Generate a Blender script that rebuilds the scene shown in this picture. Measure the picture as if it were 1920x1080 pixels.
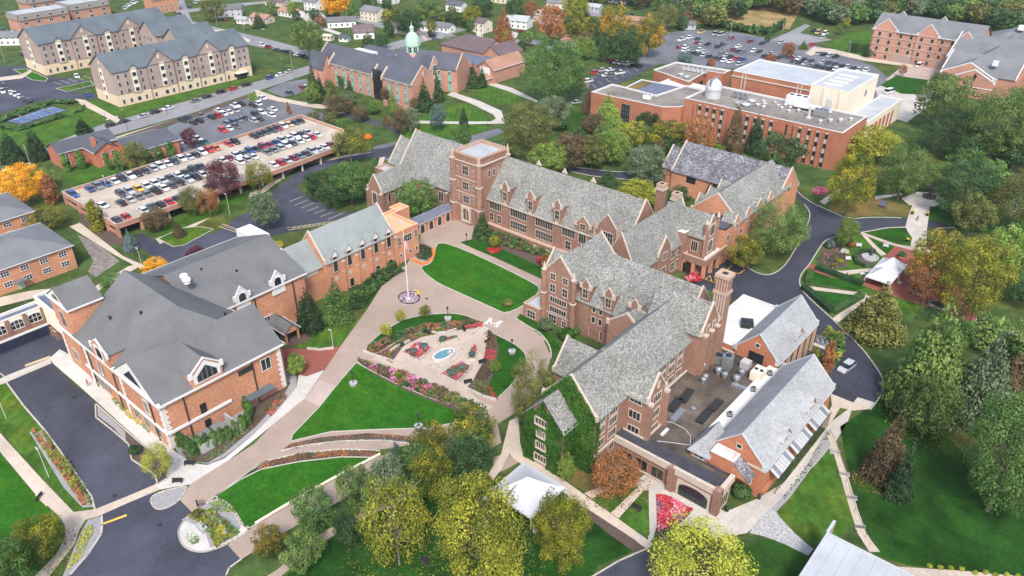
import bpy, math, random
from mathutils import Vector, Matrix
for o in list(bpy.data.objects): bpy.data.objects.remove(o)
SC=bpy.context.scene; COL=SC.collection; R=math.radians
# ---------------- camera
F=1461.65; PITCH=R(30.652); HEAD=R(-40.74); H=100.0
cd=bpy.data.cameras.new('camera'); cam=bpy.data.objects.new('camera',cd); COL.objects.link(cam)
cd.sensor_width=36; cd.lens=36*F/1920; cd.clip_start=1; cd.clip_end=5000
cam.location=(0,0,H); cam.rotation_euler=(R(90)-PITCH,0,-HEAD); SC.camera=cam
# ---------------- world, sun, exposure
SUN_AZ=R(-48); SUN_EL=R(50)      # azimuth measured from +x towards +y
w=bpy.data.worlds.new('World'); SC.world=w; w.use_nodes=True; nt=w.node_tree
bg=nt.nodes['Background']; sky=nt.nodes.new('ShaderNodeTexSky'); sky.sky_type='NISHITA'; sky.sun_disc=False
sky.sun_elevation=SUN_EL; sky.sun_rotation=R(90)-SUN_AZ; sky.air_density=1.0; sky.dust_density=3.0; sky.ozone_density=1.0
nt.links.new(sky.outputs[0],bg.inputs[0]); bg.inputs[1].default_value=0.15
sl=bpy.data.lights.new('sun','SUN'); sl.energy=1.9; sl.angle=R(11); sl.color=(1,.955,.89)
sun=bpy.data.objects.new('sun',sl); COL.objects.link(sun)
d=Vector((math.cos(SUN_AZ)*math.cos(SUN_EL),math.sin(SUN_AZ)*math.cos(SUN_EL),math.sin(SUN_EL)))
sun.rotation_euler=d.to_track_quat('Z','Y').to_euler(); sun.location=(0,0,200)
SC.view_settings.view_transform='Standard'; SC.view_settings.look='None'; SC.view_settings.gamma=1; SC.view_settings.exposure=1.1
SC.render.engine='CYCLES'
# ---------------- pixel <-> ground
_c,_s=math.cos(PITCH),math.sin(PITCH); _ca,_sa=math.cos(HEAD),math.sin(HEAD)
def ray(px,py):
    x=(px-960)/F; y=(540-py)/F
    X,Y,Z=x,_c+y*_s,-_s+y*_c
    return (X*_ca+Y*_sa, -X*_sa+Y*_ca, Z)
def G(px,py,z=0.0):
    r=ray(px,py); t=(z-H)/r[2]; return (r[0]*t,r[1]*t)
def depth(x,y,z):
    X=x*_ca-y*_sa; Y=x*_sa+y*_ca; return Y*_c-(z-H)*_s
def proj(x,y,z):
    X=x*_ca-y*_sa; Y=x*_sa+y*_ca; Z=z-H; wv=Y*_c-Z*_s; yy=Y*_s+Z*_c
    return (960+F*X/wv,540-F*yy/wv)
# ---------------- materials
MT={}
def newmat(n):
    m=bpy.data.materials.new(n); m.use_nodes=True; t=m.node_tree; b=t.nodes['Principled BSDF']
    b.inputs['Roughness'].default_value=.85; b.inputs['Specular IOR Level'].default_value=.25
    return m,t,b
def c4(c): return (c[0],c[1],c[2],1)
def ramp(t,stops,fac):
    r=t.nodes.new('ShaderNodeValToRGB'); e=r.color_ramp.elements
    while len(e)<len(stops): e.new(.5)
    for i,(p,c) in enumerate(stops): e[i].position=p; e[i].color=c4(c)
    t.links.new(fac,r.inputs[0]); return r.outputs[0]
def pos(t,scale=(1,1,1),obj=False):
    if obj:
        g=t.nodes.new('ShaderNodeTexCoord'); o=g.outputs['Object']
    else:
        g=t.nodes.new('ShaderNodeNewGeometry'); o=g.outputs['Position']
    mp=t.nodes.new('ShaderNodeMapping'); mp.inputs['Scale'].default_value=scale; t.links.new(o,mp.inputs[0]); return mp.outputs[0]
def noise(t,vec,scale,detail=4,rough=.6):
    n=t.nodes.new('ShaderNodeTexNoise'); n.inputs['Scale'].default_value=scale; n.inputs['Detail'].default_value=detail; n.inputs['Roughness'].default_value=rough
    t.links.new(vec,n.inputs['Vector']); return n.outputs['Fac']
def mixc(t,f,a,b,mode='MIX'):
    m=t.nodes.new('ShaderNodeMix'); m.data_type='RGBA'; m.blend_type=mode
    for s,v in ((0,f),(6,a),(7,b)):
        if hasattr(v,'default_value') or hasattr(v,'is_linked'): t.links.new(v,m.inputs[s])
        else: m.inputs[s].default_value=v if s==0 else c4(v)
    return m.outputs[2]
def mottle(n,stops,scale,rough=.85,detail=5,big=None,sc=(1,1,1),nr=.65,spec=.25,bump=0,metal=0):
    """noise mottled colour, with an optional large-scale variation"""
    m,t,b=newmat(n); p=pos(t,sc); f=noise(t,p,scale,detail,nr); c=ramp(t,stops,f)
    if big:
        bs,lo,hi=big; g=noise(t,pos(t),bs,3,.5); k=ramp(t,[(.35,(lo,)*3),(.65,(hi,)*3)],g); c=mixc(t,1.0,c,k,'MULTIPLY')
    t.links.new(c,b.inputs['Base Color']); b.inputs['Roughness'].default_value=rough; b.inputs['Specular IOR Level'].default_value=spec; b.inputs['Metallic'].default_value=metal
    if bump:
        bn=t.nodes.new('ShaderNodeBump'); bn.inputs['Strength'].default_value=bump; bn.inputs['Distance'].default_value=.1; t.links.new(f,bn.inputs['Height']); t.links.new(bn.outputs[0],b.inputs['Normal'])
    MT[n]=m; return m
def two(c,lo=.75,hi=1.25,a=.35,b=.65): return [(a,tuple(x*lo for x in c)),(b,tuple(min(1,x*hi) for x in c))]
def plain(n,c,rough=.6,metal=0,v=.1,sc=3): return mottle(n,two(c,1-v,1+v),sc,rough,3,metal=metal)
# ground
def grass(n,c,stripe=None,patch=(.02,.7,1.2),fine=1.2):
    m,t,b=newmat(n); p=pos(t)
    f=noise(t,p,fine,6,.75); col=ramp(t,[(.3,tuple(x*.72 for x in c)),(.52,c),(.72,(c[0]*1.75,c[1]*1.3,c[2]*1.25))],f)
    g=noise(t,p,patch[0]*6,4,.6); k=ramp(t,[(.35,(patch[1],)*3),(.65,(patch[2],)*3)],g); col=mixc(t,1.0,col,k,'MULTIPLY')
    g2=noise(t,p,patch[0]*2.2,5,.6); k2=ramp(t,[(.48,(1,1,1)),(.72,(2.1,1.2,.95))],g2); col=mixc(t,.75,col,k2,'MULTIPLY')
    if stripe:
        ang,per,lo=stripe; w=t.nodes.new('ShaderNodeTexWave'); w.inputs['Scale'].default_value=1; w.inputs['Distortion'].default_value=.6; w.inputs['Detail'].default_value=2
        mp=t.nodes.new('ShaderNodeMapping'); mp.inputs['Rotation'].default_value=(0,0,ang); mp.inputs['Scale'].default_value=(.314/per,)*3; t.links.new(p,mp.inputs[0]); t.links.new(mp.outputs[0],w.inputs['Vector'])
        k3=ramp(t,[(.3,(lo,)*3),(.7,(1.08,)*3)],w.outputs['Fac']); col=mixc(t,1.0,col,k3,'MULTIPLY')
    t.links.new(col,b.inputs['Base Color']); b.inputs['Roughness'].default_value=.95; b.inputs['Specular IOR Level'].default_value=.1
    bn=t.nodes.new('ShaderNodeBump'); bn.inputs['Strength'].default_value=.5; bn.inputs['Distance'].default_value=.15; t.links.new(noise(t,p,4,3,.8),bn.inputs['Height']); t.links.new(bn.outputs[0],b.inputs['Normal'])
    MT[n]=m; return m
grass('grass',(.048,.085,.024),patch=(.03,.62,1.25))
grass('lawn_bright',(.021,.098,.007),patch=(.05,.78,1.15))
grass('lawn_deep',(.015,.069,.007),stripe=(R(50),1.3,.93),patch=(.04,.7,1.2))
grass('lawn_mid',(.042,.105,.014),stripe=(R(-40),2.2,.95),patch=(.04,.7,1.2))
grass('lawn_dark',(.020,.062,.010))
grass('lawn_slope',(.013,.052,.007),patch=(.022,.5,1.35))
grass('lawn_dry',(.12,.105,.035))
mottle('field',[(.3,(.09,.10,.03)),(.5,(.24,.17,.07)),(.7,(.34,.24,.14))],.12,.95,6)
def paving(n,c,scale=1.5,joint=None,var=.12,big=(.08,.86,1.1),rough=.85,jd=.72,jw=.02,jh=None,crack=0):
    m,t,b=newmat(n); p=pos(t); f=noise(t,p,scale,8,.75); col=ramp(t,two(c,1-var,1+var,.3,.7),f)
    g=noise(t,p,big[0],5,.6); col=mixc(t,1.0,col,ramp(t,[(.35,(big[1],)*3),(.65,(big[2],)*3)],g),'MULTIPLY')
    g2=noise(t,pos(t,(1,1,1)),big[0]*6,6,.7); col=mixc(t,1.0,col,ramp(t,[(.3,(.93,)*3),(.7,(1.06,)*3)],g2),'MULTIPLY')
    if joint:
        br=t.nodes.new('ShaderNodeTexBrick'); br.offset=0 if jh is None else .5
        br.inputs['Scale'].default_value=1; br.inputs['Brick Width'].default_value=joint; br.inputs['Row Height'].default_value=jh or joint; br.inputs['Mortar Size'].default_value=jw
        br.inputs['Color1'].default_value=(1,1,1,1); br.inputs['Color2'].default_value=(.93,.93,.93,1); br.inputs['Mortar'].default_value=(jd,jd,jd,1); t.links.new(p,br.inputs['Vector'])
        col=mixc(t,1.0,col,br.outputs['Color'],'MULTIPLY')
    if crack:
        v=t.nodes.new('ShaderNodeTexVoronoi'); v.feature='DISTANCE_TO_EDGE'; v.inputs['Scale'].default_value=crack
        n2=t.nodes.new('ShaderNodeTexNoise'); n2.inputs['Scale'].default_value=.6; t.links.new(p,n2.inputs['Vector'])
        a=t.nodes.new('ShaderNodeVectorMath'); a.operation='MULTIPLY_ADD'; a.inputs[1].default_value=(3,3,3); t.links.new(n2.outputs['Color'],a.inputs[0]); t.links.new(p,a.inputs[2]); t.links.new(a.outputs[0],v.inputs['Vector'])
        col=mixc(t,1.0,col,ramp(t,[(.0,(.72,)*3),(.012,(1,1,1))],v.outputs['Distance']),'MULTIPLY')
    t.links.new(col,b.inputs['Base Color']); b.inputs['Roughness'].default_value=rough
    MT[n]=m; return m
paving('asphalt',(.044,.047,.064),2.5,big=(.07,.74,1.4),crack=.09)
paving('asphalt_new',(.034,.036,.050),2.5,big=(.06,.76,1.35),rough=.8,crack=.05)
paving('asphalt_old',(.115,.118,.132),2.0,big=(.06,.78,1.25),crack=.07)
paving('street',(.21,.21,.215),1.5,joint=4.5,jd=.85,jw=.06,big=(.04,.88,1.1),crack=.06)
paving('concrete',(.42,.39,.35),1.5,joint=1.8,jd=.75,jw=.04)
paving('concrete_white',(.47,.45,.42),1.5,joint=2.0,jd=.82,jw=.03)
paving('concrete_tan',(.44,.37,.30),1.5,joint=2.2,jd=.82,jw=.04)
paving('plaza',(.39,.32,.26),1.2,joint=3.2,jd=.8,jw=.035)
paving('pavers',(.305,.238,.195),6,joint=.42,jh=.21,jw=.02,jd=.86,var=.1,big=(.10,.90,1.08))
paving('pavers_pink',(.40,.315,.285),6,joint=.42,jh=.21,jw=.02,jd=.86,var=.08)
paving('red_brick_paving',(.235,.075,.055),5,joint=.45,jh=.22,jw=.02,jd=.85,var=.15)
paving('deck_concrete',(.40,.345,.285),.6,joint=8,jd=.85,jw=.08,var=.08,big=(.12,.82,1.1))
mottle('mulch',[(.3,(.045,.032,.028)),(.6,(.10,.072,.06)),(.8,(.16,.12,.10))],3.5,.95,6)
mottle('gravel',[(.35,(.12,.115,.12)),(.5,(.24,.235,.24)),(.65,(.38,.37,.37))],3.0,.9,8,nr=.9)
mottle('rock_white',[(.38,(.14,.14,.145)),(.5,(.31,.31,.31)),(.62,(.50,.49,.48))],2.2,.9,8,nr=.9)
mottle('bare_soil',[(.3,(.10,.085,.075)),(.55,(.19,.165,.15)),(.75,(.30,.27,.25))],.7,.95,7)
plain('kerb',(.38,.35,.31),.8); plain('paint_white',(.50,.49,.47),.7); plain('paint_yellow',(.55,.36,.05),.7); plain('paint_tan',(.45,.36,.22),.7)
# building skins
def brick(n,ca,cb,cc,s=2.2,scz=2.5,big=(.10,.85,1.12)):
    m,t,b=newmat(n); p=pos(t,(1,1,scz)); f=noise(t,p,s,6,.85); col=ramp(t,[(.36,ca),(.5,cb),(.64,cc)],f)
    g=noise(t,pos(t),big[0],4,.6); col=mixc(t,1.0,col,ramp(t,[(.35,(big[1],)*3),(.65,(big[2],)*3)],g),'MULTIPLY')
    sx=t.nodes.new('ShaderNodeSeparateXYZ'); t.links.new(pos(t),sx.inputs[0]); ad=t.nodes.new('ShaderNodeMath'); ad.operation='ADD'; t.links.new(sx.outputs[0],ad.inputs[0]); t.links.new(sx.outputs[1],ad.inputs[1])
    cx=t.nodes.new('ShaderNodeCombineXYZ'); t.links.new(ad.outputs[0],cx.inputs[0]); t.links.new(sx.outputs[2],cx.inputs[1])
    br=t.nodes.new('ShaderNodeTexBrick'); br.inputs['Scale'].default_value=1; br.inputs['Brick Width'].default_value=.45; br.inputs['Row Height'].default_value=.16; br.inputs['Mortar Size'].default_value=.012
    br.inputs['Color1'].default_value=(1.06,1.06,1.06,1); br.inputs['Color2'].default_value=(.86,.84,.83,1); br.inputs['Mortar'].default_value=(1,1.02,1.04,1); t.links.new(cx.outputs[0],br.inputs['Vector'])
    col=mixc(t,1.0,col,br.outputs['Color'],'MULTIPLY'); t.links.new(col,b.inputs['Base Color']); b.inputs['Roughness'].default_value=.9; MT[n]=m
brick('brick_orange',(.30,.13,.07),(.44,.205,.12),(.54,.30,.195))
brick('brick_science',(.23,.085,.05),(.33,.13,.075),(.41,.185,.115))
brick('brick_campus',(.15,.082,.06),(.245,.138,.10),(.325,.20,.15))
brick('brick_dark',(.13,.065,.05),(.21,.10,.075),(.29,.15,.11))
brick('brick_red',(.26,.085,.05),(.40,.14,.085),(.50,.21,.13))
brick('brick_soft',(.30,.15,.105),(.40,.21,.15),(.47,.27,.20))
brick('brick_taupe',(.26,.20,.175),(.33,.255,.225),(.38,.30,.265))
brick('brick_cafe',(.27,.09,.05),(.38,.145,.08),(.46,.21,.125))
plain('stucco_sand',(.55,.44,.31),.9,v=.06); plain('stucco_cream',(.62,.56,.45),.9,v=.05); plain('orange_roof',(.62,.33,.20),.9,v=.05)
plain('limestone',(.42,.355,.30),.85,v=.12); plain('limestone_pink',(.38,.27,.205),.85,v=.12); plain('white_trim',(.55,.55,.54),.6,v=.04); plain('cream_siding',(.55,.50,.40),.8,v=.05)
plain('siding_white',(.62,.62,.60),.7,v=.05); plain('siding_tan',(.45,.38,.30),.8,v=.05); plain('siding_yellow',(.55,.48,.30),.8,v=.05); plain('siding_grey',(.35,.37,.40),.8,v=.05)
plain('metal_dark',(.025,.027,.03),.45); plain('metal_grey',(.30,.32,.34),.4,.6); plain('metal_light',(.52,.53,.53),.45,.4); plain('copper_green',(.32,.45,.38),.7,v=.08); plain('teal_panel',(.17,.36,.30),.6)
plain('wood_brown',(.10,.06,.04),.7); plain('wood_grey',(.22,.20,.18),.8); plain('bark',(.11,.085,.065),.95,v=.3); plain('bark_pale',(.17,.15,.13),.95,v=.3)
plain('rubber',(.02,.02,.02),.8); plain('cloth_white',(.46,.47,.49),.7,v=.02); plain('statue_dark',(.05,.045,.04),.6); plain('granite',(.30,.31,.31),.8,v=.25,sc=5)
m,t,b=newmat('glass_dark'); b.inputs['Base Color'].default_value=(.018,.022,.026,1); b.inputs['Roughness'].default_value=.12; b.inputs['Specular IOR Level'].default_value=.6; MT['glass_dark']=m
m,t,b=newmat('glass_blue'); b.inputs['Base Color'].default_value=(.06,.09,.12,1); b.inputs['Roughness'].default_value=.08; b.inputs['Specular IOR Level'].default_value=.8; MT['glass_blue']=m
m,t,b=newmat('water'); b.inputs['Base Color'].default_value=(.10,.20,.26,1); b.inputs['Roughness'].default_value=.06; b.inputs['Specular IOR Level'].default_value=.5; MT['water']=m
bn=t.nodes.new('ShaderNodeBump'); bn.inputs['Strength'].default_value=.3; t.links.new(noise(t,pos(t),5,3,.6),bn.inputs['Height']); t.links.new(bn.outputs[0],b.inputs['Normal'])
# roofs
def slate(n,stops,s=2.6,sc=(1,1,1.6),big=(.14,.86,1.12),jit=1):
    m,t,b=newmat(n); p=pos(t,sc); v=t.nodes.new('ShaderNodeTexVoronoi'); v.inputs['Scale'].default_value=s; v.inputs['Randomness'].default_value=1; t.links.new(p,v.inputs['Vector'])
    sp=t.nodes.new('ShaderNodeSeparateColor'); t.links.new(v.outputs['Color'],sp.inputs[0]); f=noise(t,p,s*1.7,5,.8)
    a=t.nodes.new('ShaderNodeMath'); a.operation='MULTIPLY_ADD'; a.inputs[1].default_value=.45; t.links.new(sp.outputs[0],a.inputs[0])
    a2=t.nodes.new('ShaderNodeMath'); a2.operation='MULTIPLY'; a2.inputs[1].default_value=.62; t.links.new(f,a2.inputs[0]); t.links.new(a2.outputs[0],a.inputs[2])
    col=ramp(t,stops,a.outputs[0]); g=noise(t,pos(t),big[0],5,.65); col=mixc(t,1.0,col,ramp(t,[(.35,(big[1],)*3),(.65,(big[2],)*3)],g),'MULTIPLY')
    t.links.new(col,b.inputs['Base Color']); b.inputs['Roughness'].default_value=.75
    bn=t.nodes.new('ShaderNodeBump'); bn.inputs['Strength'].default_value=.35; bn.inputs['Distance'].default_value=.08; t.links.new(a.outputs[0],bn.inputs['Height']); t.links.new(bn.outputs[0],b.inputs['Normal']); MT[n]=m
slate('slate',[(.22,(.075,.075,.072)),(.42,(.133,.134,.125)),(.58,(.19,.192,.178)),(.80,(.285,.288,.27))],s=3.4)
slate('slate_dark',[(.25,(.06,.06,.07)),(.5,(.105,.105,.12)),(.66,(.165,.165,.18)),(.9,(.33,.33,.33))],s=2.2,big=(.3,.7,1.3))
slate('slate_pale',[(.22,(.17,.178,.185)),(.4,(.24,.25,.256)),(.8,(.305,.313,.32))],s=2.6)
def shingle(n,c,var=.2):
    m,t,b=newmat(n); p=pos(t,(1,1,2)); f=noise(t,p,3.5,7,.85); col=ramp(t,two(c,1-var,1+var,.32,.68),f)
    g=noise(t,pos(t),.12,5,.6); col=mixc(t,1.0,col,ramp(t,[(.35,(.84,)*3),(.65,(1.1,)*3)],g),'MULTIPLY')
    sx=t.nodes.new('ShaderNodeSeparateXYZ'); t.links.new(pos(t),sx.inputs[0]); w=t.nodes.new('ShaderNodeMath'); w.operation='FRACT'; m2=t.nodes.new('ShaderNodeMath'); m2.operation='MULTIPLY'; m2.inputs[1].default_value=3.2; t.links.new(sx.outputs[2],m2.inputs[0]); t.links.new(m2.outputs[0],w.inputs[0])
    col=mixc(t,1.0,col,ramp(t,[(0,(.88,)*3),(.25,(1,1,1))],w.outputs[0]),'MULTIPLY')
    t.links.new(col,b.inputs['Base Color']); b.inputs['Roughness'].default_value=.85; MT[n]=m
shingle('shingle_grey',(.120,.122,.125)); shingle('shingle_green',(.215,.24,.238)); shingle('shingle_blue',(.092,.112,.128)); shingle('shingle_slate',(.075,.08,.10)); shingle('shingle_brown',(.115,.085,.09)); shingle('shingle_light',(.33,.35,.36)); shingle('shingle_rust',(.30,.17,.12)); shingle('shingle_dark',(.075,.08,.095)); shingle('shingle_mid',(.145,.15,.158))
mottle('roof_gravel',[(.3,(.13,.115,.10)),(.6,(.21,.19,.17)),(.8,(.28,.25,.22))],.5,.9,8,big=(.06,.75,1.2))
mottle('roof_tar',[(.25,(.035,.028,.024)),(.5,(.085,.068,.055)),(.75,(.15,.12,.10))],.25,.8,7,big=(.08,.7,1.3))
mottle('roof_black',[(.3,(.03,.032,.04)),(.7,(.055,.058,.07))],.6,.7,5)
mottle('roof_white',[(.25,(.42,.39,.35)),(.45,(.49,.48,.465)),(.7,(.56,.56,.55))],.22,.6,7)
mottle('roof_membrane',[(.3,(.28,.30,.32)),(.7,(.38,.40,.42))],.15,.6,5)
mottle('roof_navy',[(.3,(.09,.10,.14)),(.7,(.13,.145,.19))],.5,.7,5)
# foliage: leaf clumps carry a per-face 'tone'
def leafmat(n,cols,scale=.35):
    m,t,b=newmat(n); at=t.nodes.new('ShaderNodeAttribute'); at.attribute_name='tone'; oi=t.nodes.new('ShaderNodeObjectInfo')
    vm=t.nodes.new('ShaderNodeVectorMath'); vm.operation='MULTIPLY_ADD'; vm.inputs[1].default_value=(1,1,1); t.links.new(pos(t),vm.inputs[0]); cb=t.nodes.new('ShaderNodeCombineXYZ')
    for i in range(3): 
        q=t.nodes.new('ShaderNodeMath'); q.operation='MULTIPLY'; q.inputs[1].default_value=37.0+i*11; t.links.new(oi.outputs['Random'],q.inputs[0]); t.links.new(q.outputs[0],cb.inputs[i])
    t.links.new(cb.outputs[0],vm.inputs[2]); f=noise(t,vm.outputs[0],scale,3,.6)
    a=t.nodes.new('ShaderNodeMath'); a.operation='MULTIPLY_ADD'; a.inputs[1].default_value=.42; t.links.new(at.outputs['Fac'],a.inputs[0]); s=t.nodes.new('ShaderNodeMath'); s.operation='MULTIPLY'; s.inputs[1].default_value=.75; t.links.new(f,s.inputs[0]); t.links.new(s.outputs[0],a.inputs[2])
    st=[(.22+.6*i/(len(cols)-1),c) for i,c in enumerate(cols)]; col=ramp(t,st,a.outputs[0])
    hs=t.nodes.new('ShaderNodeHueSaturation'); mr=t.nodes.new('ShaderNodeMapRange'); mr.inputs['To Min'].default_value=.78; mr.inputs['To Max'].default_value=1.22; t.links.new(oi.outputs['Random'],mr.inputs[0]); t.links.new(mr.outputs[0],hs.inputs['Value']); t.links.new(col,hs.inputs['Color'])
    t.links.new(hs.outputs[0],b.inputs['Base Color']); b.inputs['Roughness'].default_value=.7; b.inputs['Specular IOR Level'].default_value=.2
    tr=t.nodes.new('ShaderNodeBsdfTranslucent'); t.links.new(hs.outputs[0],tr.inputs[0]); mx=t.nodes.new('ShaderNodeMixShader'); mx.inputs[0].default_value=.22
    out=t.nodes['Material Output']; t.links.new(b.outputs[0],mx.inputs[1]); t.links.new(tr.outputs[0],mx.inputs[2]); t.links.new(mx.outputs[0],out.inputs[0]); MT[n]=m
leafmat('leaf_green',[(0.021,0.056,0.016),(0.064,0.140,0.034),(0.152,0.253,0.064)])
leafmat('leaf_dark',[(0.014,0.037,0.016),(0.037,0.082,0.028),(0.084,0.154,0.051)])
leafmat('leaf_mid',[(0.027,0.059,0.018),(0.089,0.154,0.039),(0.199,0.267,0.070)])
leafmat('leaf_light',[(0.062,0.115,0.021),(0.150,0.230,0.042),(0.237,0.322,0.074)])
leafmat('leaf_sage',[(0.056,0.084,0.045),(0.113,0.161,0.083),(0.183,0.231,0.128)])
leafmat('leaf_lime',[(.07,.10,.012),(.24,.27,.03),(.44,.42,.07)],scale=.30)
leafmat('leaf_gold',[(0.037,0.052,0.010),(0.121,0.138,0.020),(0.326,0.310,0.035)],scale=.30)
leafmat('leaf_amber',[(.30,.12,.01),(.62,.28,.015),(.80,.42,.03)])
leafmat('leaf_rust',[(.12,.06,.03),(.26,.11,.045),(.42,.19,.07)])
leafmat('leaf_olive',[(0.031,0.045,0.016),(0.101,0.120,0.034),(0.210,0.210,0.058)])
leafmat('leaf_turning',[(.02,.055,.015),(.07,.115,.025),(.22,.19,.03),(.46,.21,.03)],scale=.16)
leafmat('leaf_goldtop',[(.016,.04,.012),(.045,.085,.018),(.15,.17,.025),(.46,.38,.03)],scale=.22)
leafmat('leaf_purple',[(.035,.012,.018),(.10,.03,.045),(.18,.055,.075)])
leafmat('leaf_brown',[(0.037,0.032,0.017),(0.104,0.079,0.043),(0.183,0.128,0.067)])
leafmat('leaf_ivy',[(0.010,0.040,0.006),(0.028,0.092,0.011),(0.072,0.168,0.024)],scale=.3)
leafmat('leaf_blue',[(.04,.07,.065),(.08,.13,.115),(.14,.20,.18)])
leafmat('needle_green',[(0.010,0.027,0.013),(0.027,0.059,0.024),(0.061,0.104,0.043)])
leafmat('needle_gold',[(0.036,0.057,0.015),(0.144,0.161,0.040),(0.288,0.276,0.080)])
leafmat('needle_blue',[(.05,.08,.085),(.10,.15,.15),(.17,.23,.22)])
leafmat('flower_red',[(.05,.05,.02),(.45,.03,.035),(.62,.12,.12)],scale=2.5)
leafmat('flower_mix',[(.30,.02,.10),(.62,.03,.06),(.75,.45,.55)],scale=3)
leafmat('flower_pink',[(.05,.06,.02),(.34,.09,.16),(.62,.34,.45)],scale=1.5)
leafmat('flower_orange',[(.30,.07,.01),(.75,.19,.02),(.85,.30,.05)],scale=2)
leafmat('flower_yellow',[(.10,.13,.02),(.55,.40,.04),(.75,.60,.10)],scale=2)
leafmat('flower_lilac',[(.16,.14,.12),(.50,.36,.50),(.70,.60,.68)],scale=3)
leafmat('flower_white',[(.05,.10,.03),(.35,.38,.28),(.72,.72,.66)],scale=3)
leafmat('shrub_mixed',[(.05,.07,.02),(.16,.10,.04),(.34,.12,.10)],scale=1)
# ---------------- object helpers
def tag(o,label=None,cat=None,group=None,kind=None):
    if label: o['label']=label
    if cat: o['category']=cat
    if group: o['group']=group
    if kind: o['kind']=kind
    return o
PEND=[]   # things whose labels get an ordinal when several would read the same
def thing(name,label,cat,x,y,z=0,group=None,rz=0):
    o=bpy.data.objects.new(name,None); COL.objects.link(o); o.location=(x,y,z); o.rotation_euler=(0,0,rz); o.empty_display_size=.5
    return tag(o,label,cat,group)
class MB:
    def __init__(s): s.v=[]; s.f=[]; s.m=[]; s.mats=[]
    def mi(s,m):
        if m not in s.mats: s.mats.append(m)
        return s.mats.index(m)
    def poly(s,pts,m):
        b=len(s.v); s.v+= [tuple(p) for p in pts]; s.f.append(tuple(range(b,b+len(pts)))); s.m.append(s.mi(m))
    def prism(s,pts,dz,m,ms=None,bottom=True):
        """top polygon pts (ccw from above) extruded down by dz"""
        ms=ms or m; n=len(pts); q=[(p[0],p[1],p[2]-dz) for p in pts]
        s.poly(pts,m)
        for i in range(n):
            j=(i+1)%n; s.poly([q[i],q[j],pts[j],pts[i]],ms)
        if bottom: s.poly(q[::-1],ms)
    def box(s,x0,x1,y0,y1,z0,z1,m,T=None):
        p=[(x0,y0,z1),(x1,y0,z1),(x1,y1,z1),(x0,y1,z1)]
        if T: p=[T(a) for a in p]
        s.prism(p,z1-z0,m)
    def beam(s,a,b,w,h,m):
        a=Vector(a); b=Vector(b); d=b-a
        if d.length<1e-6: return
        dn=d.normalized(); sd=dn.cross(Vector((0,0,1)))
        if sd.length<1e-3: sd=Vector((1,0,0))
        sd.normalize(); up=sd.cross(dn); P=[]
        for q in (a,b):
            for sx,sz in ((-1,-1),(1,-1),(1,1),(-1,1)): P.append(q+sd*sx*w/2+up*sz*h/2)
        for f in ((0,1,2,3),(7,6,5,4),(0,4,5,1),(1,5,6,2),(2,6,7,3),(3,7,4,0)): s.poly([P[i] for i in f],m)
    def cyl(s,c,r0,r1,h,m,n=12,cap=True):
        x,y,z=c; A=[(x+r0*math.cos(2*math.pi*i/n),y+r0*math.sin(2*math.pi*i/n),z) for i in range(n)]; B=[(x+r1*math.cos(2*math.pi*i/n),y+r1*math.sin(2*math.pi*i/n),z+h) for i in range(n)]
        for i in range(n):
            j=(i+1)%n; s.poly([A[i],A[j],B[j],B[i]],m)
        if cap: s.poly(B,m); s.poly(A[::-1],m)
    def tube(s,a,b,r0,r1,m,n=6):
        a=Vector(a); b=Vector(b); d=(b-a).normalized(); u=d.cross(Vector((0,0,1)))
        if u.length<1e-3: u=Vector((1,0,0))
        u.normalize(); v=d.cross(u); A=[];B=[]
        for i in range(n):
            k=2*math.pi*i/n; o=u*math.cos(k)+v*math.sin(k); A.append(a+o*r0); B.append(b+o*r1)
        for i in range(n):
            j=(i+1)%n; s.poly([A[j],A[i],B[i],B[j]],m)
        s.poly(B[::-1],m)
    def lathe(s,c,prof,m,n=16,sx=1,sy=1):
        x,y,z=c; rings=[[(x+sx*r*math.cos(2*math.pi*i/n),y+sy*r*math.sin(2*math.pi*i/n),z+h) for i in range(n)] for r,h in prof]
        for k in range(len(rings)-1):
            for i in range(n):
                j=(i+1)%n; s.poly([rings[k][i],rings[k][j],rings[k+1][j],rings[k+1][i]],m)
        s.poly(rings[-1],m)
    def mesh(s,name,off=(0,0,0),smooth=False):
        me=bpy.data.meshes.new(name); ox,oy,oz=off
        me.from_pydata([(a-ox,b-oy,c-oz) for a,b,c in s.v],[],s.f)
        for k in s.mats: me.materials.append(MT[k])
        me.polygons.foreach_set('material_index',s.m)
        if smooth: me.polygons.foreach_set('use_smooth',[True]*len(s.f))
        me.update(); return me
    def build(s,name,parent=None,loc=None,smooth=False,**k):
        if not s.f: return None
        off=loc or (tuple(parent.location) if parent else (0,0,0))
        o=bpy.data.objects.new(name,s.mesh(name,off,smooth)); COL.objects.link(o)
        if parent: o.parent=parent
        else: o.location=off
        return tag(o,**k)
def link(o,parent=None,loc=None,rz=None,sc=None):
    COL.objects.link(o)
    if parent: o.parent=parent
    if loc is not None: o.location=loc
    if rz is not None: o.rotation_euler=(0,0,rz)
    if sc is not None: o.scale=sc
    return o
def clone_tree(o,parent=None):
    c=o.copy(); COL.objects.link(c); c.parent=parent
    for ch in o.children: clone_tree(ch,c)
    return c
def smooth_poly(pts,n=1,closed=True):
    for _ in range(n):
        q=[]
        L=len(pts); rng=range(L) if closed else range(L-1)
        if not closed: q.append(pts[0])
        for i in rng:
            a=pts[i]; b=pts[(i+1)%L]; q+= [(a[0]*.75+b[0]*.25,a[1]*.75+b[1]*.25),(a[0]*.25+b[0]*.75,a[1]*.25+b[1]*.75)]
        if not closed: q.append(pts[-1])
        pts=q
    return pts
from mathutils.geometry import tessellate_polygon
SHZ=[0]
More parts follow.
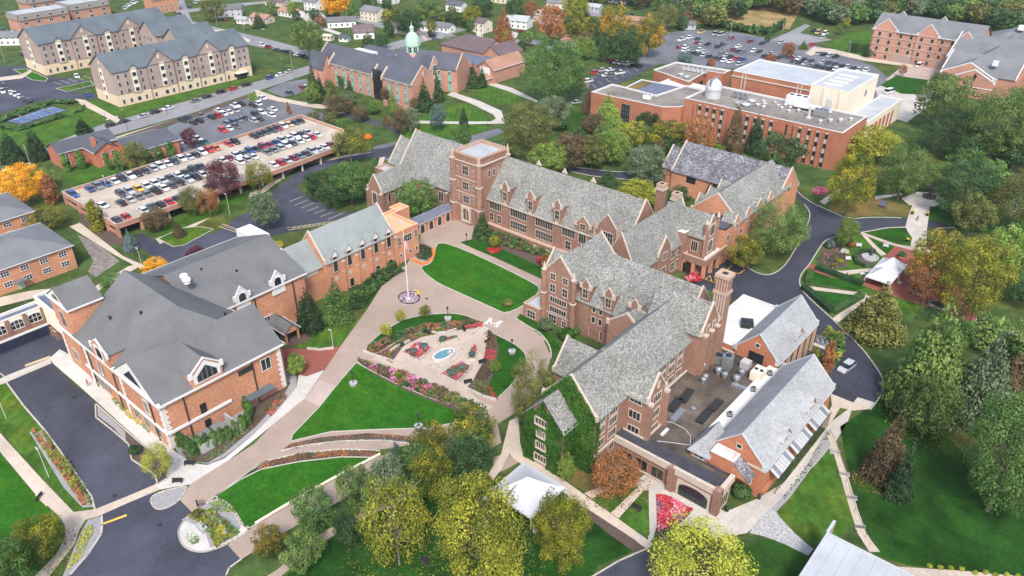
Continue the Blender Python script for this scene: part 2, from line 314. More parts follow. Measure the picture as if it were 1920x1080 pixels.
def sheet(name,px,mat,z,kind='structure',kerbw=0,sm=0,world=False,**k):
    """flat ground piece from its outline; optional raised edging all round"""
    pts=[p if world else G(*p) for p in px]; SHZ[0]+=1; z+=SHZ[0]*.0004
    if sm: pts=smooth_poly(pts,sm)
    mb=MB(); idx=tessellate_polygon([[Vector((a,b,0)) for a,b in pts]]); n=len(pts)
    base=[(a,b,z) for a,b in pts]
    for f in idx:
        tri=[base[i] for i in f]
        ar=(tri[1][0]-tri[0][0])*(tri[2][1]-tri[0][1])-(tri[2][0]-tri[0][0])*(tri[1][1]-tri[0][1])
        mb.poly(tri if ar>0 else tri[::-1],mat)
    o=mb.build(name,None,(pts[0][0],pts[0][1],0),kind=kind,**k)
    if kerbw: kerb(pts+[pts[0]],kerbw,world=True)
    return o
KERB=MB()
def kerb(px,w=.22,h=.13,world=False,m='kerb',sm=0,mb=None):
    pts=[p if world else G(*p) for p in px]
    if sm: pts=smooth_poly(pts,sm,False)
    mb=mb or KERB
    for a,b in zip(pts,pts[1:]):
        dx,dy=b[0]-a[0],b[1]-a[1]; L=math.hypot(dx,dy)
        if L<.02: continue
        nx,ny=-dy/L*w/2,dx/L*w/2; ex,ey=dx/L*w*.3,dy/L*w*.3
        q=[(a[0]-ex-nx,a[1]-ey-ny,h),(b[0]+ex-nx,b[1]+ey-ny,h),(b[0]+ex+nx,b[1]+ey+ny,h),(a[0]-ex+nx,a[1]-ey+ny,h)]
        mb.prism(q,h,m,bottom=False)
# ================= GROUND =================
sheet('ground',[(-1800,-600),(900,-600),(900,1800),(-1800,1800)],'grass',0,world=True)

z1,z2,z3,z4,z5=[.01+.004*i for i in range(5)]
# --- central drive of pinkish pavers
sheet('paver_drive',[(336,936),(357,908),(430,862),(477,832),(560,745),(610,692),(640,647),(674,600),(689,579),(715,537),(730,517),(762,497),(783,462),(790,440),(812,418),(848,405),(890,420),(884,447),(900,470),(1040,535),(1045,590),(1020,640),(1033,668),(1020,720),(966,774),(933,795),(940,830),(905,850),(850,850),(780,833),(720,842),(640,842),(560,850),(500,864),(470,880),(405,930),(361,962)],'pavers',z1)
sheet('paver_lane',[(427,1022),(480,985),(550,943),(632,897),(712,856),(770,838),(850,850),(800,870),(740,890),(680,915),(640,938),(530,1000),(452,1049)],'pavers',z2)
sheet('crossing',[(600,712),(631,724),(598,762),(570,748)],'pavers_pink',z2)
sheet('plaza_pavement',[(700,672),(720,658),(745,642),(800,622),(850,614),(895,618),(925,640),(905,690),(890,722),(870,727),(905,755),(924,763),(912,770),(880,757),(800,718),(740,690),(690,672)],'plaza',z2)
# --- lawns on the drive
sheet('great_lawn',[(823,452),(870,468),(940,500),(1000,531),(1013,541),(1004,556),(976,577),(948,588),(935,583),(900,567),(860,549),(822,532),(803,518),(792,508),(789,500),(806,495),(812,486),(814,470)],'lawn_bright',z3,sm=1,kerbw=.25)
sheet('hall_lawn',[(862,454),(893,447),(930,462),(985,487),(1030,508),(1035,527),(1000,514),(940,488),(890,467)],'lawn_deep',z3)
sheet('tower_lawn_strip',[(893,447),(915,428),(980,452),(1080,492),(1085,530),(1030,510),(985,487),(930,462)],'mulch',z2)
sheet('west_lawn',[(668,680),(690,692),(740,718),(800,744),(858,764),(890,775),(870,790),(800,803),(700,806),(620,810),(545,828),(549,815),(600,762),(640,712)],'lawn_bright',z3,kerbw=.2)
sheet('lower_lawn',[(405,930),(450,900),(490,880),(560,866),(640,857),(697,858),(632,893),(550,938),(470,990),(452,985),(440,965),(415,945)],'lawn_bright',z3,kerbw=.2)
sheet('oval_lawn_north',[(683,658),(700,636),(730,614),(762,597),(800,590),(840,587),(870,590),(893,600),(902,606),(880,610),(845,612),(800,618),(745,640),(715,660),(700,664)],'lawn_deep',z3,kerbw=.2,sm=1)
sheet('oval_lawn_east',[(922,624),(950,637),(972,650),(986,664),(988,680),(975,700),(960,722),(935,745),(905,733),(890,722),(905,700),(925,660)],'lawn_deep',z3)
kerb([(922,624),(950,637),(972,650),(986,664),(988,680),(975,700),(960,722),(935,745)],.2,sm=1)
sheet('pine_lawn',[(540,640),(560,600),(600,590),(640,575),(672,600),(655,626),(636,646),(590,652),(548,650)],'lawn_mid',z3)
sheet('library_lawn',[(600,590),(655,560),(700,527),(745,500),(748,510),(715,537),(695,570),(683,580),(650,580)],'lawn_dark',z2)
sheet('m_lawn',[(975,588),(1002,600),(1020,612),(1050,650),(1052,668),(1035,655),(1020,634),(990,612),(968,598)],'lawn_deep',z3)
kerb([(968,598),(990,612),(1012,624),(1026,640),(1033,656),(1033,670)],.3,sm=1)
kerb([(361,962),(405,930),(470,882),(500,864)],.2)
# --- flower rings and beds
sheet('bed_ring_north',[(690,664),(712,648),(745,631),(790,616),(840,607),(880,604),(905,606),(900,613),(880,616),(835,622),(790,632),(757,648),(740,672),(735,676)],'mulch',z4)
sheet('bed_ring_east',[(915,618),(928,626),(935,650),(930,690),(915,725),(935,748),(925,750),(890,738),(875,727),(888,712),(905,680),(912,650)],'mulch',z4)
sheet('flagpole_bed',[(743,560),(748,549),(764,544),(783,546),(791,557),(786,568),(770,573),(752,570)],'mulch',z4,sm=2,kerbw=.3)
sheet('mulch_arc_upper',[(527,845),(545,832),(600,820),(690,812),(768,818),(772,831),(700,826),(640,828),(575,835)],'mulch',z4)
sheet('mulch_arc_lower',[(480,880),(500,866),(555,853),(630,845),(705,846),(700,857),(640,855),(560,864),(500,878)],'mulch',z4)
kerb([(527,845),(580,834),(640,827),(720,826),(772,832)],.25); kerb([(480,875),(500,864),(560,850),(640,842),(712,845)],.25)
sheet('garden_border',[(668,674),(700,682),(760,700),(830,728),(880,752),(905,765),(885,778),(850,768),(790,745),(735,720),(690,695)],'mulch',z4)
# fountain garden planters are things; M on the drive
mm=MB(); ax=G(910,600); bx=G(946,610); cx=G(929,594); ux=Vector((bx[0]-ax[0],bx[1]-ax[1])); ux.normalize()
o0=Vector(G(906,607)); vx=Vector((-ux[1],ux[0])); W_,Hh=3.9,2.9
def MP(a,b): p=o0+ux*a*W_+vx*b*Hh; return (p[0],p[1],.095)
for q in (((0,0),(.3,0),(.3,.14),(0,.14)),((.7,0),(1,0),(1,.14),(.7,.14)),((.07,.14),(.22,.14),(.22,.86),(.07,.86)),((.78,.14),(.93,.14),(.93,.86),(.78,.86)),((0,.86),(.26,.86),(.26,1),(0,1)),((.74,.86),(1,.86),(1,1),(.74,1)),((.22,.86),(.22,.55),(.46,.12),(.54,.12),(.36,.62)),((.78,.86),(.64,.62),(.46,.12),(.54,.12),(.78,.55))): mm.poly([MP(*a) for a in q],'paint_white')
mm.build('painted_letter',None,(o0[0],o0[1],0),kind='structure')
# --- west side: lots, walks
sheet('entry_lot',[(-60,760),(11,716),(95,681),(178,754),(179,783),(212,809),(241,835),(247,862),(270,879),(292,893),(296,908),(240,930),(180,955),(172,930),(85,806),(11,716)][1:],'asphalt',z1)
sheet('underpass_road',[(-80,720),(-80,600),(40,590),(105,575),(140,640),(120,665),(96,672),(7,707)],'asphalt',z1)
sheet('south_lot',[(178,958),(240,934),(285,922),(336,938),(361,962),(345,985),(333,1005),(340,1025),(372,1036),(400,1030),(427,1022),(452,1049),(425,1075),(420,1120),(380,1400),(-60,1400),(110,1100),(165,1040),(191,1000),(190,975)],'asphalt',z1)
sheet('crosswalk_band',[(178,955),(240,930),(292,908),(300,918),(240,943),(184,968)],'concrete_tan',z2)
sheet('west_crosswalk',[(-40,732),(8,706),(93,672),(97,681),(12,717),(-40,745)],'concrete',z2)
sheet('hall_walk',[(93,672),(112,655),(130,665),(180,712),(250,768),(330,848),(345,855),(352,868),(388,872),(420,860),(470,820),(520,770),(556,726),(560,703),(575,706),(607,694),(570,748),(500,806),(430,862),(357,908),(300,918),(290,908),(315,895),(318,880),(300,858),(260,825),(205,775),(150,725),(100,682)],'concrete_white',z2)
sheet('brick_court',[(527,652),(570,655),(622,652),(638,650),(610,692),(575,706),(560,703),(530,690)],'red_brick_paving',z2)
sheet('west_path',[(-60,770),(0,812),(80,900),(138,960),(178,955),(184,968),(160,975),(150,992),(140,1020),(85,1090),(40,1130),(20,1120),(60,1085),(105,1040),(123,1005),(122,985),(112,970),(65,925),(0,847),(-60,800)],'concrete_tan',z3)
sheet('bench_pad',[(60,930),(75,925),(95,945),(80,953)],'concrete_tan',z2)
sheet('west_lawn_outer',[(-60,850),(0,850),(65,928),(110,972),(121,1000),(103,1040),(40,1110),(-60,1200)],'lawn_bright',z2)
sheet('west_verge',[(-60,745),(10,718),(84,806),(172,935),(178,950),(150,958),(138,955),(80,895),(0,805),(-60,765)],'lawn_mid',z2)
sheet('grass_bed',[(55,810),(80,808),(178,950),(155,952),(120,915)],'gravel',z3)
sheet('rock_bed_left',[(120,1075),(150,1000),(165,975),(190,968),(192,1000),(165,1040),(110,1100)],'gravel',z3)
sheet('lot_island',[(280,935),(300,922),(345,912),(352,912),(338,938),(310,955),(290,955)],'gravel',z3,kerbw=.25,sm=1)
sheet('entry_bed',[(179,757),(205,780),(260,828),(300,860),(317,880),(313,897),(296,908),(290,890),(270,877),(247,862),(241,833),(212,808),(180,783)],'mulch',z3,kerbw=.25)
sheet('entry_bed_gravel',[(182,762),(200,778),(235,810),(236,828),(214,803),(184,780)],'gravel',z4)
sheet('gate_island',[(333,1003),(338,985),(352,968),(400,935),(425,940),(445,965),(455,985),(470,995),(430,1018),(405,1030),(375,1037),(345,1028)],'concrete_white',z3,kerbw=.25,sm=2)
sheet('gate_island_bed',[(340,975),(400,937),(425,943),(447,968),(452,990),(428,1012),(395,1028),(385,1000),(368,985)],'gravel',z4)
sheet('east_wall_bed',[(330,830),(352,808),(430,760),(480,700),(530,690),(556,705),(556,726),(520,770),(470,820),(420,858),(390,870),(352,865),(330,845)],'gravel',z3)
sheet('east_wall_mulch',[(340,845),(352,866),(390,868),(420,850),(480,800),(530,745),(545,718),(530,712),(480,760),(440,795),(405,835),(370,850)],'mulch',z4)
sheet('pine_bed',[(515,590),(560,560),(590,600),(580,640),(545,650),(530,640),(520,615)],'mulch',z4)
sheet('court_walk',[(540,600),(548,592),(580,583),(600,590),(600,600),(560,607)],'concrete_tan',z5)
kerb([(11,716),(45,762),(85,808),(130,870),(172,932),(178,955)],.3); kerb([(191,968),(192,985),(190,1002),(165,1040),(130,1080),(100,1110)],.3)
kerb([(452,1049),(430,1065),(424,1080),(420,1120)],.25); kerb([(0,700),(8,706)],.2)
sheet('stop_line',[(191,985),(192,981),(237,964),(238,968)],'paint_yellow',z2)
sheet('stop_line_far',[(47,688),(47,684),(94,667),(95,671)],'paint_tan',z3)
# --- lower centre walks
sheet('south_walk',[(452,1110),(520,1068),(600,1000),(640,980),(720,945),(725,952),(640,995),(600,1020),(530,1078),(490,1120)],'pavers',z2)
sheet('ivy_walk',[(955,790),(972,780),(975,830),(980,848),(1050,895),(1120,945),(1190,995),(1225,1020),(1215,1030),(1180,1008),(1110,962),(1040,912),(965,862),(955,850),(940,880),(925,900),(915,890),(940,850)],'concrete_tan',z3)
sheet('link_walk',[(925,858),(945,850),(985,860),(950,880),(925,890)],'pavers',z2)
sheet('cafe_terrace',[(1190,905),(1220,880),(1245,895),(1360,960),(1420,935),(1470,905),(1560,790),(1600,760),(1590,790),(1560,840),(1520,880),(1470,930),(1440,965),(1400,1000),(1340,1010),(1290,985),(1230,990),(1225,1010),(1215,1020),(1216,940),(1200,918)],'concrete',z2)
sheet('terrace_path_a',[(1095,925),(1130,912),(1140,918),(1110,935)],'concrete_tan',z4)
sheet('terrace_path_b',[(1145,962),(1195,915),(1207,920),(1160,972)],'concrete_tan',z4)
sheet('tulip_lawn',[(1110,935),(1140,915),(1195,917),(1216,920),(1218,1005),(1190,995),(1150,965)],'lawn_mid',z2)
sheet('ivy_side_lawn',[(985,860),(1010,850),(1060,870),(1130,905),(1110,930),(1060,900)],'lawn_dry',z2)
sheet('south_lawn',[(940,900),(1040,918),(1110,965),(1180,1010),(1195,1030),(1120,1062),(1100,1100),(500,1130),(530,1085),(600,1025),(700,960),(800,930)],'lawn_slope',z1)
sheet('mulch_edge',[(1085,955),(1095,950),(1190,1012),(1215,1033),(1195,1040),(1140,1000)],'mulch',z3)
sheet('south_road',[(1105,1085),(1160,1052),(1215,1030),(1240,1050),(1230,1120),(1100,1130)],'asphalt',z2)
kerb([(1100,1088),(1160,1052),(1215,1028)],.25)
sheet('tulip_bed_soil',[(1230,926),(1248,928),(1300,955),(1290,968),(1260,995),(1232,1000)],'mulch',z4)
# --- south east
sheet('slope_lawn_a',[(1455,965),(1490,925),(1530,870),(1555,840),(1575,880),(1590,940),(1600,980),(1560,1030),(1520,1020),(1480,1000)],'lawn_mid',z2)
sheet('slope_lawn_b',[(1575,800),(1620,770),(1660,740),(1760,800),(1850,900),(1920,960),(2050,1100),(1700,1060),(1640,1040),(1610,980),(1590,880)],'lawn_slope',z1)
sheet('foreground_lawn',[(1380,1030),(1440,1010),(1470,1020),(1520,1050),(1490,1130),(1380,1130)],'lawn_dark',z1)
sheet('rock_slope',[(1420,975),(1450,950),(1462,970),(1490,1000),(1525,1030),(1515,1042),(1470,1020),(1430,1005),(1405,1000)],'rock_white',z3)
sheet('planting_strip',[(1550,805),(1562,830),(1520,880),(1480,935),(1455,960),(1445,955),(1500,895)],'gravel',z3)
sheet('stair_path',[(1550,815),(1562,810),(1575,850),(1592,900),(1610,960),(1625,1000),(1650,1035),(1630,1035),(1608,1000),(1592,950),(1575,890),(1560,840)],'concrete_tan',z3)
sheet('east_path',[(1670,1062),(1800,1070),(1960,1085),(1960,1100),(1800,1088),(1670,1075)],'concrete_tan',z2)
# --- east loop road
sheet('loop_road',[(1480,345),(1495,354),(1515,378),(1535,388),(1560,396),(1590,411),(1640,407),(1690,409),(1780,418),(1800,426),(1760,428),(1697,426),(1665,427),(1615,436),(1590,440),(1565,445),(1547,450),(1530,475),(1519,495),(1505,510),(1498,525),(1500,540),(1525,567),(1557,595),(1592,630),(1617,654),(1640,685),(1655,708),(1658,730),(1645,752),(1635,764),(1615,770),(1600,755),(1550,737),(1480,720),(1460,640),(1400,570),(1290,530),(1280,500),(1330,460),(1400,480),(1410,505),(1430,515),(1445,515),(1470,500),(1500,452),(1515,420),(1520,398),(1508,383),(1490,368),(1440,350)],'asphalt_new',z1)
sheet('back_road',[(1040,300),(1062,312),(1150,322),(1230,324),(1280,323),(1480,345),(1440,350),(1277,339),(1200,339),(1110,330),(1070,322),(1030,312)],'asphalt_new',z2)
kerb([(1480,345),(1515,378),(1555,395),(1590,411),(1640,407),(1690,409)],.25,sm=1); kerb([(1790,427),(1760,428)],.2)
kerb([(1697,426),(1665,427),(1615,436)],.25); kerb([(1565,445),(1547,450),(1530,475),(1519,495),(1503,512),(1498,527),(1502,543),(1525,567),(1557,595),(1592,630),(1617,654),(1640,685),(1655,708),(1658,730),(1645,752),(1632,768)],.3,sm=2)
kerb([(1390,492),(1410,508),(1435,517),(1455,512),(1475,495),(1500,452),(1517,415),(1519,398),(1508,383)],.25,sm=1); kerb([(1062,312),(1150,322),(1230,324),(1280,323)],.25); kerb([(1070,322),(1110,330),(1200,339),(1277,340)],.2)
sheet('drain_apron',[(1600,755),(1608,745),(1640,755),(1632,767),(1615,768)],'concrete',z2)
sheet('cafe_side_walk',[(1557,738),(1592,752),(1632,767),(1600,770),(1575,765),(1560,790),(1548,805),(1540,800),(1560,760)],'concrete_tan',z3)
# --- garden east of the loop road
sheet('garden_ground',[(1547,450),(1565,445),(1612,437),(1700,428),(1740,470),(1810,560),(1830,600),(1790,610),(1700,590),(1620,550),(1560,520),(1505,512),(1530,475)],'lawn_mid',z2)
sheet('garden_bricks',[(1655,485),(1680,460),(1720,472),(1790,520),(1830,595),(1800,605),(1755,580),(1690,560),(1640,545),(1610,530),(1635,505)],'red_brick_paving',z4)
sheet('brick_path_a',[(1517,495),(1528,497),(1570,515),(1625,530),(1622,536),(1560,520),(1510,505)],'red_brick_paving',z5)
sheet('brick_path_b',[(1612,438),(1618,436),(1680,458),(1750,470),(1745,476),(1700,467),(1660,456)],'pavers_pink',z5)
sheet('garden_walk_a',[(1615,440),(1625,443),(1645,463),(1662,477),(1652,480),(1640,468)],'concrete_tan',z5)
sheet('garden_walk_b',[(1550,507),(1580,508),(1635,503),(1640,508),(1600,514),(1575,516)],'concrete_tan',z5)
sheet('garden_mulch',[(1530,490),(1548,455),(1570,450),(1590,480),(1588,500),(1560,506)],'mulch',z3)
sheet('garden_lawn_a',[(1620,438),(1660,429),(1698,428),(1710,447),(1705,460),(1680,457)],'lawn_deep',z3)
sheet('garden_lawn_b',[(1640,455),(1665,461),(1678,464),(1665,477),(1655,475)],'lawn_deep',z3)
sheet('garden_lawn_c',[(1512,506),(1530,505),(1600,530),(1625,540),(1600,545),(1550,535),(1505,530)],'lawn_deep',z3)
sheet('garden_lawn_d',[(1515,545),(1540,540),(1610,549),(1608,560),(1570,585),(1540,568)],'lawn_deep',z3)
sheet('garden_walk_c',[(1498,533),(1504,535),(1550,541),(1625,550),(1622,556),(1550,547),(1502,541)],'concrete_tan',z4)
sheet('garden_walk_d',[(1560,598),(1590,575),(1620,553),(1635,555),(1600,582),(1572,605)],'concrete_tan',z4)
sheet('wide_walk',[(1716,370),(1745,370),(1742,400),(1738,430),(1735,470),(1707,465),(1710,446),(1697,427),(1703,405)],'concrete',z3)
sheet('circle_paving',[(1690,372),(1720,360),(1760,362),(1775,378),(1750,388),(1705,385)],'concrete',z3)
sheet('side_walk_east',[(1640,368),(1690,362),(1692,366),(1642,374)],'concrete',z3)
sheet('tree_soil_lawn',[(1550,385),(1600,370),(1640,368),(1700,385),(1715,405),(1640,404),(1592,408),(1555,392)],'lawn_dry',z2)
sheet('east_lawn_dark',[(1745,380),(1920,400),(1920,450),(1800,430),(1742,412)],'lawn_dark',z2)
sheet('east_brick_walk',[(1760,560),(1830,597),(1825,610),(1770,582)],'red_brick_paving',z5)
sheet('east_walk',[(1830,597),(1920,625),(1920,640),(1825,608)],'concrete',z4)
sheet('annulus_mound_bed',[(1600,475),(1625,470),(1645,480),(1635,498),(1610,500)],'mulch',z4)
sheet('flower_crescent_soil',[(1520,357),(1530,350),(1548,350),(1556,360),(1545,368),(1528,366)],'mulch',z2)
sheet('small_walk_north',[(1537,378),(1552,368),(1572,352),(1580,356),(1560,373),(1546,384)],'concrete_tan',z3)
# --- north: street, lots, roads
sheet('city_street',[(-292.5,40),(-305,40),(-312.5,118),(-318,190),(-323,224),(-331,330),(-318,330),(-311.5,218),(-305,182),(-299,150)],'street',z1,world=True)
sheet('street_walk_far',[(-315,95),(-313.4,95),(-319,150),(-322,190),(-324,190),(-321,150)],'concrete_tan',z2,world=True)
sheet('street_walk_near',[(-290.5,60),(-289.5,60),(-292.5,110),(-296,150),(-299,178),(-301,178),(-298,150),(-294,110)],'concrete_tan',z2,world=True)
sheet('hedge_verge',[(-293.5,118),(-290,118),(-297,168),(-300,175),(-303,178)],'mulch',z3,world=True)
sheet('upper_lot',[(-291,134),(-298,168),(-304.5,184),(-273,184),(-256,182.5),(-250,176),(-249,120),(-258,118),(-270,122),(-284,128)],'asphalt_old',z2,world=True)
sheet('cross_walk_north',[(478,168),(486,170),(520,182),(560,190),(600,196),(630,200),(628,205),(590,203),(560,197),(520,190),(480,180)],'concrete_tan',z4)
sheet('side_lot',[(500,170),(530,155),(575,148),(580,165),(555,178),(530,182)],'asphalt_old',z3)
sheet('ramp_road',[(590,210),(630,213),(680,230),(730,240),(752,256),(748,270),(720,278),(690,280),(660,292),(600,303),(560,322),(530,345),(505,362),(470,395),(440,410),(420,430),(350,455),(330,462),(300,455),(265,437),(252,440),(262,465),(285,480),(300,500),(340,500),(420,475),(520,440),(560,430),(640,405),(690,392),(640,400),(570,365),(555,350),(600,320),(650,300),(700,296),(740,296),(770,285),(775,275),(765,262),(745,240),(700,225),(640,208)],'asphalt',z2)
sheet('stall_lot',[(535,380),(560,362),(600,395),(655,402),(700,395),(640,410),(560,432),(500,445),(470,430),(500,400)],'asphalt',z3)
sheet('chapel_road',[(700,275),(760,262),(860,262),(935,240),(945,248),(880,275),(770,300),(700,300)],'asphalt_old',z1)
sheet('lecture_lawn',[(770,235),(880,232),(925,240),(880,255),(800,262),(757,258),(750,245)],'lawn_mid',z3)
sheet('lecture_lawn_b',[(780,228),(800,215),(830,200),(880,195),(925,222),(920,228),(850,228)],'lawn_mid',z3)
sheet('lecture_walk',[(770,226),(850,228),(920,228),(935,220),(935,232),(880,233),(800,232),(770,231)],'concrete',z3)
sheet('diagonal_walk',[(838,178),(848,172),(900,190),(940,208),(948,232),(936,232),(925,215),(880,193)],'concrete',z4)
sheet('seminary_lawn',[(885,175),(920,162),(960,170),(990,185),(960,193),(920,195)],'lawn_mid',z3)
sheet('seminary_walk',[(915,152),(960,165),(1010,190),(1006,193),(955,172),(912,158)],'concrete',z4)
sheet('deck_walk',[(130,425),(150,418),(230,480),(275,500),(265,505),(215,478)],'concrete_tan',z3)
sheet('far_deck_walk',[(165,545),(240,500),(260,494),(262,500),(200,535),(172,556)],'concrete_tan',z3)
sheet('deck_bare_soil',[(150,400),(200,420),(240,450),(225,460),(180,455),(150,420)],'mulch',z2)
sheet('wash_soil',[(145,440),(180,455),(225,490),(180,520),(165,510),(175,490)],'bare_soil',z2)
sheet('deck_edge_walk',[(292,448),(360,415),(430,375),(490,355),(560,300),(640,292),(700,285),(560,312),(495,362),(430,388),(365,425),(300,458)],'concrete_tan',z3)
sheet('left_flat_walk',[(-20,562),(60,545),(160,535),(165,545),(60,560),(-20,580)],'concrete_tan',z3)
sheet('house_lawn',[(110,330),(180,305),(225,322),(140,350)],'lawn_mid',z2)
sheet('upper_lawn_left',[(0,235),(60,232),(160,195),(200,225),(180,238),(100,268),(60,300),(0,300)],'lawn_mid',z2)
# dorm surrounds
sheet('dorm_drive',[(0,125),(55,122),(60,140),(170,152),(175,162),(150,170),(130,175),(180,175),(180,185),(130,190),(70,190),(40,200),(0,215),(-60,215),(-60,130)],'asphalt',z2)
sheet('dorm_lawn_a',[(25,130),(50,130),(90,147),(85,153),(60,150)],'lawn_bright',z3,kerbw=.3)
sheet('dorm_lawn_b',[(105,166),(170,152),(176,160),(125,172)],'lawn_mid',z3,kerbw=.3)
sheet('dorm_lawn_c',[(165,190),(185,190),(227,202),(470,145),(480,152),(400,170),(230,222),(175,200)],'lawn_mid',z3)
sheet('dorm_walk',[(140,185),(160,188),(222,222),(230,230),(222,232),(150,195)],'concrete_tan',z4)
sheet('sports_court_surface',[G(10,228),G(42,237),G(125,206),G(92,200)],'asphalt',z3,world=True)
# north east car park
sheet('north_car_park',[(1095,150),(1180,125),(1215,95),(1250,62),(1300,55),(1390,62),(1450,75),(1530,85),(1590,105),(1640,125),(1670,150),(1660,200),(1600,160),(1400,130),(1240,120),(1200,130),(1165,150),(1130,165),(1105,175)],'asphalt_old',z1)
sheet('dark_car_park',[(1070,188),(1095,182),(1110,150),(1140,125),(1200,118),(1230,122),(1180,150),(1130,165),(1100,178)],'asphalt',z2)
sheet('shuttle_court',[(1660,150),(1700,118),(1780,128),(1800,148),(1750,160),(1680,155)],'pavers_pink',z2)
sheet('shuttle_drive',[(1640,165),(1690,150),(1750,170),(1740,200),(1700,230),(1660,215)],'concrete',z2)
sheet('circle_lawn',[(1650,160),(1680,142),(1740,150),(1732,178),(1690,176)],'lawn_deep',z3)
sheet('dorm_hill_lawn',[(1550,85),(1600,60),(1645,60),(1640,100),(1610,105),(1580,100)],'lawn_mid',z2)
sheet('dorm_front_walk',[(1510,100),(1525,88),(1560,92),(1630,108),(1720,122),(1715,127),(1620,114),(1550,98),(1520,105)],'concrete_tan',z4)
sheet('gravel_lane',[(1445,75),(1480,60),(1510,45),(1520,48),(1500,62),(1560,75),(1500,85)],'street',z3)
sheet('dry_field',[(1285,30),(1340,18),(1440,12),(1500,20),(1480,55),(1400,48),(1310,45)],'field',z2)
sheet('far_meadow',[(1300,5),(1360,-20),(1700,-30),(1700,0),(1560,5),(1450,0),(1330,15)],'lawn_mid',z1)
sheet('far_lane',[(1500,0),(1560,2),(1700,10),(1700,13),(1560,6),(1500,3)],'concrete',z3)
sheet('neighbour_street',[(640,20),(700,40),(760,50),(840,60),(860,70),(1000,75),(1060,75),(1060,85),(960,82),(860,78),(740,60),(650,35)],'street',z2)
sheet('west_neighbour_street',[(335,0),(345,0),(360,40),(420,55),(490,70),(600,100),(590,108),(470,85),(400,68),(330,48)],'street',z2)
sheet('science_lawn',[(1060,200),(1100,215),(1115,240),(1090,250),(1060,240)],'lawn_dark',z2)
sheet('ramp_lawn',[(297,448),(340,428),(375,425),(400,430),(345,460),(325,463)],'lawn_mid',z3,kerbw=.2)
sheet('lot_slope_lawn',[(290,440),(330,410),(420,370),(470,358),(465,375),(420,398),(350,425),(300,445)],'lawn_mid',z2)
sheet('tower_west_lawn',[(690,330),(705,295),(712,296),(700,335),(690,345)],'lawn_dark',z2)
sheet('tower_west_path',[(712,296),(722,294),(712,330),(695,400),(688,400),(700,340)],'concrete_tan',z3)
for q,m_ in (([(777,55),(783,55),(804,76),(796,76)],'pavers_pink'),([(957,58),(972,62),(968,72),(948,68)],'concrete'),([(893,55),(905,55),(906,76),(894,76)],'concrete'),([(560,28),(600,22),(612,32),(600,48),(640,62),(636,66),(585,50)],'concrete'),([(800,60),(808,60),(822,76),(812,76)],'asphalt'),([(1090,18),(1120,22),(1180,34),(1178,40),(1110,30),(1088,24)],'street'),([(440,30),(470,36),(500,52),(492,56),(462,44),(438,36)],'concrete_tan'),([(1020,84),(1060,80),(1110,60),(1116,66),(1066,90),(1024,94)],'street'),([(330,20),(430,8),(520,0),(520,4),(430,14),(332,26)],'street'),([(345,60),(420,55),(470,75),(466,80),(415,62),(347,66)],'concrete_tan'),([(0,145),(40,140),(58,130),(60,135),(42,147),(0,152)],'concrete_tan')): sheet('driveway',q,m_,z3)
# painted bay lines
ln=MB()
def line(a,b,w=.12,m='paint_white',z=.1):
    a=G(*a); b=G(*b); dx,dy=b[0]-a[0],b[1]-a[1]; L=math.hypot(dx,dy); nx,ny=-dy/L*w/2,dx/L*w/2
    ln.poly([(a[0]-nx,a[1]-ny,z),(b[0]-nx,b[1]-ny,z),(b[0]+nx,b[1]+ny,z),(a[0]+nx,a[1]+ny,z)],m)
for a,b in (((542,379),(567,369)),((552,386),(578,375)),((564,391),(591,380)),((577,396),(598,388)),((589,401),(611,393)),((601,407),(623,398)),((615,412),(643,400))): line(a,b,.16)
for a,b in (((540,432),(630,418)),((537,428),(628,415))): line(a,b,.25,'paint_tan')
for k in range(9):
    x=548+k*9.5; line((x,430-k*1.5),(x+7,426-k*1.5),.25,'paint_tan')
for a,b in (((410,425),(455,440)),((418,420),(462,438))): line(a,b,.25,'paint_tan')
for k in range(8): line((413+k*6,424+k*2.1),(420+k*6,421+k*2.1),.22,'paint_tan')
for a,b in (((1320,523),(1345,532)),((1331,517),(1335,529)),((1340,520),(1343,531)),((1322,524),(1332,517)),((1354,503),(1385,514)),((1385,514),(1397,506)),((1362,508),(1372,498))): line(a,b,.18,'paint_yellow')
for k in range(5):
    line((100+k*14,154-k*3),(116+k*14,160-k*3),.18)
for k in range(8): line((1110+k*13,158-k*5.2),(1118+k*13,165-k*5.2),.14)
for k in range(14): line((1270+k*22,78+k*3.6),(1282+k*22,70+k*3.6),.14)
ln.build('bay_markings',None,(G(600,400)[0],G(600,400)[1],0),kind='structure')
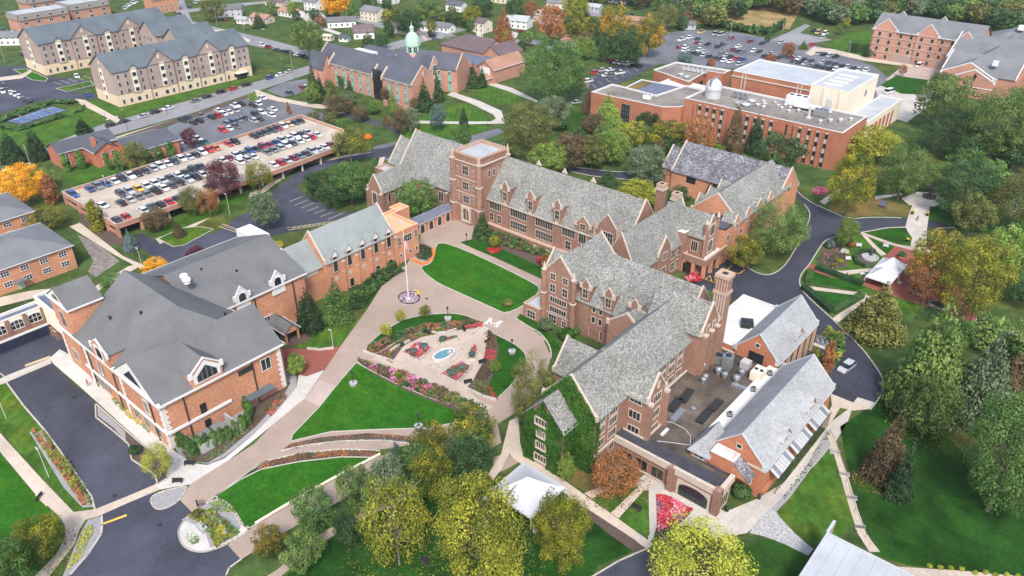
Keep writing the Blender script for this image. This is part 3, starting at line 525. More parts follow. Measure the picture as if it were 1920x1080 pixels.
# ================= BUILDING KIT =================
def TF(x,y,ang):
    c,s=math.cos(ang),math.sin(ang)
    return lambda p:(x+p[0]*c-p[1]*s, y+p[0]*s+p[1]*c, p[2])
ID=lambda p:p
class Bld:
    def __init__(s,name,label,cat,x,y,group=None,T=None,ang=0):
        s.root=thing(name,label,cat,x,y,0,group); s.W=MB(); s.Rf=MB(); s.C=MB(); s.T=T or ID; s.ang=ang; s.extra={}; s.bits=[]
    def part(s,n):
        if n not in s.extra: s.extra[n]=MB()
        return s.extra[n]
    def finish(s,wall='wall',roof='roof',trim='coping'):
        s.W.build(wall,s.root); s.Rf.build(roof,s.root); s.C.build(trim,s.root)
        for k,m in s.extra.items(): m.build(k,s.root)
        for k,m in s.bits: m.build(k,s.root)
    def bit(s,n):
        m=MB(); s.bits.append((n,m)); return m
    def gable(s,u0,u1,v0,v1,ze,zr,axis,wm,rm,zb=0,oh=.45,cop=(0,0),hip=(0,0),cm='limestone',rt=.22,cw=.4,walls=True,ch=.42,W=None,Rf=None,Cp=None,ends=(1,1),eave=None):
        T=s.T; W=W or s.W; Rf=Rf or s.Rf; Cp0=Cp
        if axis=='u': P=lambda a,b,z:T((a,b,z)); a0,a1,b0,b1=u0,u1,v0,v1; flip=False
        else: P=lambda a,b,z:T((b,a,z)); a0,a1,b0,b1=v0,v1,u0,u1; flip=True
        bm=(b0+b1)/2; sl=(zr-ze)/(bm-b0)
        def wp(pts,m,mb):
            mb.poly(pts[::-1] if flip else pts,m)
        if walls:
            wp([P(a0,b0,zb),P(a1,b0,zb),P(a1,b0,ze),P(a0,b0,ze)],wm,W); wp([P(a1,b1,zb),P(a0,b1,zb),P(a0,b1,ze),P(a1,b1,ze)],wm,W)
            for i,a in ((0,a0),(1,a1)):
                if not ends[i]: continue
                q=[P(a,b1,zb),P(a,b0,zb),P(a,b0,ze)]+([] if hip[i] else [P(a,bm,zr)])+[P(a,b1,ze)]
                wp(q if i==0 else q[::-1],wm,W)
        lo=ze-oh*sl+rt*.9; top=zr+rt*.9
        A0=a0-(oh if not cop[0] else -.1); A1=a1+(oh if not cop[1] else -.1); hw=bm-b0+oh
        R0=A0+(hw if hip[0] else 0); R1=A1-(hw if hip[1] else 0)
        def slab(pts): 
            pts=pts[::-1] if flip else pts
            Rf.prism(pts,rt,rm)
        slab([P(A0,b0-oh,lo),P(A1,b0-oh,lo),P(R1,bm,top),P(R0,bm,top)]); slab([P(A1,b1+oh,lo),P(A0,b1+oh,lo),P(R0,bm,top),P(R1,bm,top)])
        if hip[0]: slab([P(A0,b1+oh,lo),P(A0,b0-oh,lo),P(R0,bm,top)])
        if hip[1]: slab([P(A1,b0-oh,lo),P(A1,b1+oh,lo),P(R1,bm,top)])
        for i,a in ((0,a0),(1,a1)):
            if not cop[i]: continue
            Cp=Cp0 or s.bit('coping'); ca,cb=(a-.1,a-.1+cw) if i==0 else (a+.1-cw,a+.1)
            for bb in (b0-oh*.6,b1+oh*.6):
                zz=ze-oh*.6*sl+ch+rt
                q=[P(ca,bb,zz),P(cb,bb,zz),P(cb,bm,zr+ch+rt),P(ca,bm,zr+ch+rt)]
                if bb>bm: q=[q[1],q[0],q[3],q[2]]
                if flip: q=q[::-1]
                Cp.prism(q,ch+.1,cm)
            # kneelers and apex stone
            for bb in (b0,b1):
                x0,x1=sorted((ca-.05,cb+.05)); q=[P(x0,bb-.4,ze+ch+.35),P(x1,bb-.4,ze+ch+.35),P(x1,bb+.4,ze+ch+.35),P(x0,bb+.4,ze+ch+.35)]
                Cp.prism(q[::-1] if flip else q,1.2,cm)
        if eave:
            for bb,sg in ((b0-oh,-1),(b1+oh,1)):
                Cp=Cp0 or s.bit('eaves_trim'); b_,c_=(bb-.12,bb+.02) if sg<0 else (bb-.02,bb+.12)
                q=[P(A0,b_,lo+.03),P(A1,b_,lo+.03),P(A1,c_,lo+.03),P(A0,c_,lo+.03)]; Cp.prism(q[::-1] if flip else q,.28 if eave is True else eave,cm)
        return (P,bm)
    def flat(s,pts,h,wm,rm,zb=0,par=.5,cm='limestone',cw=.35,ct=.12,W=None,Rf=None,Cp=None,band=None):
        """flat roofed block on an outline (ccw)"""
        T=s.T; W=W or s.W; Rf=Rf or s.Rf; Cp=Cp or s.bit('parapet_coping'); n=len(pts); A=sum(pts[i][0]*pts[(i+1)%n][1]-pts[(i+1)%n][0]*pts[i][1] for i in range(n))
        if A<0: pts=pts[::-1]
        def inset(d):
            out=[]
            for i in range(n):
                p0,p1,p2=Vector(pts[i-1]),Vector(pts[i]),Vector(pts[(i+1)%n]); e1=(p1-p0).normalized(); e2=(p2-p1).normalized(); n1=Vector((-e1[1],e1[0])); n2=Vector((-e2[1],e2[0])); bs=n1+n2; k=bs.dot(n1); out.append(tuple(p1+bs*(d/max(k,.2))))
            return out
        inn=inset(cw); o2=inset(-.08); i2=inset(cw+.04); zt=h+par
        for i in range(n):
            j=(i+1)%n; a,b=pts[i],pts[j]; c,d=inn[i],inn[j]
            W.poly([T((*a,zb)),T((*b,zb)),T((*b,zt)),T((*a,zt))],wm)
            if par>0: W.poly([T((*d,h)),T((*c,h)),T((*c,zt)),T((*d,zt))],cm)
            q=[T((*o2[i],zt+ct)),T((*o2[j],zt+ct)),T((*i2[j],zt+ct)),T((*i2[i],zt+ct))]; Cp.prism(q,ct,cm)
        idx=tessellate_polygon([[Vector((a,b,0)) for a,b in inn]]) 
        for f in idx:
            t=[inn[i] for i in f]; ar=(t[1][0]-t[0][0])*(t[2][1]-t[0][1])-(t[2][0]-t[0][0])*(t[1][1]-t[0][1])
            if ar<0: t=t[::-1]
            Rf.poly([T((*p,h)) for p in t],rm)
    def rect(s,u0,u1,v0,v1,h,wm,rm,**k): s.flat([(u0,v0),(u1,v0),(u1,v1),(u0,v1)],h,wm,rm,**k)
    def boxm(s,part,x0,x1,y0,y1,z0,z1,m): s.bit(part).box(x0,x1,y0,y1,z0,z1,m,s.T)
    def win(s,x,y,z,face,w,h,nx=2,ny=2,fr=.16,fm='limestone',gm='glass_dark',arch=0,mm=None,depth=.09,name='window'):
        """x,y = centre on the wall plane, z = sill; face: 0 +x, 1 +y, 2 -x, 3 -y"""
        window(s.root,s.T((x,y,z)),s.ang+face*math.pi/2,w,h,nx,ny,fr,fm,gm,arch,mm,depth,name)
    def wins(s,us,plane,zs,face,w,h,**k):
        for z in zs:
            for u in us:
                x,y=(plane,u) if face in (0,2) else (u,plane); s.win(x,y,z,face,w,h,**k)
WC={}
def window(root,p,ang,w,h,nx=2,ny=2,fr=.16,fm='limestone',gm='glass_dark',arch=0,mm=None,depth=.09,name='window'):
    key=(round(w,2),round(h,2),nx,ny,fr,fm,gm,arch,mm,depth)
    if key not in WC:
        f=MB(); g=MB(); mm_=mm or fm; d=depth
        f.box(-w/2-fr,-w/2,-.03,d,-fr,h+fr,fm); f.box(w/2,w/2+fr,-.03,d,-fr,h+fr,fm); f.box(-w/2,w/2,-.03,d+.03,-fr,0,fm)
        if arch:
            n=8; R0=w/2; zc=h-R0*arch; P=[(R0*math.cos(math.pi*i/n),zc+R0*arch*math.sin(math.pi*i/n)) for i in range(n+1)]
            for i in range(n):
                (a,b),(c,e)=P[i],P[i+1]; f.prism([(a,-.03,h+fr),(c,-.03,h+fr),(c,d,h+fr),(a,d,h+fr)][::-1],.01,fm)
                f.poly([(a,d-.005,b),(a,d-.005,h+fr),(c,d-.005,h+fr),(c,d-.005,e)],fm); f.poly([(a,d-.005,b),(c,d-.005,e),(c,0,e),(a,0,b)],fm)
        else: f.box(-w/2,w/2,-.03,d,h,h+fr,fm)
        t=.05 if w>.8 else .04
        for i in range(1,nx): x=-w/2+w*i/nx; f.box(x-t,x+t,0,d*.6,0,h,mm_)
        for i in range(1,ny): z=h*i/ny; f.box(-w/2,w/2,0,d*.5,z-t*.8,z+t*.8,mm_)
        g.poly([(w/2,.02,0),(-w/2,.02,0),(-w/2,.02,h),(w/2,.02,h)],gm)
        WC[key]=(f.mesh('window_frame'),g.mesh('pane'))
    fm_,gm_=WC[key]
    o=bpy.data.objects.new(name,fm_); COL.objects.link(o); o.parent=root; L=root.location; o.location=(p[0]-L.x,p[1]-L.y,p[2]-L.z); o.rotation_euler=(0,0,ang-math.pi/2)
    c=bpy.data.objects.new('pane',gm_); COL.objects.link(c); c.parent=o
    return o
def dormer(B,c,plane,face,w,zb,ze,zr,back,wm,rm,cm='limestone',cop=True,win=None,slopeback=None,wm2=None,oh=.2,name='dormer'):
    """gabled dormer: c = centre along wall, plane = front plane, back = depth into the roof"""
    mb=MB(); save=(B.W,B.Rf,B.C); sg={0:-1,1:-1,2:1,3:1}[face]
    a,b=sorted((plane,plane+sg*back)); cp=(0,0)
    if cop: cp=(1,0) if sg>0 else (0,1)
    kw=dict(zb=zb,oh=oh,cop=cp,cm=cm,W=mb,Rf=mb,Cp=mb,cw=.3,ch=.25)
    if face in (0,2): B.gable(a,b,c-w/2,c+w/2,ze,zr,'u',wm,rm,**kw)
    else: B.gable(c-w/2,c+w/2,a,b,ze,zr,'v',wm,rm,**kw)
    mb.build(name,B.root)
    if win:
        ww,wh,nx,ny,dz=win; off={0:(.02,0),1:(0,.02),2:(-.02,0),3:(0,-.02)}[face]
        x,y=(plane,c) if face in (0,2) else (c,plane); B.win(x+off[0],y+off[1],zb+dz,face,ww,wh,nx=nx,ny=ny,fm=cm)
# ---------------- clock tower hall (A): tower, chapel, long hall
B=Bld('collegiate_hall','long brown brick collegiate hall with square battlemented tower and mottled slate roof','academic building',-139,150)
# tower
B.flat([(-149,147.3),(-139,147.3),(-138.5,158.9),(-149,159.2)],20.4,'brick_campus','roof_membrane',par=.55,cm='limestone_pink',W=B.part('tower'),Cp=B.part('tower'),Rf=B.part('tower roof'.replace(' ','_')))
tw=B.part('tower')
for i in range(9):
    for (x0,x1,y0,y1) in ((-148.8+i*1.1,-148.2+i*1.1,147.1,147.6),(-148.8+i*1.1,-148.2+i*1.1,158.6,159.1)): tw.box(x0,x1,y0,y1,21.07,21.6,'limestone_pink')
    for (x0,x1,y0,y1) in ((-149.1,-148.7,148.2+i*1.15,148.8+i*1.15),(-139.0,-138.5,148.2+i*1.15,148.8+i*1.15)): tw.box(x0,x1,y0,y1,21.07,21.6,'limestone_pink')
tw.box(-149.2,-138.35,147.08,147.28,18.9,19.2,'limestone'); tw.box(-138.98,-138.3,147.1,159.1,18.9,19.2,'limestone')
for z in (14.0,9.5,5.4): tw.box(-149.15,-138.9,147.15,147.32,z,z+.18,'limestone')
for (x,y) in ((-149,147.2),(-138.9,147.2),(-138.5,158.9)):
    for z0,z1,r in ((0,6,1.15),(6,13,1.0),(13,19.6,.8)): tw.cyl((x,y,z0),r,r*.96,z1-z0,'brick_campus',8); tw.cyl((x,y,z1-.25),r*1.12,r*1.12,.3,'limestone',8)
    tw.cyl((x,y,19.6),.5,.5,1.6,'limestone_pink',8); tw.cyl((x,y,21.2),.42,.05,1.5,'limestone_pink',8)
for z,hh in ((15.3,2.6),(10.8,2.2),(6.6,2.2)): B.win(-144.2,147.28,z,3,2.2,hh,nx=3,ny=2)
for z in (15.6,11.2,7.0):
    for x in (-147.2,-141.2): B.win(x,147.28,z,3,.35,1.6,nx=1,ny=1,fr=.1)
for v in (151.2,153.2,155.2): B.win(-138.75,v,14.8,0,.75,2.0,nx=1,ny=1)
B.win(-144.2,147.25,1.1,3,2.4,3.9,nx=2,ny=1,arch=1.2,fr=.55,fm='limestone',gm='wood_brown',depth=.5,name='door')
# chapel
B.gable(-175.6,-149.0,149.3,166.6,7.6,18.4,'u','brick_campus','slate',cop=(1,0),cm='limestone')
B.gable(-181.6,-175.7,151.2,162.6,8.5,15.2,'u','brick_campus','slate',cop=(1,0),cm='limestone')
B.gable(-174.9,-168.9,136.6,150.0,6.4,10.9,'v','brick_campus','slate',cop=(1,0),cm='limestone')
B.rect(-183.5,-175.2,146.8,151.1,6.8,'brick_campus','roof_membrane',cm='limestone_pink')
B.win(-172.0,136.5,1.9,3,1.7,3.6,nx=2,ny=1,arch=1.3,fr=.35)
for x in (-174.9,-168.9): B.boxm('buttress',x-.4,x+.4,135.9,137.2,0,5.6,'brick_campus'); B.boxm('buttress',x-.45,x+.45,135.8,137.2,5.6,5.95,'limestone')
for v in (139.5,142.3,145.1): B.win(-168.85,v,2.4,0,.9,2.6,nx=1,ny=1,fr=.12); B.boxm('buttress',-168.9,-168.3,v+1.0,v+1.7,0,4.8,'brick_campus')
for u in (-163,-156.6,-151.5): B.win(u,149.25,2.8,3,1.9,3.1,nx=3,ny=1)
for u in (-166,-159.8,-153.7): B.boxm('buttress',u-.35,u+.35,148.4,149.4,0,6.3,'brick_campus'); B.boxm('buttress',u-.4,u+.4,148.3,149.4,6.3,6.6,'limestone')
# long hall
B.gable(-138.9,-91.6,150.5,165.8,9.0,19.0,'u','brick_campus','slate',cop=(0,1),cm='limestone',eave=True)
B.boxm('plinth_band',-138.3,-90,149.2,150.4,0,1.25,'brick_campus'); B.boxm('plinth_band',-138.3,-90,149.05,150.45,1.25,1.45,'limestone_pink')
for u in (-131.95,-122.8,-113.6): 
    dormer(B,u,150.25,3,2.6,0,13.6,15.4,8.5,'brick_campus','slate',win=(1.35,2.5,2,2,9.9))
    B.boxm('keystone',u-.55,u+.55,150.05,150.26,8.6,9.3,'limestone')
dormer(B,-105.05,150.2,3,4.6,0,10.8,13.1,7,'brick_campus','slate',win=(1.5,1.5,2,2,9.6)); B.win(-105.05,150.18,5.6,3,2.2,2.6,nx=3,ny=1)
dormer(B,-97.2,149.6,3,6.4,0,12.4,16.3,11,'brick_campus','slate',win=(3.6,5.0,5,4,6.6)); B.win(-97.2,149.58,1.8,3,3.4,2.2,nx=4,ny=1)
for x in (-100.6,-93.8): B.boxm('buttress',x-.35,x+.35,148.8,149.6,0,10.5,'limestone_pink'); B.boxm('buttress',x-.2,x+.2,148.9,149.3,10.5,13.6,'limestone_pink')
for a,b in ((-138.2,-133.5),(-130.3,-124.2),(-121.2,-115.0),(-112.0,-107.6)):
    c=(a+b)/2; w_=b-a; n=int(w_/.62); B.win(c,150.5,5.8,3,w_-.3,2.45,nx=n,ny=1,fr=.18)
    if a>-138: B.win(c,150.5,2.1,3,(w_-.3) if a<-113 else 1.7,2.3,nx=n if a<-113 else 2,ny=2,fr=.18)
for u in (-137.3,-134.4): B.win(u,150.5,2.1,3,1.3,2.3,nx=2,ny=2)
# rear ridge vents and end piece
for u in (-127,-118,-108.5): rg=B.bit('ridge_gablet'); rg.poly([(u-.9,158.6,19.2),(u+.9,158.6,19.2),(u,158.6,20.6)],'limestone'); rg.poly([(u+.9,159.0,19.2),(u-.9,159.0,19.2),(u,159.0,20.6)],'limestone'); rg.poly([(u-.9,158.6,19.2),(u,158.6,20.6),(u,159.0,20.6),(u-.9,159.0,19.2)],'limestone'); rg.poly([(u,158.6,20.6),(u+.9,158.6,19.2),(u+.9,159,19.2),(u,159,20.6)],'limestone')
# east cross wing (F)
B.gable(-92.4,-83.4,141.6,169.4,8.4,17.2,'v','brick_campus','slate',cop=(1,1),cm='limestone')
B.gable(-88.5,-82.9,151.6,157.4,9.0,12.9,'u','brick_campus','slate',cop=(0,1),cm='limestone')
B.win(-82.85,154.5,6.9,0,1.8,1.9,nx=3,ny=2); B.win(-82.85,154.5,2.6,0,1.9,2.0,nx=3,ny=2)
for v in (159.9,162.9,166.2): B.win(-83.4,v,4.8,0,2.0,2.5,nx=3,ny=2); B.win(-83.4,v,1.2,0,2.0,2.2,nx=3,ny=2)
B.win(-88,141.55,9.6,3,1.6,1.4,nx=2,ny=1); 
B.gable(-95.5,-91.5,141.9,147.0,7.0,10.5,'v','brick_campus','slate',cop=(1,0),cm='limestone')
B.gable(-90.5,-77.7,165.0,171.2,10.6,15.6,'u','brick_campus','slate',cop=(0,1),cm='limestone')
B.rect(-88.0,-82.5,163.0,165.6,10.8,'brick_campus','roof_white',par=.2,cm='white_trim'); B.win(-85.4,162.95,8.7,3,1.5,1.3,nx=2,ny=1,arch=.8)
for z,hh in ((5.6,3.2),(10.2,3.0)): B.win(-77.6,168.1,z,0,2.2,hh,nx=3,ny=1,arch=1.1,fr=.35)
B.win(-80.4,164.95,6.0,3,1.7,2.7,nx=3,ny=1)
for v in (165.1,171.1): B.bit('buttress').cyl((-77.8,v,4.9),.55,.5,9.5,'brick_campus',8); B.bit('buttress').cyl((-77.8,v,14.4),.5,.05,1.3,'limestone',8)
# porch
B.flat([(-82.3,163.3),(-75.9,163.3),(-75.9,175.0),(-82.3,175.0)],4.55,'brick_campus','roof_white',zb=3.3,par=.6,cm='limestone_pink',W=B.part('porch'),Rf=B.part('porch'),Cp=B.part('porch'))
for (x,y) in ((-75.95+-.35,163.7),(-79.3,163.7),(-82.0,163.7),(-76.3,167.4),(-76.3,171.1),(-76.3,174.7)): B.boxm('porch_pier',x-.42,x+.42,y-.42,y+.42,0,3.3,'brick_orange')
B.boxm('porch_back',-82.1,-81.9,163.6,175,0,3.3,'brick_campus'); B.boxm('porch_back',-81.8,-77,174.6,174.8,0,3.3,'brick_campus'); B.win(-81.2,163.3,.3,3,1.3,2.4,nx=2,ny=1,fm='metal_dark')
B.finish()
# tall brick chimney stacks behind
def chimney(x,y,w,h,label,ang=0):
    r=thing('chimney',label,'chimney',x,y); T=TF(x,y,ang); b=MB(); b.box(-w/2,w/2,-w/2,w/2,0,h*.86,'brick_campus',T); b.box(-w*.58,w*.58,-w*.58,w*.58,h*.2,h*.23,'limestone',T); b.build('stack',r)
    c=MB(); c.box(-w*.6,w*.6,-w*.6,w*.6,h*.86,h*.9,'limestone',T); c.box(-w*.5,w*.5,-w*.5,w*.5,h*.9,h,'limestone_pink',T); c.box(-w*.25,w*.25,-w*.25,w*.25,h,h+.02,'rubber',T); c.build('cap',r); return r
xy=G(1247,410,12); chimney(-101.5+0,183.0,2.3,13.0,'slender stone boiler chimney standing behind the long hall')
chimney(-92.8,176.0,2.2,15.0,'square brick chimney behind the east cross wing')
# ---------------- G: orange brick wing
B=Bld('residence_wing','orange brick residence wing with patched dark slate roof and pale slate cross roof','residence hall',-85,195)
B.gable(-111.4,-76.6,206.2,220.5,7.4,14.6,'u','brick_orange','slate_dark',cop=(1,1),cm='limestone')
B.gable(-115.2,-110.5,207.2,217.2,7.4,12.6,'u','brick_orange','slate_dark',cop=(1,0),cm='limestone')
B.gable(-90.2,-76.4,180.5,213.4,9.6,15.6,'v','brick_orange','slate',cop=(1,0),cm='limestone',zb=0)
B.rect(-84.0,-76.3,173.0,180.4,9.9,'brick_orange','shingle_dark',par=.15,cm='metal_dark')
for v in (179.3,186.0,192.6,199.2): dormer(B,v,-76.15,0,3.0,0,10.2,12.2,3.6,'brick_orange','slate',win=(1.4,1.4,3,1,8.3))
for v in (183,189.3,196,202.6): B.win(-76.35,v,5.4,0,1.5,1.5,nx=2,ny=1,fr=.1); B.win(-76.35,v,1.9,0,1.5,1.5,nx=2,ny=1,fr=.1)
for v in (175.2,): 
    for z in (6.4,2.9): B.win(-76.25,v,z,0,1.3,1.6,nx=2,ny=1,fr=.14)
for u in (-81.5,-78.8): B.win(u,172.95,5.6,3,1.2,1.6,nx=2,ny=2,fr=.14); B.win(u,172.95,2.0,3,1.2,1.6,nx=2,ny=2,fr=.14)
for u in (-104.5,-95.5): B.win(u,206.15,4.9,3,3.0,1.7,nx=4,ny=2,fr=.08,fm='metal_dark'); B.win(u-2,206.15,1.2,3,1.4,1.8,nx=2,ny=2,fr=.08,fm='metal_dark')
for v in (184.5,190.5,197): dormer(B,v,-90.4,2,3.0,6,10.6,12.6,3.0,'brick_orange','slate')
B.win(-76.35,213,7.6,0,1.5,2.4,nx=2,ny=1); B.finish()
# ---------------- H: dormitory with the battlement terrace, SW wing, ivy
B=Bld('dormitory_hall','tall brown brick dormitory with mottled slate roofs and green ivy on its south end','residence hall',-70,110)
B.gable(-89.5,-60.0,122.6,137.2,9.2,18.4,'u','brick_campus','slate',cop=(0,1),cm='limestone')
B.gable(-94.9,-86.6,121.6,137.6,13.3,18.0,'v','brick_campus','slate',cop=(1,1),cm='limestone')
B.gable(-96.9,-94.0,123.4,131.5,11.0,15.8,'u','brick_campus','slate',cop=(1,0),cm='limestone')
for x in (-94.9,-86.6):
    for z0,z1,r in ((0,8,.75),(8,14,.6)): B.bit('buttress').cyl((x,121.4,z0),r,r,z1-z0,'brick_campus',8); B.bit('buttress').cyl((x,121.4,z1-.2),r*1.15,r*1.15,.25,'limestone',8)
    B.bit('buttress').cyl((x,121.4,14),.45,.1,1.8,'limestone',8)
for u in (-92.5,-89.0): B.win(u,121.55,11.9,3,1.3,1.5,nx=2,ny=2); B.win(u,121.55,8.6,3,1.35,2.0,nx=2,ny=2)
B.win(-90.8,121.55,6.0,3,4.6,1.4,nx=7,ny=1); B.win(-90.8,121.55,3.4,3,4.6,1.35,nx=7,ny=1); B.win(-92.3,121.55,.5,3,2.1,2.0,nx=3,ny=2); B.win(-88.9,121.55,.5,3,1.2,1.6,nx=2,ny=2)
B.boxm('string_course',-94.6,-86.8,121.45,121.55,2.75,2.95,'limestone')
for u in (-84.0,-77.9): dormer(B,u,122.4,3,2.5,0,12.9,14.6,6,'brick_campus','slate',win=(1.25,2.2,2,2,10.0))
dormer(B,-71.3,122.4,3,2.4,8,12.9,14.5,6,'brick_campus','slate',win=(1.1,.7,2,1,1.2))
for z in (7.2,4.4):
    for u,w_ in ((-84,1.5),(-81.6,.8),(-79.8,.8),(-77.9,1.5),(-75.6,.8)): B.win(u,122.6,z,3,w_,1.5,nx=2 if w_>1 else 1,ny=1)
for u in (-84,-78.4): B.win(u,122.6,.7,3,2.4,2.1,nx=3,ny=2)
B.gable(-75.5,-66.5,119.0,123.4,9.0,12.6,'v','brick_campus','slate',cop=(1,0),cm='limestone')
B.rect(-72.2,-66.3,123.0,126.6,11.2,'limestone','roof_white',par=.6,cm='limestone',W=B.part('terrace'),Rf=B.part('terrace'),Cp=B.part('terrace'))
B.rect(-69.0,-65.6,127.9,132.6,14.6,'brick_orange','roof_navy',par=.2,cm='limestone',zb=8,W=B.part('roof_house'),Rf=B.part('roof_house'),Cp=B.part('roof_house')); B.boxm('skylight',-68.2,-66.4,129.2,131.3,14.85,15.35,'glass_blue')
B.rect(-99.6,-94.8,119.8,126.5,3.3,'brick_campus','roof_membrane',par=.3,cm='limestone_pink'); B.win(-97.2,119.75,.5,3,2.3,1.9,nx=3,ny=2)
# SW wing
B.gable(-67.9,-56.5,87.6,127.6,12.6,19.0,'v','brick_campus','slate',cop=(1,0),cm='limestone')
for v0,ws in ((89.5,1.9),(93.0,2.3),(106.6,2.0),(109.6,2.4),(113.0,2.2),(116.2,1.9)):
    for z in (10.6,8.3,5.4): B.win(-56.45,v0,z,0,ws,1.05 if z>10 else 1.6,nx=4,ny=1)
for v0 in (89.5,93): B.win(-56.45,v0,2.2,0,1.6,1.8,nx=3,ny=1)
B.boxm('base_band',-56.45,-56.15,87.6,96.7,4.1,4.6,'limestone'); B.boxm('base_band',-56.45,-56.15,102.5,120.4,4.75,5.2,'limestone')
B.gable(-63.5,-51.8,96.8,102.5,13.4,17.6,'u','brick_campus','slate',cop=(0,1),cm='limestone')
for z in (12.4,8.8,5.3): B.win(-51.75,99.6,z-.6,0,2.4,1.7,nx=4,ny=1); B.win(-54.3,96.75,z-.6,3,2.3,1.7,nx=3,ny=1)
B.win(-51.75,99.6,15.0,0,.5,1.2,nx=1,ny=1,gm='limestone'); B.boxm('base_band',-56.3,-51.6,96.5,96.75,4.7,5.1,'limestone'); B.boxm('base_band',-51.75,-51.5,96.5,102.7,4.7,5.1,'limestone')
for v in (97.0,102.4): B.boxm('buttress',-51.8,-51.0,v-.35,v+.35,0,12.5,'brick_campus'); B.boxm('buttress',-51.8,-50.9,v-.4,v+.4,12.5,13.0,'limestone')
B.gable(-66.0,-54.2,119.6,126.4,14.8,20.2,'u','brick_campus','slate',cop=(0,1),cm='limestone')
for v in (120.6,123.0,125.4): B.boxm('buttress',-54.2,-53.4,v-.4,v+.4,0,14.0,'brick_campus'); B.boxm('buttress',-54.2,-53.3,v-.45,v+.45,14.0,14.4,'limestone')
for z in (6.4,9.8,13.6): B.win(-54.15,121.8,z,0,.9,2.2,nx=2,ny=1,arch=1.2); B.win(-54.15,124.2,z,0,.9,2.2,nx=2,ny=1,arch=1.2)
for z0,z1,w_ in ((0,19.5,1.0),(19.5,20.2,1.12),(20.2,23.2,.94),(23.2,23.9,1.15)): B.boxm('chimney_stack',-55.55-1.35*w_,-55.55+1.35*w_,129.2-1.2*w_,129.2+1.2*w_,z0,z1,'limestone_pink' if w_>1 else 'brick_campus')
for i in range(5): B.boxm('chimney_rib',-56.7+i*.56,-56.45+i*.56,127.98,128.2,14,19.4,'limestone'); B.boxm('chimney_rib',-56.6+i*.56,-56.4+i*.56,128.0,128.1,20.3,23.1,'limestone_pink')
B.boxm('flue',-56.1,-55.0,128.7,129.7,23.91,23.96,'rubber')
# west side gables of the wing
B.gable(-74.6,-67.5,99.2,107.5,8.2,13.5,'u','brick_campus','slate',cop=(1,0),cm='limestone')
B.gable(-68.7,-60.3,83.6,90.5,10.4,15.2,'v','brick_campus','slate',cop=(0,0),cm='limestone')
for v in (92.2,96.2,110,116): B.rect(-70.2,-67.8,v,v+2.2,3.4,'brick_campus','roof_navy',par=.1,cm='metal_grey')
for z,ww in ((9.3,2.6),(6.6,1.7),(3.9,2.0),(.9,2.6)): B.win(-65.0,83.45,z,3,ww,1.5,nx=4,ny=1,fm='limestone',depth=.34)
B.finish(); DORM=B.root
# ---------------- J: dining hall
B=Bld('dining_hall','dining hall with twin grey slate gabled roofs, dark courtyard roof and arcaded front','dining hall',-45,115)
B.flat([(-56.4,93.9),(-35.3,93.9),(-35.3,98.6),(-41.3,98.6),(-41.3,131.6),(-56.4,131.6)],4.7,'brick_campus','roof_tar',par=.05,cm='roof_black',cw=.3)
B.boxm('arcade_roof',-56.2,-35.5,94.1,97.3,4.75,4.79,'roof_black'); B.boxm('arcade_parapet',-56.2,-43.8,93.55,94.05,3.9,5.25,'limestone'); B.boxm('arcade_parapet',-43.8,-35.1,93.1,93.75,4.2,5.55,'limestone'); B.boxm('arcade_parapet',-35.6,-34.8,93.75,98.4,4.2,5.5,'limestone'); B.boxm('entrance_front',-43.8,-35.2,93.3,94.6,0,4.2,'brick_campus')
B.boxm('entrance_front',-44.6,-43.4,92.9,94.0,0,5.4,'brick_campus'); B.boxm('entrance_front',-36.0,-34.8,92.9,94.2,0,5.6,'brick_campus')
for u in (-53.4,-50.3,-47.0): B.win(u,93.85,.6,3,2.3,2.3,nx=2,ny=1,fr=.12,fm='brick_campus',arch=.25)
B.win(-39.6,93.28,.15,3,5.6,3.1,nx=8,ny=2,arch=.4,fr=.4,gm='glass_dark',mm='metal_dark'); B.boxm('sill',-54.6,-45.7,93.6,93.85,.2,.5,'limestone')
B.win(-35.15,96.0,.2,0,2.4,2.6,nx=3,ny=1,gm='glass_dark')
B.gable(-41.2,-31.4,101.6,131.9,6.7,11.5,'v','brick_cafe','slate_pale',cop=(1,1),cm='metal_light',cw=.25,ch=.2,eave=.2)
B.gable(-51.9,-42.7,131.6,151.8,6.7,11.5,'v','brick_cafe','slate_pale',cop=(1,1),cm='metal_light',cw=.25,ch=.2,eave=.2)
B.boxm('white_strip_roof',-44.3,-41.6,104.5,131.8,4.7,5.5,'roof_white')
B.rect(-60.4,-52.3,131.8,152.5,6.1,'brick_cafe','roof_white',par=.25,cm='roof_white')
B.boxm('string_course',-41.0,-38.6,101.35,101.5,6.2,6.6,'limestone'); B.boxm('string_course',-34.4,-31.6,101.35,101.5,6.2,6.6,'limestone'); B.boxm('string_course',-60.3,-51.9,131.4,131.7,4.9,5.2,'limestone')
B.win(-36.3,101.55,8.6,3,.8,.8,nx=1,ny=1,fr=.15); B.win(-47.3,131.55,8.6,3,.8,.8,nx=1,ny=1,fr=.15); B.win(-47.2,131.55,4.9,3,3.0,2.2,nx=2,ny=2,fr=.1,fm='metal_dark')
B.win(-34.9,101.55,2.3,3,3.4,1.5,nx=6,ny=1,fr=.2)
for v in (110.5,121.5): dormer(B,v,-31.6,0,3.4,6.4,7.7,9.9,4.6,'brick_cafe','slate_pale',cop=False,cm='white_trim',win=(1.9,1.2,3,1,.5))
dormer(B,142.5,-42.9,0,3.4,6.4,7.7,9.9,4.6,'brick_cafe','slate_pale',cop=False,cm='white_trim',win=(1.9,1.2,3,1,.5))
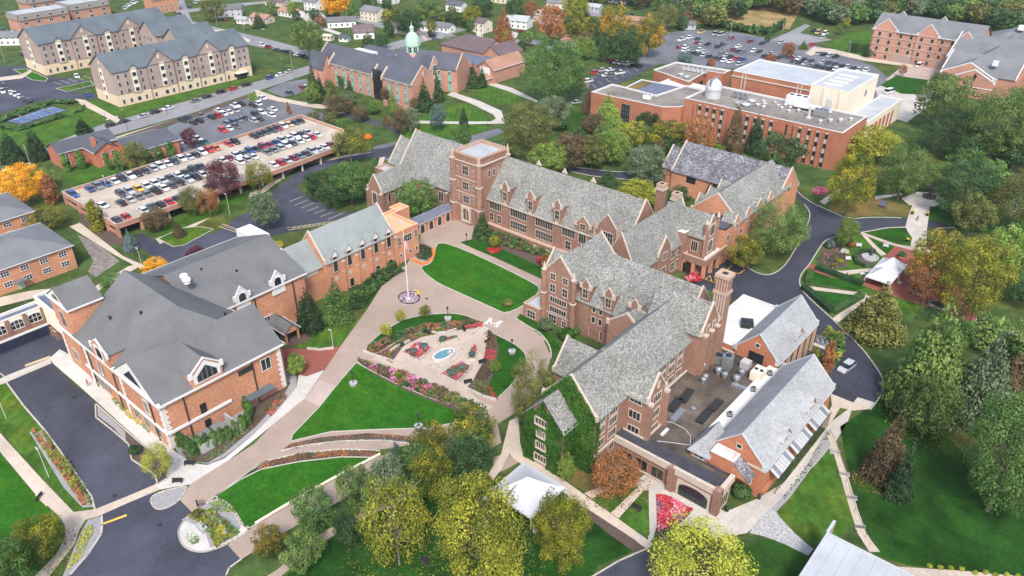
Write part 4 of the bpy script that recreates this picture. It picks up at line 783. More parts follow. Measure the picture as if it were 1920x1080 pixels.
for k in range(6): B.boxm('pier',-42.65,-42.1,133.2+k*3.4,133.9+k*3.4,0,6.3,'limestone_pink'); B.win(-42.66,135.2+k*3.4,.8,0,2.0,4.6,nx=2,ny=3,fr=.1,fm='metal_dark')
for v0,v1 in ((104.5,111.5),(112.6,119.6),(120.7,128)):
    n=int((v1-v0)/.85); aw=B.bit('glass_awning')
    for i in range(n): a=v0+i*(v1-v0)/n; b=a+(v1-v0)/n-.1; aw.prism([(-31.35,a,4.6),(-29.6,a,3.5),(-29.6,b,3.5),(-31.35,b,4.6)],.06,'metal_grey' if (i%5==1) else 'metal_light')
    aw.beam((-29.6,v0,3.45),(-29.6,v1,3.45),.14,.14,'metal_dark')
    for i in range(int((v1-v0)/.9)+1): aw.beam((-29.6,v0+i*.9,0),(-29.6,v0+i*.9,3.45),.09,.09,'metal_dark')
B.boxm('side_wall_base',-31.38,-30.9,103,131,0,1.0,'brick_cafe')
B.gable(-43.6,-40.2,98.6,104.6,6.6,9.0,'v','brick_cafe','slate_pale',zb=4.7,cop=(0,0),hip=(1,0),cm='limestone'); B.win(-41.9,98.5,5.2,3,1.9,1.2,nx=2,ny=1,fm='metal_light')
B.flat([(-40.0,98.9),(-35.8,98.9),(-35.8,101.4),(-40.0,101.4)],7.2,'brick_cafe','roof_white',zb=4.7,par=.3,cm='roof_white')
B.Rf.prism([(-35.8,98.8,7.4),(-32.6,98.8,4.9),(-32.6,101.5,4.9),(-35.8,101.5,7.4)],.2,'slate_dark'); B.W.poly([(-35.8,98.85,4.7),(-32.6,98.85,4.7),(-35.8,98.85,7.3)],'brick_cafe')
B.finish()
# ---------------- B/C: recital hall with dormers, cloister
B=Bld('recital_hall','orange brick recital hall with pale green roof and five white gabled tall windows','hall',-146,105)
B.gable(-151.4,-141.0,94.8,116.5,9.8,16.2,'v','brick_orange','shingle_green',cop=(1,1),cm='limestone')
B.gable(-151.8,-142.2,87.4,94.9,8.9,14.2,'v','brick_orange','shingle_green',cop=(1,0),cm='limestone'); B.boxm('stone_panel',-142.2,-142.05,88.6,93.4,7.4,8.4,'limestone')
for i,v in enumerate((97.7,102.0,106.2,110.5,114.8)):
    dormer(B,v,-140.8,0,2.1,8.2,10.5,12.2,4.2,'brick_orange','shingle_green',cm='white_trim',cop=False,wm2=None)
    B.W.poly([(-140.77,v-1.05,10.5),(-140.77,v+1.05,10.5),(-140.77,v,12.15)],'white_trim')
    B.win(-140.78,v,6.4,0,1.25,4.0,nx=1,ny=8,fr=.12,fm='limestone',mm='metal_dark'); mb=B.bit('medallion'); T_=[( -140.9,v+.62*math.cos(k*.524),4.4+.62*math.sin(k*.524)) for k in range(12)]; mb.poly(T_,'limestone')
    B.boxm('pilaster',-141,-140.45,v+1.85,v+2.55,0,8.2,'brick_orange'); B.boxm('pilaster_cap',-141,-140.35,v+1.8,v+2.6,8.2,8.6,'limestone'); B.boxm('pilaster_cap',-141,-140.4,v+1.8,v+2.6,5.6,5.8,'limestone')
    if i in (1,3,4): B.win(-140.95,v+.1,.3,0,1.2,2.2,nx=1,ny=1,fr=.1,fm='limestone_pink')
B.finish()
B=Bld('link_building','orange brick link building with flat terracotta roof beside the recital hall','building',-147,121)
B.flat([(-152.6,116.7),(-140.9,116.7),(-140.9,125.2),(-150.5,125.2),(-150.5,131.0),(-154.3,131.0),(-154.3,127.0),(-152.6,127.0)],8.6,'brick_orange','orange_roof',par=.6,cm='orange_roof')
B.win(-140.85,118.4,5.4,0,.8,2.1,nx=2,ny=2); B.win(-140.85,121.5,5.6,0,2.2,1.9,nx=3,ny=2); B.win(-140.85,124.2,5.8,0,.8,2.0,nx=2,ny=2)
for v in (118.6,121.8,124.2): B.win(-140.85,v,1.9,0,.55,.9,nx=1,ny=1)
B.boxm('rooftop_vent',-145.0,-144.2,118.2,119,8.6,9.8,'metal_light'); B.boxm('rooftop_vent',-146.4,-145.2,123,124,8.6,9.2,'metal_light')
B.finish()
B=Bld('cloister','brick cloister with arches and dark standing seam roof leading to the tower','cloister',-150,138)
B.gable(-153.2,-149.4,125.3,146.9,3.4,4.6,'v','brick_orange','roof_navy',oh=.35,cm='limestone',eave=.15)
for v in (127.6,131,134.4,137.8,141.2,144.6): B.win(-149.35,v,.1,0,1.5,2.6,nx=1,ny=1,arch=1,fr=.3)
B.finish()
# ---------------- A: performing arts hall (PAC)
B=Bld('arts_hall','large orange brick arts hall with grey shingle roofs, white gables and quoined corners','hall',-130,60)
def quoins(x,y,z0,z1,sx,sy):
    q=B.bit('quoins')
    k=0; z=z0
    while z<z1:
        a=.75 if k%2 else 1.05; b=1.05 if k%2 else .75
        q.box(*sorted((x-sx*.06,x+sx*a)),*sorted((y-sy*.06,y+sy*b)),z,z+.45,'white_trim'); z+=.62; k+=1
for (x,y,sx,sy) in ((-119.4,41.7,-1,1),(-119.4,67.0,-1,-1),(-151.0,41.7,1,1),(-163,42,1,1),(-135.6,41.7,1,1)): quoins(x,y,.3,10.4,sx,sy)
KW=dict(cm='white_trim')
B.gable(-135.6,-119.4,41.7,67.0,11,16.6,'v','brick_orange','shingle_grey',oh=.6,eave=.45,**KW)
B.gable(-153.6,-119.55,41.85,67.45,10.8,20.0,'u','brick_orange','shingle_grey',oh=.6,hip=(0,1),eave=.45,ends=(1,0),**KW)
B.gable(-166.0,-138.8,62.0,87.3,11.2,16.4,'v','brick_orange','shingle_grey',oh=.5,eave=.4,**KW)
B.gable(-162.8,-153.3,42.0,48.5,16.8,19.9,'v','brick_orange','shingle_grey',oh=.35,eave=.35,**KW)
B.gable(-166.8,-164.0,43.5,50,13.2,15.2,'v','brick_orange','shingle_grey',oh=.3,eave=.3,**KW)
# pediments in white with triangular glazing
def tri(part,u0,u1,za,zb,v,m,fl=1): B.bit(part).poly([(u0,v,za),(u1,v,za),((u0+u1)/2,v,zb)],m)
tri('gable_panel',-135.3,-119.7,11.3,16.7,41.2,'white_trim'); tri('gable_window',-130.9,-124.3,12.2,14.6,41.1,'glass_dark'); tri('gable_panel',-162.6,-153.5,16.9,19.8,41.75,'white_trim'); tri('gable_window',-160.2,-156.2,17.5,18.8,41.65,'glass_dark')
B.boxm('cornice',-136.2,-118.8,41.0,41.65,10.7,11.15,'white_trim'); B.boxm('cornice',-163.3,-152.9,41.5,41.95,16.4,16.8,'white_trim')
B.boxm('belt_course',-152,-119.3,41.35,41.65,3.9,4.4,'white_trim'); B.boxm('belt_course',-119.35,-119.0,41.4,54.8,3.7,4.2,'white_trim'); B.boxm('belt_course',-163.2,-152,41.6,41.95,8.9,9.4,'white_trim')
dormer(B,-140.6,41.2,3,6.6,9,13.2,15.4,8.5,'brick_orange','shingle_grey',cop=True,cm='white_trim'); B.win(-140.6,41.15,11.2,3,2.6,2.6,nx=3,ny=1,arch=.9,fm='white_trim',fr=.3,mm='metal_dark')
dormer(B,51.2,-118.9,0,6.2,10,13.4,15.9,8.6,'brick_orange','shingle_grey',cop=True,cm='white_trim'); B.bit('gable_panel').poly([(-118.78,48.5,11.4),(-118.78,53.9,11.4),(-118.78,53.9,13.4),(-118.78,51.2,15.7),(-118.78,48.5,13.4)],'white_trim'); B.bit('gable_window').poly([(-118.72,49.2,11.7),(-118.72,53.2,11.7),(-118.72,53.2,12.9),(-118.72,51.2,14.7),(-118.72,49.2,12.9)],'glass_dark')
for k in (-1,0,1): B.boxm('mullion',-118.7,-118.62,51.2+k*1.0-.06,51.2+k*1.0+.06,11.7,14.5-abs(k)*.9,'metal_grey')
for v in (71.2,80.2): dormer(B,v,-138.5,0,3.4,9,12.4,14.6,6,'white_trim','shingle_grey',cop=True,cm='white_trim'); B.win(-138.45,v,10.6,0,1.7,2.6,nx=2,ny=2,arch=1,fm='white_trim',mm='metal_dark')
B.boxm('parapet_screen',-166.4,-158.0,87.5,91.6,0,13.4,'white_trim')
B.win(-119.35,49.2,4.4,0,1.1,2.0,nx=1,ny=1,fr=.05,fm='metal_dark'); B.win(-119.35,49.4,.6,0,1.1,1.9,nx=1,ny=1,fr=.05,fm='metal_dark'); B.win(-119.35,63.4,6.5,0,2.0,2.6,nx=2,ny=1,fr=.1,fm='white_trim'); B.win(-119.35,59,8.2,0,3.2,1.0,nx=1,ny=1,fr=.05,fm='metal_dark')
for u in (-123.5,-127.5,-131.5,-144.5,-148): B.win(u,41.65,1.0,3,2.4,2.3,nx=3,ny=1,fr=.12,fm='limestone')
for u in (-125.8,-144.5): B.win(u,41.65,5.3,3,1.5,3.0,nx=2,ny=1,fr=.12,fm='white_trim')
B.win(-158.3,41.95,10.6,3,2.0,3.8,nx=2,ny=1,arch=.9,fr=.15,fm='limestone'); B.win(-158,41.95,2.2,3,2.4,2.6,nx=3,ny=1,fr=.15)
for v in (66,76.5): B.win(-138.75,v,2.0,0,2.4,2.6,nx=3,ny=2,fr=.12,fm='white_trim')
B.gable(-138.8,-132,76.0,79.6,3.0,4.6,'u','brick_orange','shingle_grey',oh=.3,zb=2.6,cm='white_trim',eave=.2,W=B.part('entrance_porch'))
for v in (76.2,79.4): B.boxm('porch_post',-132.4,-132.0,v-.2,v+.2,0,2.9,'brick_orange')
for dx in (0,1.9): B.bit('roof_fan').lathe((-147.5+dx,63.8-dx*.25,16.5),[(.75,0),(.75,.7),(.95,.75),(.8,1.15),(.3,1.35)],'white_trim')
for (x,y) in ((-119.25,46),(-119.25,60.5),(-138.65,74),(-138.65,84)): B.boxm('downpipe',x-.08,x+.12,y-.09,y+.09,0,10.6,'metal_dark')
for x in (-123.5,-138,-149): B.boxm('downpipe',x-.09,x+.09,41.45,41.64,0,10.4,'metal_dark')
for (x,y,z) in ((-128.5,58,16.2),(-140,50.5,17.2),(-147,47,14.8),(-131,63,14.6),(-146,75,13.9),(-150,69,15.4),(-122.5,50,13.4)): B.boxm('roof_pipe',x-.18,x+.18,y-.18,y+.18,z-.6,z+.7,'metal_dark')
B.boxm('lean_to_roof',-119.6,-117.4,57.0,63.5,2.7,2.95,'shingle_blue')
B.finish()
# enclosed footbridge
B=Bld('footbridge','enclosed brick and white footbridge with arched windows spanning the entry road','footbridge',-178,36,)
B.flat([(-178.4,-30),(-175.0,-30),(-175.0,45.4),(-178.4,45.4)],7.7,'stucco_cream','roof_navy',zb=4.3,par=.5,cm='white_trim')
B.boxm('brick_band',-175.02,-174.7,-30,45.4,4.1,5.1,'brick_campus'); B.boxm('white_band',-175.02,-174.55,-30,45.4,3.6,4.1,'white_trim')
for v in (42.9,39.2,35.6,32,28.4): B.win(-174.95,v-1.8,5.3,0,2.5,2.1,nx=3,ny=2,arch=.5,fr=.1,fm='white_trim'); B.boxm('pilaster',-175.0,-174.5,v-.35,v+.35,5.1,8.1,'brick_campus')
B.rect(-178.2,-163.0,43.0,47.0,9.2,'stucco_cream','roof_navy',zb=4.3,par=.4,cm='white_trim')
for (x,y) in ((-175.6,43.8),(-173.2,43.9),(-175.6,20)): B.boxm('pier',x-.6,x+.6,y-.6,y+.6,0,3.6,'brick_campus'); B.boxm('pier_cap',x-.7,x+.7,y-.7,y+.7,2.3,2.55,'limestone')
B.finish()
# ---------------- K: science complex
B=Bld('science_building','flat roofed orange brick science building with observatory dome and vertical window bays','science building',-110,268)
B.rect(-137,-78.3,257.3,280.2,12.8,'brick_science','roof_gravel',par=.45,cm='white_trim')
for us in ((-130.4,-127.4,-124.5,-121.5),(-111.7,-108.7,-105.8,-102.7),(-92.4,-89.2,-86.2,-83.2)):
    for u in us: 
        B.boxm('bay_panel',u-.62,u+.62,257.0,257.28,0,12.2,'limestone')
        for z in (10.2,6.9,3.6,.4): B.win(u,257.0,z,3,.95,1.55,nx=1,ny=1,fr=.06,fm='metal_grey')
    for k in range(5): a=us[0]-1.5+k*3.0; B.boxm('brick_fin',a-.5,a+.5,256.4,257.28,0,12.6,'brick_science')
for u in (-97.2,): B.win(u,257.25,8.5,3,.4,3.5,nx=1,ny=1,fr=.05,fm='metal_dark')
dm=B.part('observatory_dome'); dm.lathe((-130.6,266.5,12.8),[(2.9,0),(2.9,3.0),(3.15,3.05),(3.1,3.9),(2.75,5.1),(2.1,6.1),(1.2,6.75),(.3,7.0)],'metal_light',24); dm.box(-130.9,-130.3,263.6,269.4,16.6,20.0,'metal_grey')
B.finish()
def vent(x,y,z,r,h,label,m='metal_light',kind='roof_vent'):
    b=MB(); b.lathe((x,y,z),[(r*.6,0),(r*.6,h*.45),(r,h*.5),(r*.95,h*.85),(r*.4,h)],m,10); o=b.build(kind,None,(x,y,z)); PEND.append((tag(o,label,'roof vent',None),label)); return o
def unit(x,y,z,w,d,h,label,ang=0,m='metal_light',fan=2,cat='air handler',name='air_handler'):
    r=thing(name,label,cat,x,y,z); PEND.append((r,label)); b=MB(); T=TF(x,y,ang); b.box(-w/2,w/2,-d/2,d/2,z+.25,z+h,m,T); b.box(-w*.46,w*.46,-d*.46,d*.46,z,z+.25,'metal_dark',T); b.build('casing',r,(x,y,z)).location=(0,0,0)
    for i in range(fan):
        f=MB(); c=T(((-w/2+w*(i+.5)/fan),0,0)); f.cyl((c[0],c[1],z+h),min(w/fan,d)*.36,min(w/fan,d)*.36,.12,'metal_dark',12); f.build('fan',r,(x,y,z)).location=(0,0,0)
    return r
ZK=12.8
unit(-102.5,277.5,ZK,7.5,4.2,3.6,'large white air handler on the science building roof',0,'white_trim',3)
unit(-97.5,274.5,ZK+.6,9,2.6,1.2,'long white duct unit beside the large air handler on the science roof',.1,'white_trim',0)
for i in range(3): unit(-124.5+i*2.0,272.1,ZK,1.7,2.2,1.5,'small boxy chiller in a row behind the observatory dome',0,'metal_grey',1)
for (x,y,r,h) in ((-116.5,270,1.4,1.2),(-116.2,264.7,1.6,1.1),(-118.5,263.5,1.0,1.4),(-113,267.5,.9,1),(-110.4,266.6,.8,1),(-111.5,270,.8,1),(-107.3,272,.7,.9),(-105,270,.7,.9),(-105.5,274,.7,.9),(-103,272.5,.6,.9),(-101.5,268,.7,1),(-99,270.5,.7,1.2),(-113.5,273,.7,.9),(-109.5,274.5,.6,.9),(-106.8,276.5,.6,.9),(-86.2,267,.8,1.3),(-83.5,269,.8,1.5),(-88.5,264,.7,1.2),(-81.5,273,.7,1.2)): vent(x,y,ZK,r,h,'round metal roof vent among the gravel roof vents of the science building')
for (x,y) in ((-92.2,286.3-8),(-90.6,277.5),(-93.5,266)): 
    b=MB(); b.lathe((x,y,ZK),[(1.0,0),(1.0,.5),(.45,.6),(.45,4.2),(.6,4.3),(.3,4.6)],'metal_light',10); PEND.append((tag(b.build('exhaust_stack',None,(x,y,ZK)),None,'exhaust stack'),'tall thin exhaust stack on the science building roof'))
unit(-91.5,271.5,ZK,4.5,3.5,2.2,'cluttered grey fan cabinet near the east end of the science roof',.1,'metal_grey',3)
B=Bld('field_house','brick and cream field house with pale flat roof and tall stage tower','gymnasium',-112,300)
B.rect(-134.5,-103.1,289.2,312.4,16.9,'brick_science','roof_membrane',par=.35,cm='white_trim')
B.rect(-103.0,-88.5,289.0,318.5,17.4,'stucco_cream','roof_membrane',par=.5,cm='white_trim')
B.boxm('band',-134.6,-103.1,288.9,289.15,15.2,15.7,'limestone')
for u in (-130.2,-128.8,-107.8,-106.4): B.boxm('vertical_band',u-.2,u+.2,288.85,289.15,9,16.8,'limestone')
for k in range(4): B.boxm('skylight',-100.5,-93.5,294+k*5.0,296+k*5,17.42,17.8,'roof_white')
for u in (-97.5,-91.5): B.boxm('pilaster',u-.5,u+.5,288.7,289,0,17.6,'stucco_cream')
B.boxm('pilaster',-88.5,-88.2,299,301,0,17.6,'stucco_cream'); B.win(-88.45,307,12.5,0,1.4,1.9,nx=1,ny=1,fr=.1,fm='metal_grey')
B.flat([(-88.4,292.5),(-80.6,290.0),(-80.0,327),(-88.4,327)],7.6,'stucco_cream','roof_membrane',par=.4,cm='white_trim')
for k in range(7): B.boxm('brick_panel',-80.55,-80.1,294+k*4.5,296.3+k*4.5,0,6.0,'brick_science')
B.finish()
B=Bld('lecture_wing','low brick lecture wing with gravel roof and green roof terrace beside the science building','building',-155,265)
B.flat([(-173.5,249),(-142.2,250.6),(-137.2,255.5),(-137.2,281),(-150,281),(-152,262),(-168,263.5),(-173.5,263.5)],9.9,'brick_science','roof_gravel',par=.45,cm='white_trim')
B.flat([(-168,263.7),(-152.2,262.2),(-150.2,281),(-169.5,279)],9.4,'brick_science','roof_navy',par=.2,cm='white_trim'); B.boxm('roof_garden',-167.8,-163.5,264.4,278,9.45,9.6,'grass_dry_roof') if 'grass_dry_roof' in MT else B.boxm('roof_garden',-167.8,-163.5,264.4,278,9.45,9.6,'lawn_dry')
B.flat([(-171.3,291),(-150.8,284.6),(-153,304.5),(-146,305.2),(-146,312),(-170.5,308.5)],10.4,'brick_science','roof_gravel',par=.45,cm='white_trim')
B.rect(-162,-137.3,281.2,289,9.0,'brick_science','roof_white',par=.3,cm='white_trim')
for (u,w_) in ((-157.5,3.6),(-166.5,3.0)): B.win(u,249.6,1.0,3,w_,7.5,nx=4,ny=4,fr=.1,fm='metal_grey')
B.win(-152.2,296,2,0,7,6,nx=6,ny=3,fr=.1,fm='metal_dark'); B.win(-149.5,304.9,3,3,4.5,5,nx=4,ny=2,fr=.1,fm='metal_dark')
B.finish()
for i in range(5): unit(-161.5+i*2.2,301,10.4,1.9,2.2,1.6,'boxy condenser in a row on the lecture wing roof',0,'metal_light',1)
for (x,y) in ((-158.5,292),(-155,290.5)): vent(x,y,10.4,1.2,1.1,'round vent at the edge of the lecture wing roof')
unit(-152.5,256.5,9.9,3,2.4,1.8,'white rooftop cabinet on the low gravel roof of the lecture wing',.2,'white_trim',2)
# ---------------- L: north east residence
B=Bld('north_residence','brick residence hall with grey roof and white trimmed gables beyond the car park','residence hall',-95,420)
B.gable(-123.5,-76,417,438,14.2,20.0,'u','brick_soft','shingle_mid',cm='white_trim',cop=(0,0),eave=.3,oh=.6)
for (u,w_) in ((-117.3,10.8),(-97.8,9.6)): 
    dormer(B,u,416.3,3,w_,0,14.4,19.4,12,'brick_soft','shingle_mid',cop=True,cm='white_trim'); dormer(B,u,438.7,1,w_,0,14.4,19.4,12,'brick_soft','shingle_mid',cop=True,cm='white_trim')
dormer(B,-81.3,415.6,3,8.5,0,14.0,18.4,12,'brick_soft','shingle_mid',cop=True,cm='white_trim'); B.boxm('bay_frame',-84,-78.6,415.2,415.55,7.5,13.2,'white_trim'); B.win(-82.6,415.2,8.2,3,1.6,4.2,nx=2,ny=3,fr=.1,fm='white_trim'); B.win(-80.0,415.2,8.2,3,1.6,4.2,nx=2,ny=3,fr=.1,fm='white_trim')
B.boxm('base_course',-123.6,-76,416.7,416.98,.0,3.6,'brick_taupe')
for z in (.9,4.4,7.9,11.4):
    for u in (-119.8,-114.8,-100.3,-95.4): B.win(u,416.2,z,3,1.2,1.7,nx=1,ny=1,fr=.1)
    for u in (-110.0,-105.2,-91.2,-86.8): B.win(u,416.95,z,3,1.2,1.7,nx=1,ny=1,fr=.1)
for z in (3.9,7.4,10.9,14.1): B.boxm('string_course',-122.9,-111.7,416.05,416.28,z-.25,z,'limestone'); B.boxm('string_course',-102.7,-93,416.05,416.28,z-.25,z,'limestone'); B.boxm('string_course',-111.7,-102.8,416.75,416.98,z-.25,z,'limestone'); B.boxm('string_course',-92.9,-85.6,416.75,416.98,z-.25,z,'limestone')
B.gable(-80.2,-59.6,379,396,8.2,13.4,'v','brick_soft','shingle_mid',cm='white_trim',cop=(1,0),eave=.3,oh=.6); B.gable(-75.5,-58.6,376.6,379.3,7.2,11.4,'v','brick_soft','shingle_mid',cm='white_trim',cop=(1,0),oh=.3)
B.gable(-81.2,-52.2,384,406,8.4,14.2,'u','brick_soft','shingle_mid',cm='white_trim',cop=(1,1),oh=.5); B.gable(-84.5,-47.5,402,436,9.6,17.4,'u','brick_soft','shingle_mid',cm='white_trim',cop=(1,1),oh=.5); B.gable(-80,-5,430,462,11.0,18.6,'u','brick_soft','shingle_mid',cm='white_trim',oh=.5,hip=(1,0)); B.gable(-74,-58,392,440,10,15.8,'v','brick_soft','shingle_mid',cm='white_trim',oh=.3,hip=(1,0))
B.boxm('wall_cross',-66.9,-65.6,376.2,376.5,8.9,9.4,'metal_dark'); B.boxm('wall_cross',-66.5,-66.0,376.2,376.49,7.9,10.4,'metal_dark'); B.boxm('string_course',-75.4,-58.6,376.35,376.58,4.4,4.7,'white_trim')
B.boxm('rooftop_unit',-63,-61,386,388,12.2,14.2,'white_trim'); B.boxm('rooftop_unit',-66,-63.5,440,443,17.6,19.6,'white_trim')
for k in range(6): B.boxm('pilaster',-52.2,-51.2,385+k*4,386.5+k*4,0,8.6,'brick_soft'); B.boxm('pilaster',-47.5,-46.5,404+k*5,405.6+k*5,0,9.8,'brick_soft')
B.finish()
# ---------------- M: twin dormitories
def twin(label,u0,u1,v0,v1,windows=True):
    B=Bld('apartment_hall',label,'residence hall',(u0+u1)/2,(v0+v1)/2); KW=dict(cm='metal_dark')
    B.gable(u0,u1,v0,v1,14.2,19.8,'v','brick_taupe','shingle_blue',oh=.5,zb=4.4,**KW)
    pl=MB(); pl.box(u0-.04,u1+.06,v0-.06,v1+.04,0,4.5,'stucco_sand'); pl.build('plinth',B.root)
    gs=[(v0+8.8,0),(v0+20.4,1),(v0+31.9,0),(v0+43.0,1),(v0+54.4,0)]
    for v,big in gs:
        if v>v1-3: continue
        if big: dormer(B,v,u1+.35,0,11.6,4.5,14.2,19.7,10,'brick_taupe','shingle_blue',cop=False,cm='metal_dark',oh=.4); B.boxm('stucco_panel',u1+.36,u1+.5,v-.3,v+1.9,4.5,14.5,'stucco_cream'); B.boxm('vent_panel',u1+.36,u1+.48,v-.3,v+.3,16.3,17.6,'stucco_cream')
        else: dormer(B,v,u1+.35,0,3.9,4.5,14.3,15.9,4,'brick_taupe','shingle_blue',cop=False,cm='metal_dark',oh=.3); B.boxm('stucco_panel',u1+.36,u1+.5,v-1.2,v+1.2,4.5,14.4,'stucco_cream')
        c=v+.8 if big else v
        for z in (11.2,8.1,5.0): B.win(u1+.5,c,z,0,1.5,1.5,nx=1,ny=1,fr=.1,fm='siding_grey')
        B.win(u1+.06,c,1.0,0,1.4,1.5,nx=1,ny=1,fr=.1,fm='siding_grey')
    for v in (v0+2.2,v0+5.4,v0+12.0,v0+16.2,v0+24.2,v0+28.4,v0+35.4,v0+39.2,v0+47,v0+50.9,v0+58,v0+60.6):
        if v>v1-1: continue
        big=any(abs(v-g)<5.8 and b for g,b in gs)
        for z in (11.2,8.1,5.0,1.0): B.win(u1+(.36 if big and z>4 else .02)+(.04 if z<4 else 0),v,z,0,.95,1.5,nx=1,ny=2,fr=.08,fm='siding_grey')
    um=(u0+u1)/2; B.boxm('stucco_panel',um-1.5,um+1.3,v0-.15,v0,1,14.2,'stucco_cream')
    for z in (12,8.9,5.8,2.2): B.win(um,v0-.15,z-.6,3,1.6,1.5,nx=2,ny=1,fr=.08,fm='siding_grey')
    B.boxm('vent_panel',um-.3,um+.3,v0-.12,v0,16.0,17.2,'stucco_cream')
    for v in (v0+14.5,v0+26.4,v0+37.1,v0+49): 
        if v<v1-2: B.boxm('downpipe',u1+.37,u1+.5,v-.08,v+.08,0,14.1,'brick_dark')
    return B
B=twin('front four storey taupe and sand apartment hall with steep slate blue roof',-348,-328.6,133.2,196.2); B.boxm('entrance',-328.5,-327.2,188,192.5,.1,2.6,'glass_dark'); B.boxm('entrance_canopy',-328.5,-326.6,187.5,193,2.6,2.9,'stucco_cream'); B.finish()
B=twin('rear taupe apartment hall with link wing and slate blue roofs behind the front one',-423,-401.0,133.5,197.5)
B.gable(-392,-376,177,197.3,14.2,19.8,'v','brick_taupe','shingle_blue',oh=.5,zb=0,cm='metal_dark'); B.gable(-369,-352,177,195.6,14.2,19.8,'v','brick_taupe','shingle_blue',oh=.5,cm='metal_dark'); B.gable(-402,-350,182,195,13.5,17.6,'u','brick_taupe','shingle_blue',oh=.3,cm='metal_dark')
for u in (-398,-394,-387,-384,-381,-373,-364,-360.5,-357): 
    pl=176.95 if (-392<u<-376 or -369<u<-352) else 181.95
    for z in (11.2,8.1,5.0): B.win(u,pl,z,3,1.0,1.5,nx=1,ny=1,fr=.1,fm='siding_grey')
B.finish()
# ---------------- N: seminary with cupola
B=Bld('seminary','brick seminary with dark slate roofs and a pale green copper cupola','seminary',-262,222)
B.gable(-296.3,-234.6,210.5,223.0,10.2,16.2,'u','brick_soft','shingle_slate',cop=(1,1),cm='limestone',eave=.3)
B.gable(-297.5,-288,206.5,212,8.4,14.2,'u','brick_soft','shingle_slate',cop=(0,0),cm='limestone')
for u,w_ in ((-287.5,.6),(-258.5,.6),(-252.5,.6)): B.bit('stone_fin').prism([(u-w_/2,209.6,10.4),(u+w_/2,209.6,10.4),(u+w_/2,213.5,14.0),(u-w_/2,213.5,14.0)],1.6,'limestone')
B.boxm('recess',-258.2,-252.8,209.9,210.45,0,12.6,'glass_dark')
for u in (-283.5,-278,-272.5,-267,-262,-255.5,-248.5,-243.5,-238.3):
    B.boxm('bay_panel',u-.8,u+.8,210.2,210.45,.4,9.7,'teal_panel')
    for z in (7.6,4.4,1.2): B.win(u,210.2,z,3,1.3,1.5,nx=2,ny=2,fr=.08,fm='white_trim')
B.boxm('attic_slot',-234.62,-234.3,216.4,217.1,11.8,14.2,'limestone')
B.boxm('terrace_wall',-248,-233,206.0,206.5,0,2.4,'brick_soft')
CU=(-262,237)
B.rect(-290,-266,224,240,7.8,'brick_soft','roof_membrane',par=.3,cm='metal_grey'); B.rect(-298,-285,228,236,10,'siding_grey','roof_white',par=.2,cm='white_trim'); B.gable(-300,-277,238,249,8,10,'u','brick_soft','shingle_slate',cop=(0,1),cm='limestone')
T=TF(-262,237,R(18)); sv=B.T; B.T=T; B.ang=R(18)
B.gable(-6,24.5,-6.3,6.3,10,15.2,'u','brick_soft','shingle_slate',cop=(0,1),cm='limestone')
for u in (6,11,16,21): B.boxm('bay_panel',u-.8,u+.8,-6.5,-6.32,.4,9.6,'teal_panel'); B.win(u,-6.5,7.4,3,1.3,1.5,nx=2,ny=2,fr=.08,fm='white_trim'); B.win(u,-6.5,3.5,3,1.3,1.5,nx=2,ny=2,fr=.08,fm='white_trim')
B.T=sv; B.ang=0
B.gable(-270,-254,222,238,9.5,14.0,'v','brick_soft','shingle_slate',cop=(0,0),cm='limestone')
B.gable(-254.5,-247.0,232.5,238.5,9.5,14.3,'u','brick_soft','shingle_slate',cop=(0,1),cm='limestone'); B.win(-246.95,235.5,6.6,0,3.0,4.4,nx=4,ny=4,fr=.2,fm='white_trim')
cu=B.part('cupola'); cu.lathe((*CU,12.5),[(4.3,0),(3.9,.9),(3.6,1.1)],'brick_soft',8); cu.lathe((*CU,13.6),[(3.3,0),(3.3,3.2),(3.6,3.3),(3.55,3.7),(3.4,5.2),(2.8,7.0),(2.0,8.2),(.9,8.9),(.85,10.4),(1.1,10.6),(.7,11.3),(.2,11.8),(.1,13.2)],'copper_green',8)
for k in range(8):
    a=k*math.pi/4+math.pi/8; r_=3.3*math.cos(math.pi/8)+.06; window(B.root,(CU[0]+r_*math.cos(a),CU[1]+r_*math.sin(a),14.3),a,1.5,2.3,2,2,.12,'copper_green')
B.finish()
# brown roofed chapel house
B=Bld('brown_chapel','brick chapel annex with plum brown roofs and flat roofed glazed link','chapel',-255,280)
B.gable(-284,-256,276,294,7.0,11.5,'u','brick_soft','shingle_brown',cm='white_trim',hip=(1,0),oh=.5); B.gable(-262,-248,280,296,6,9.5,'v','brick_soft','shingle_brown',cm='white_trim',oh=.4)
B.rect(-266,-244,262,277,5.4,'brick_soft','roof_navy',par=.3,cm='metal_grey')
for u in (-258,-254,-250): B.win(u,261.95,.8,3,2.6,3.2,nx=3,ny=2,fr=.1,fm='metal_dark')
B.gable(-244,-234,259,281,6.2,9.6,'v','brick_soft','shingle_rust',cm='white_trim',cop=(0,0),eave=.2); B.boxm('gable_panel',-242,-236,258.7,258.95,2.2,6.8,'siding_white'); B.gable(-240.6,-235,254.5,259.2,2.8,4.2,'v','brick_soft','shingle_rust',cm='white_trim',eave=.2)
B.finish()
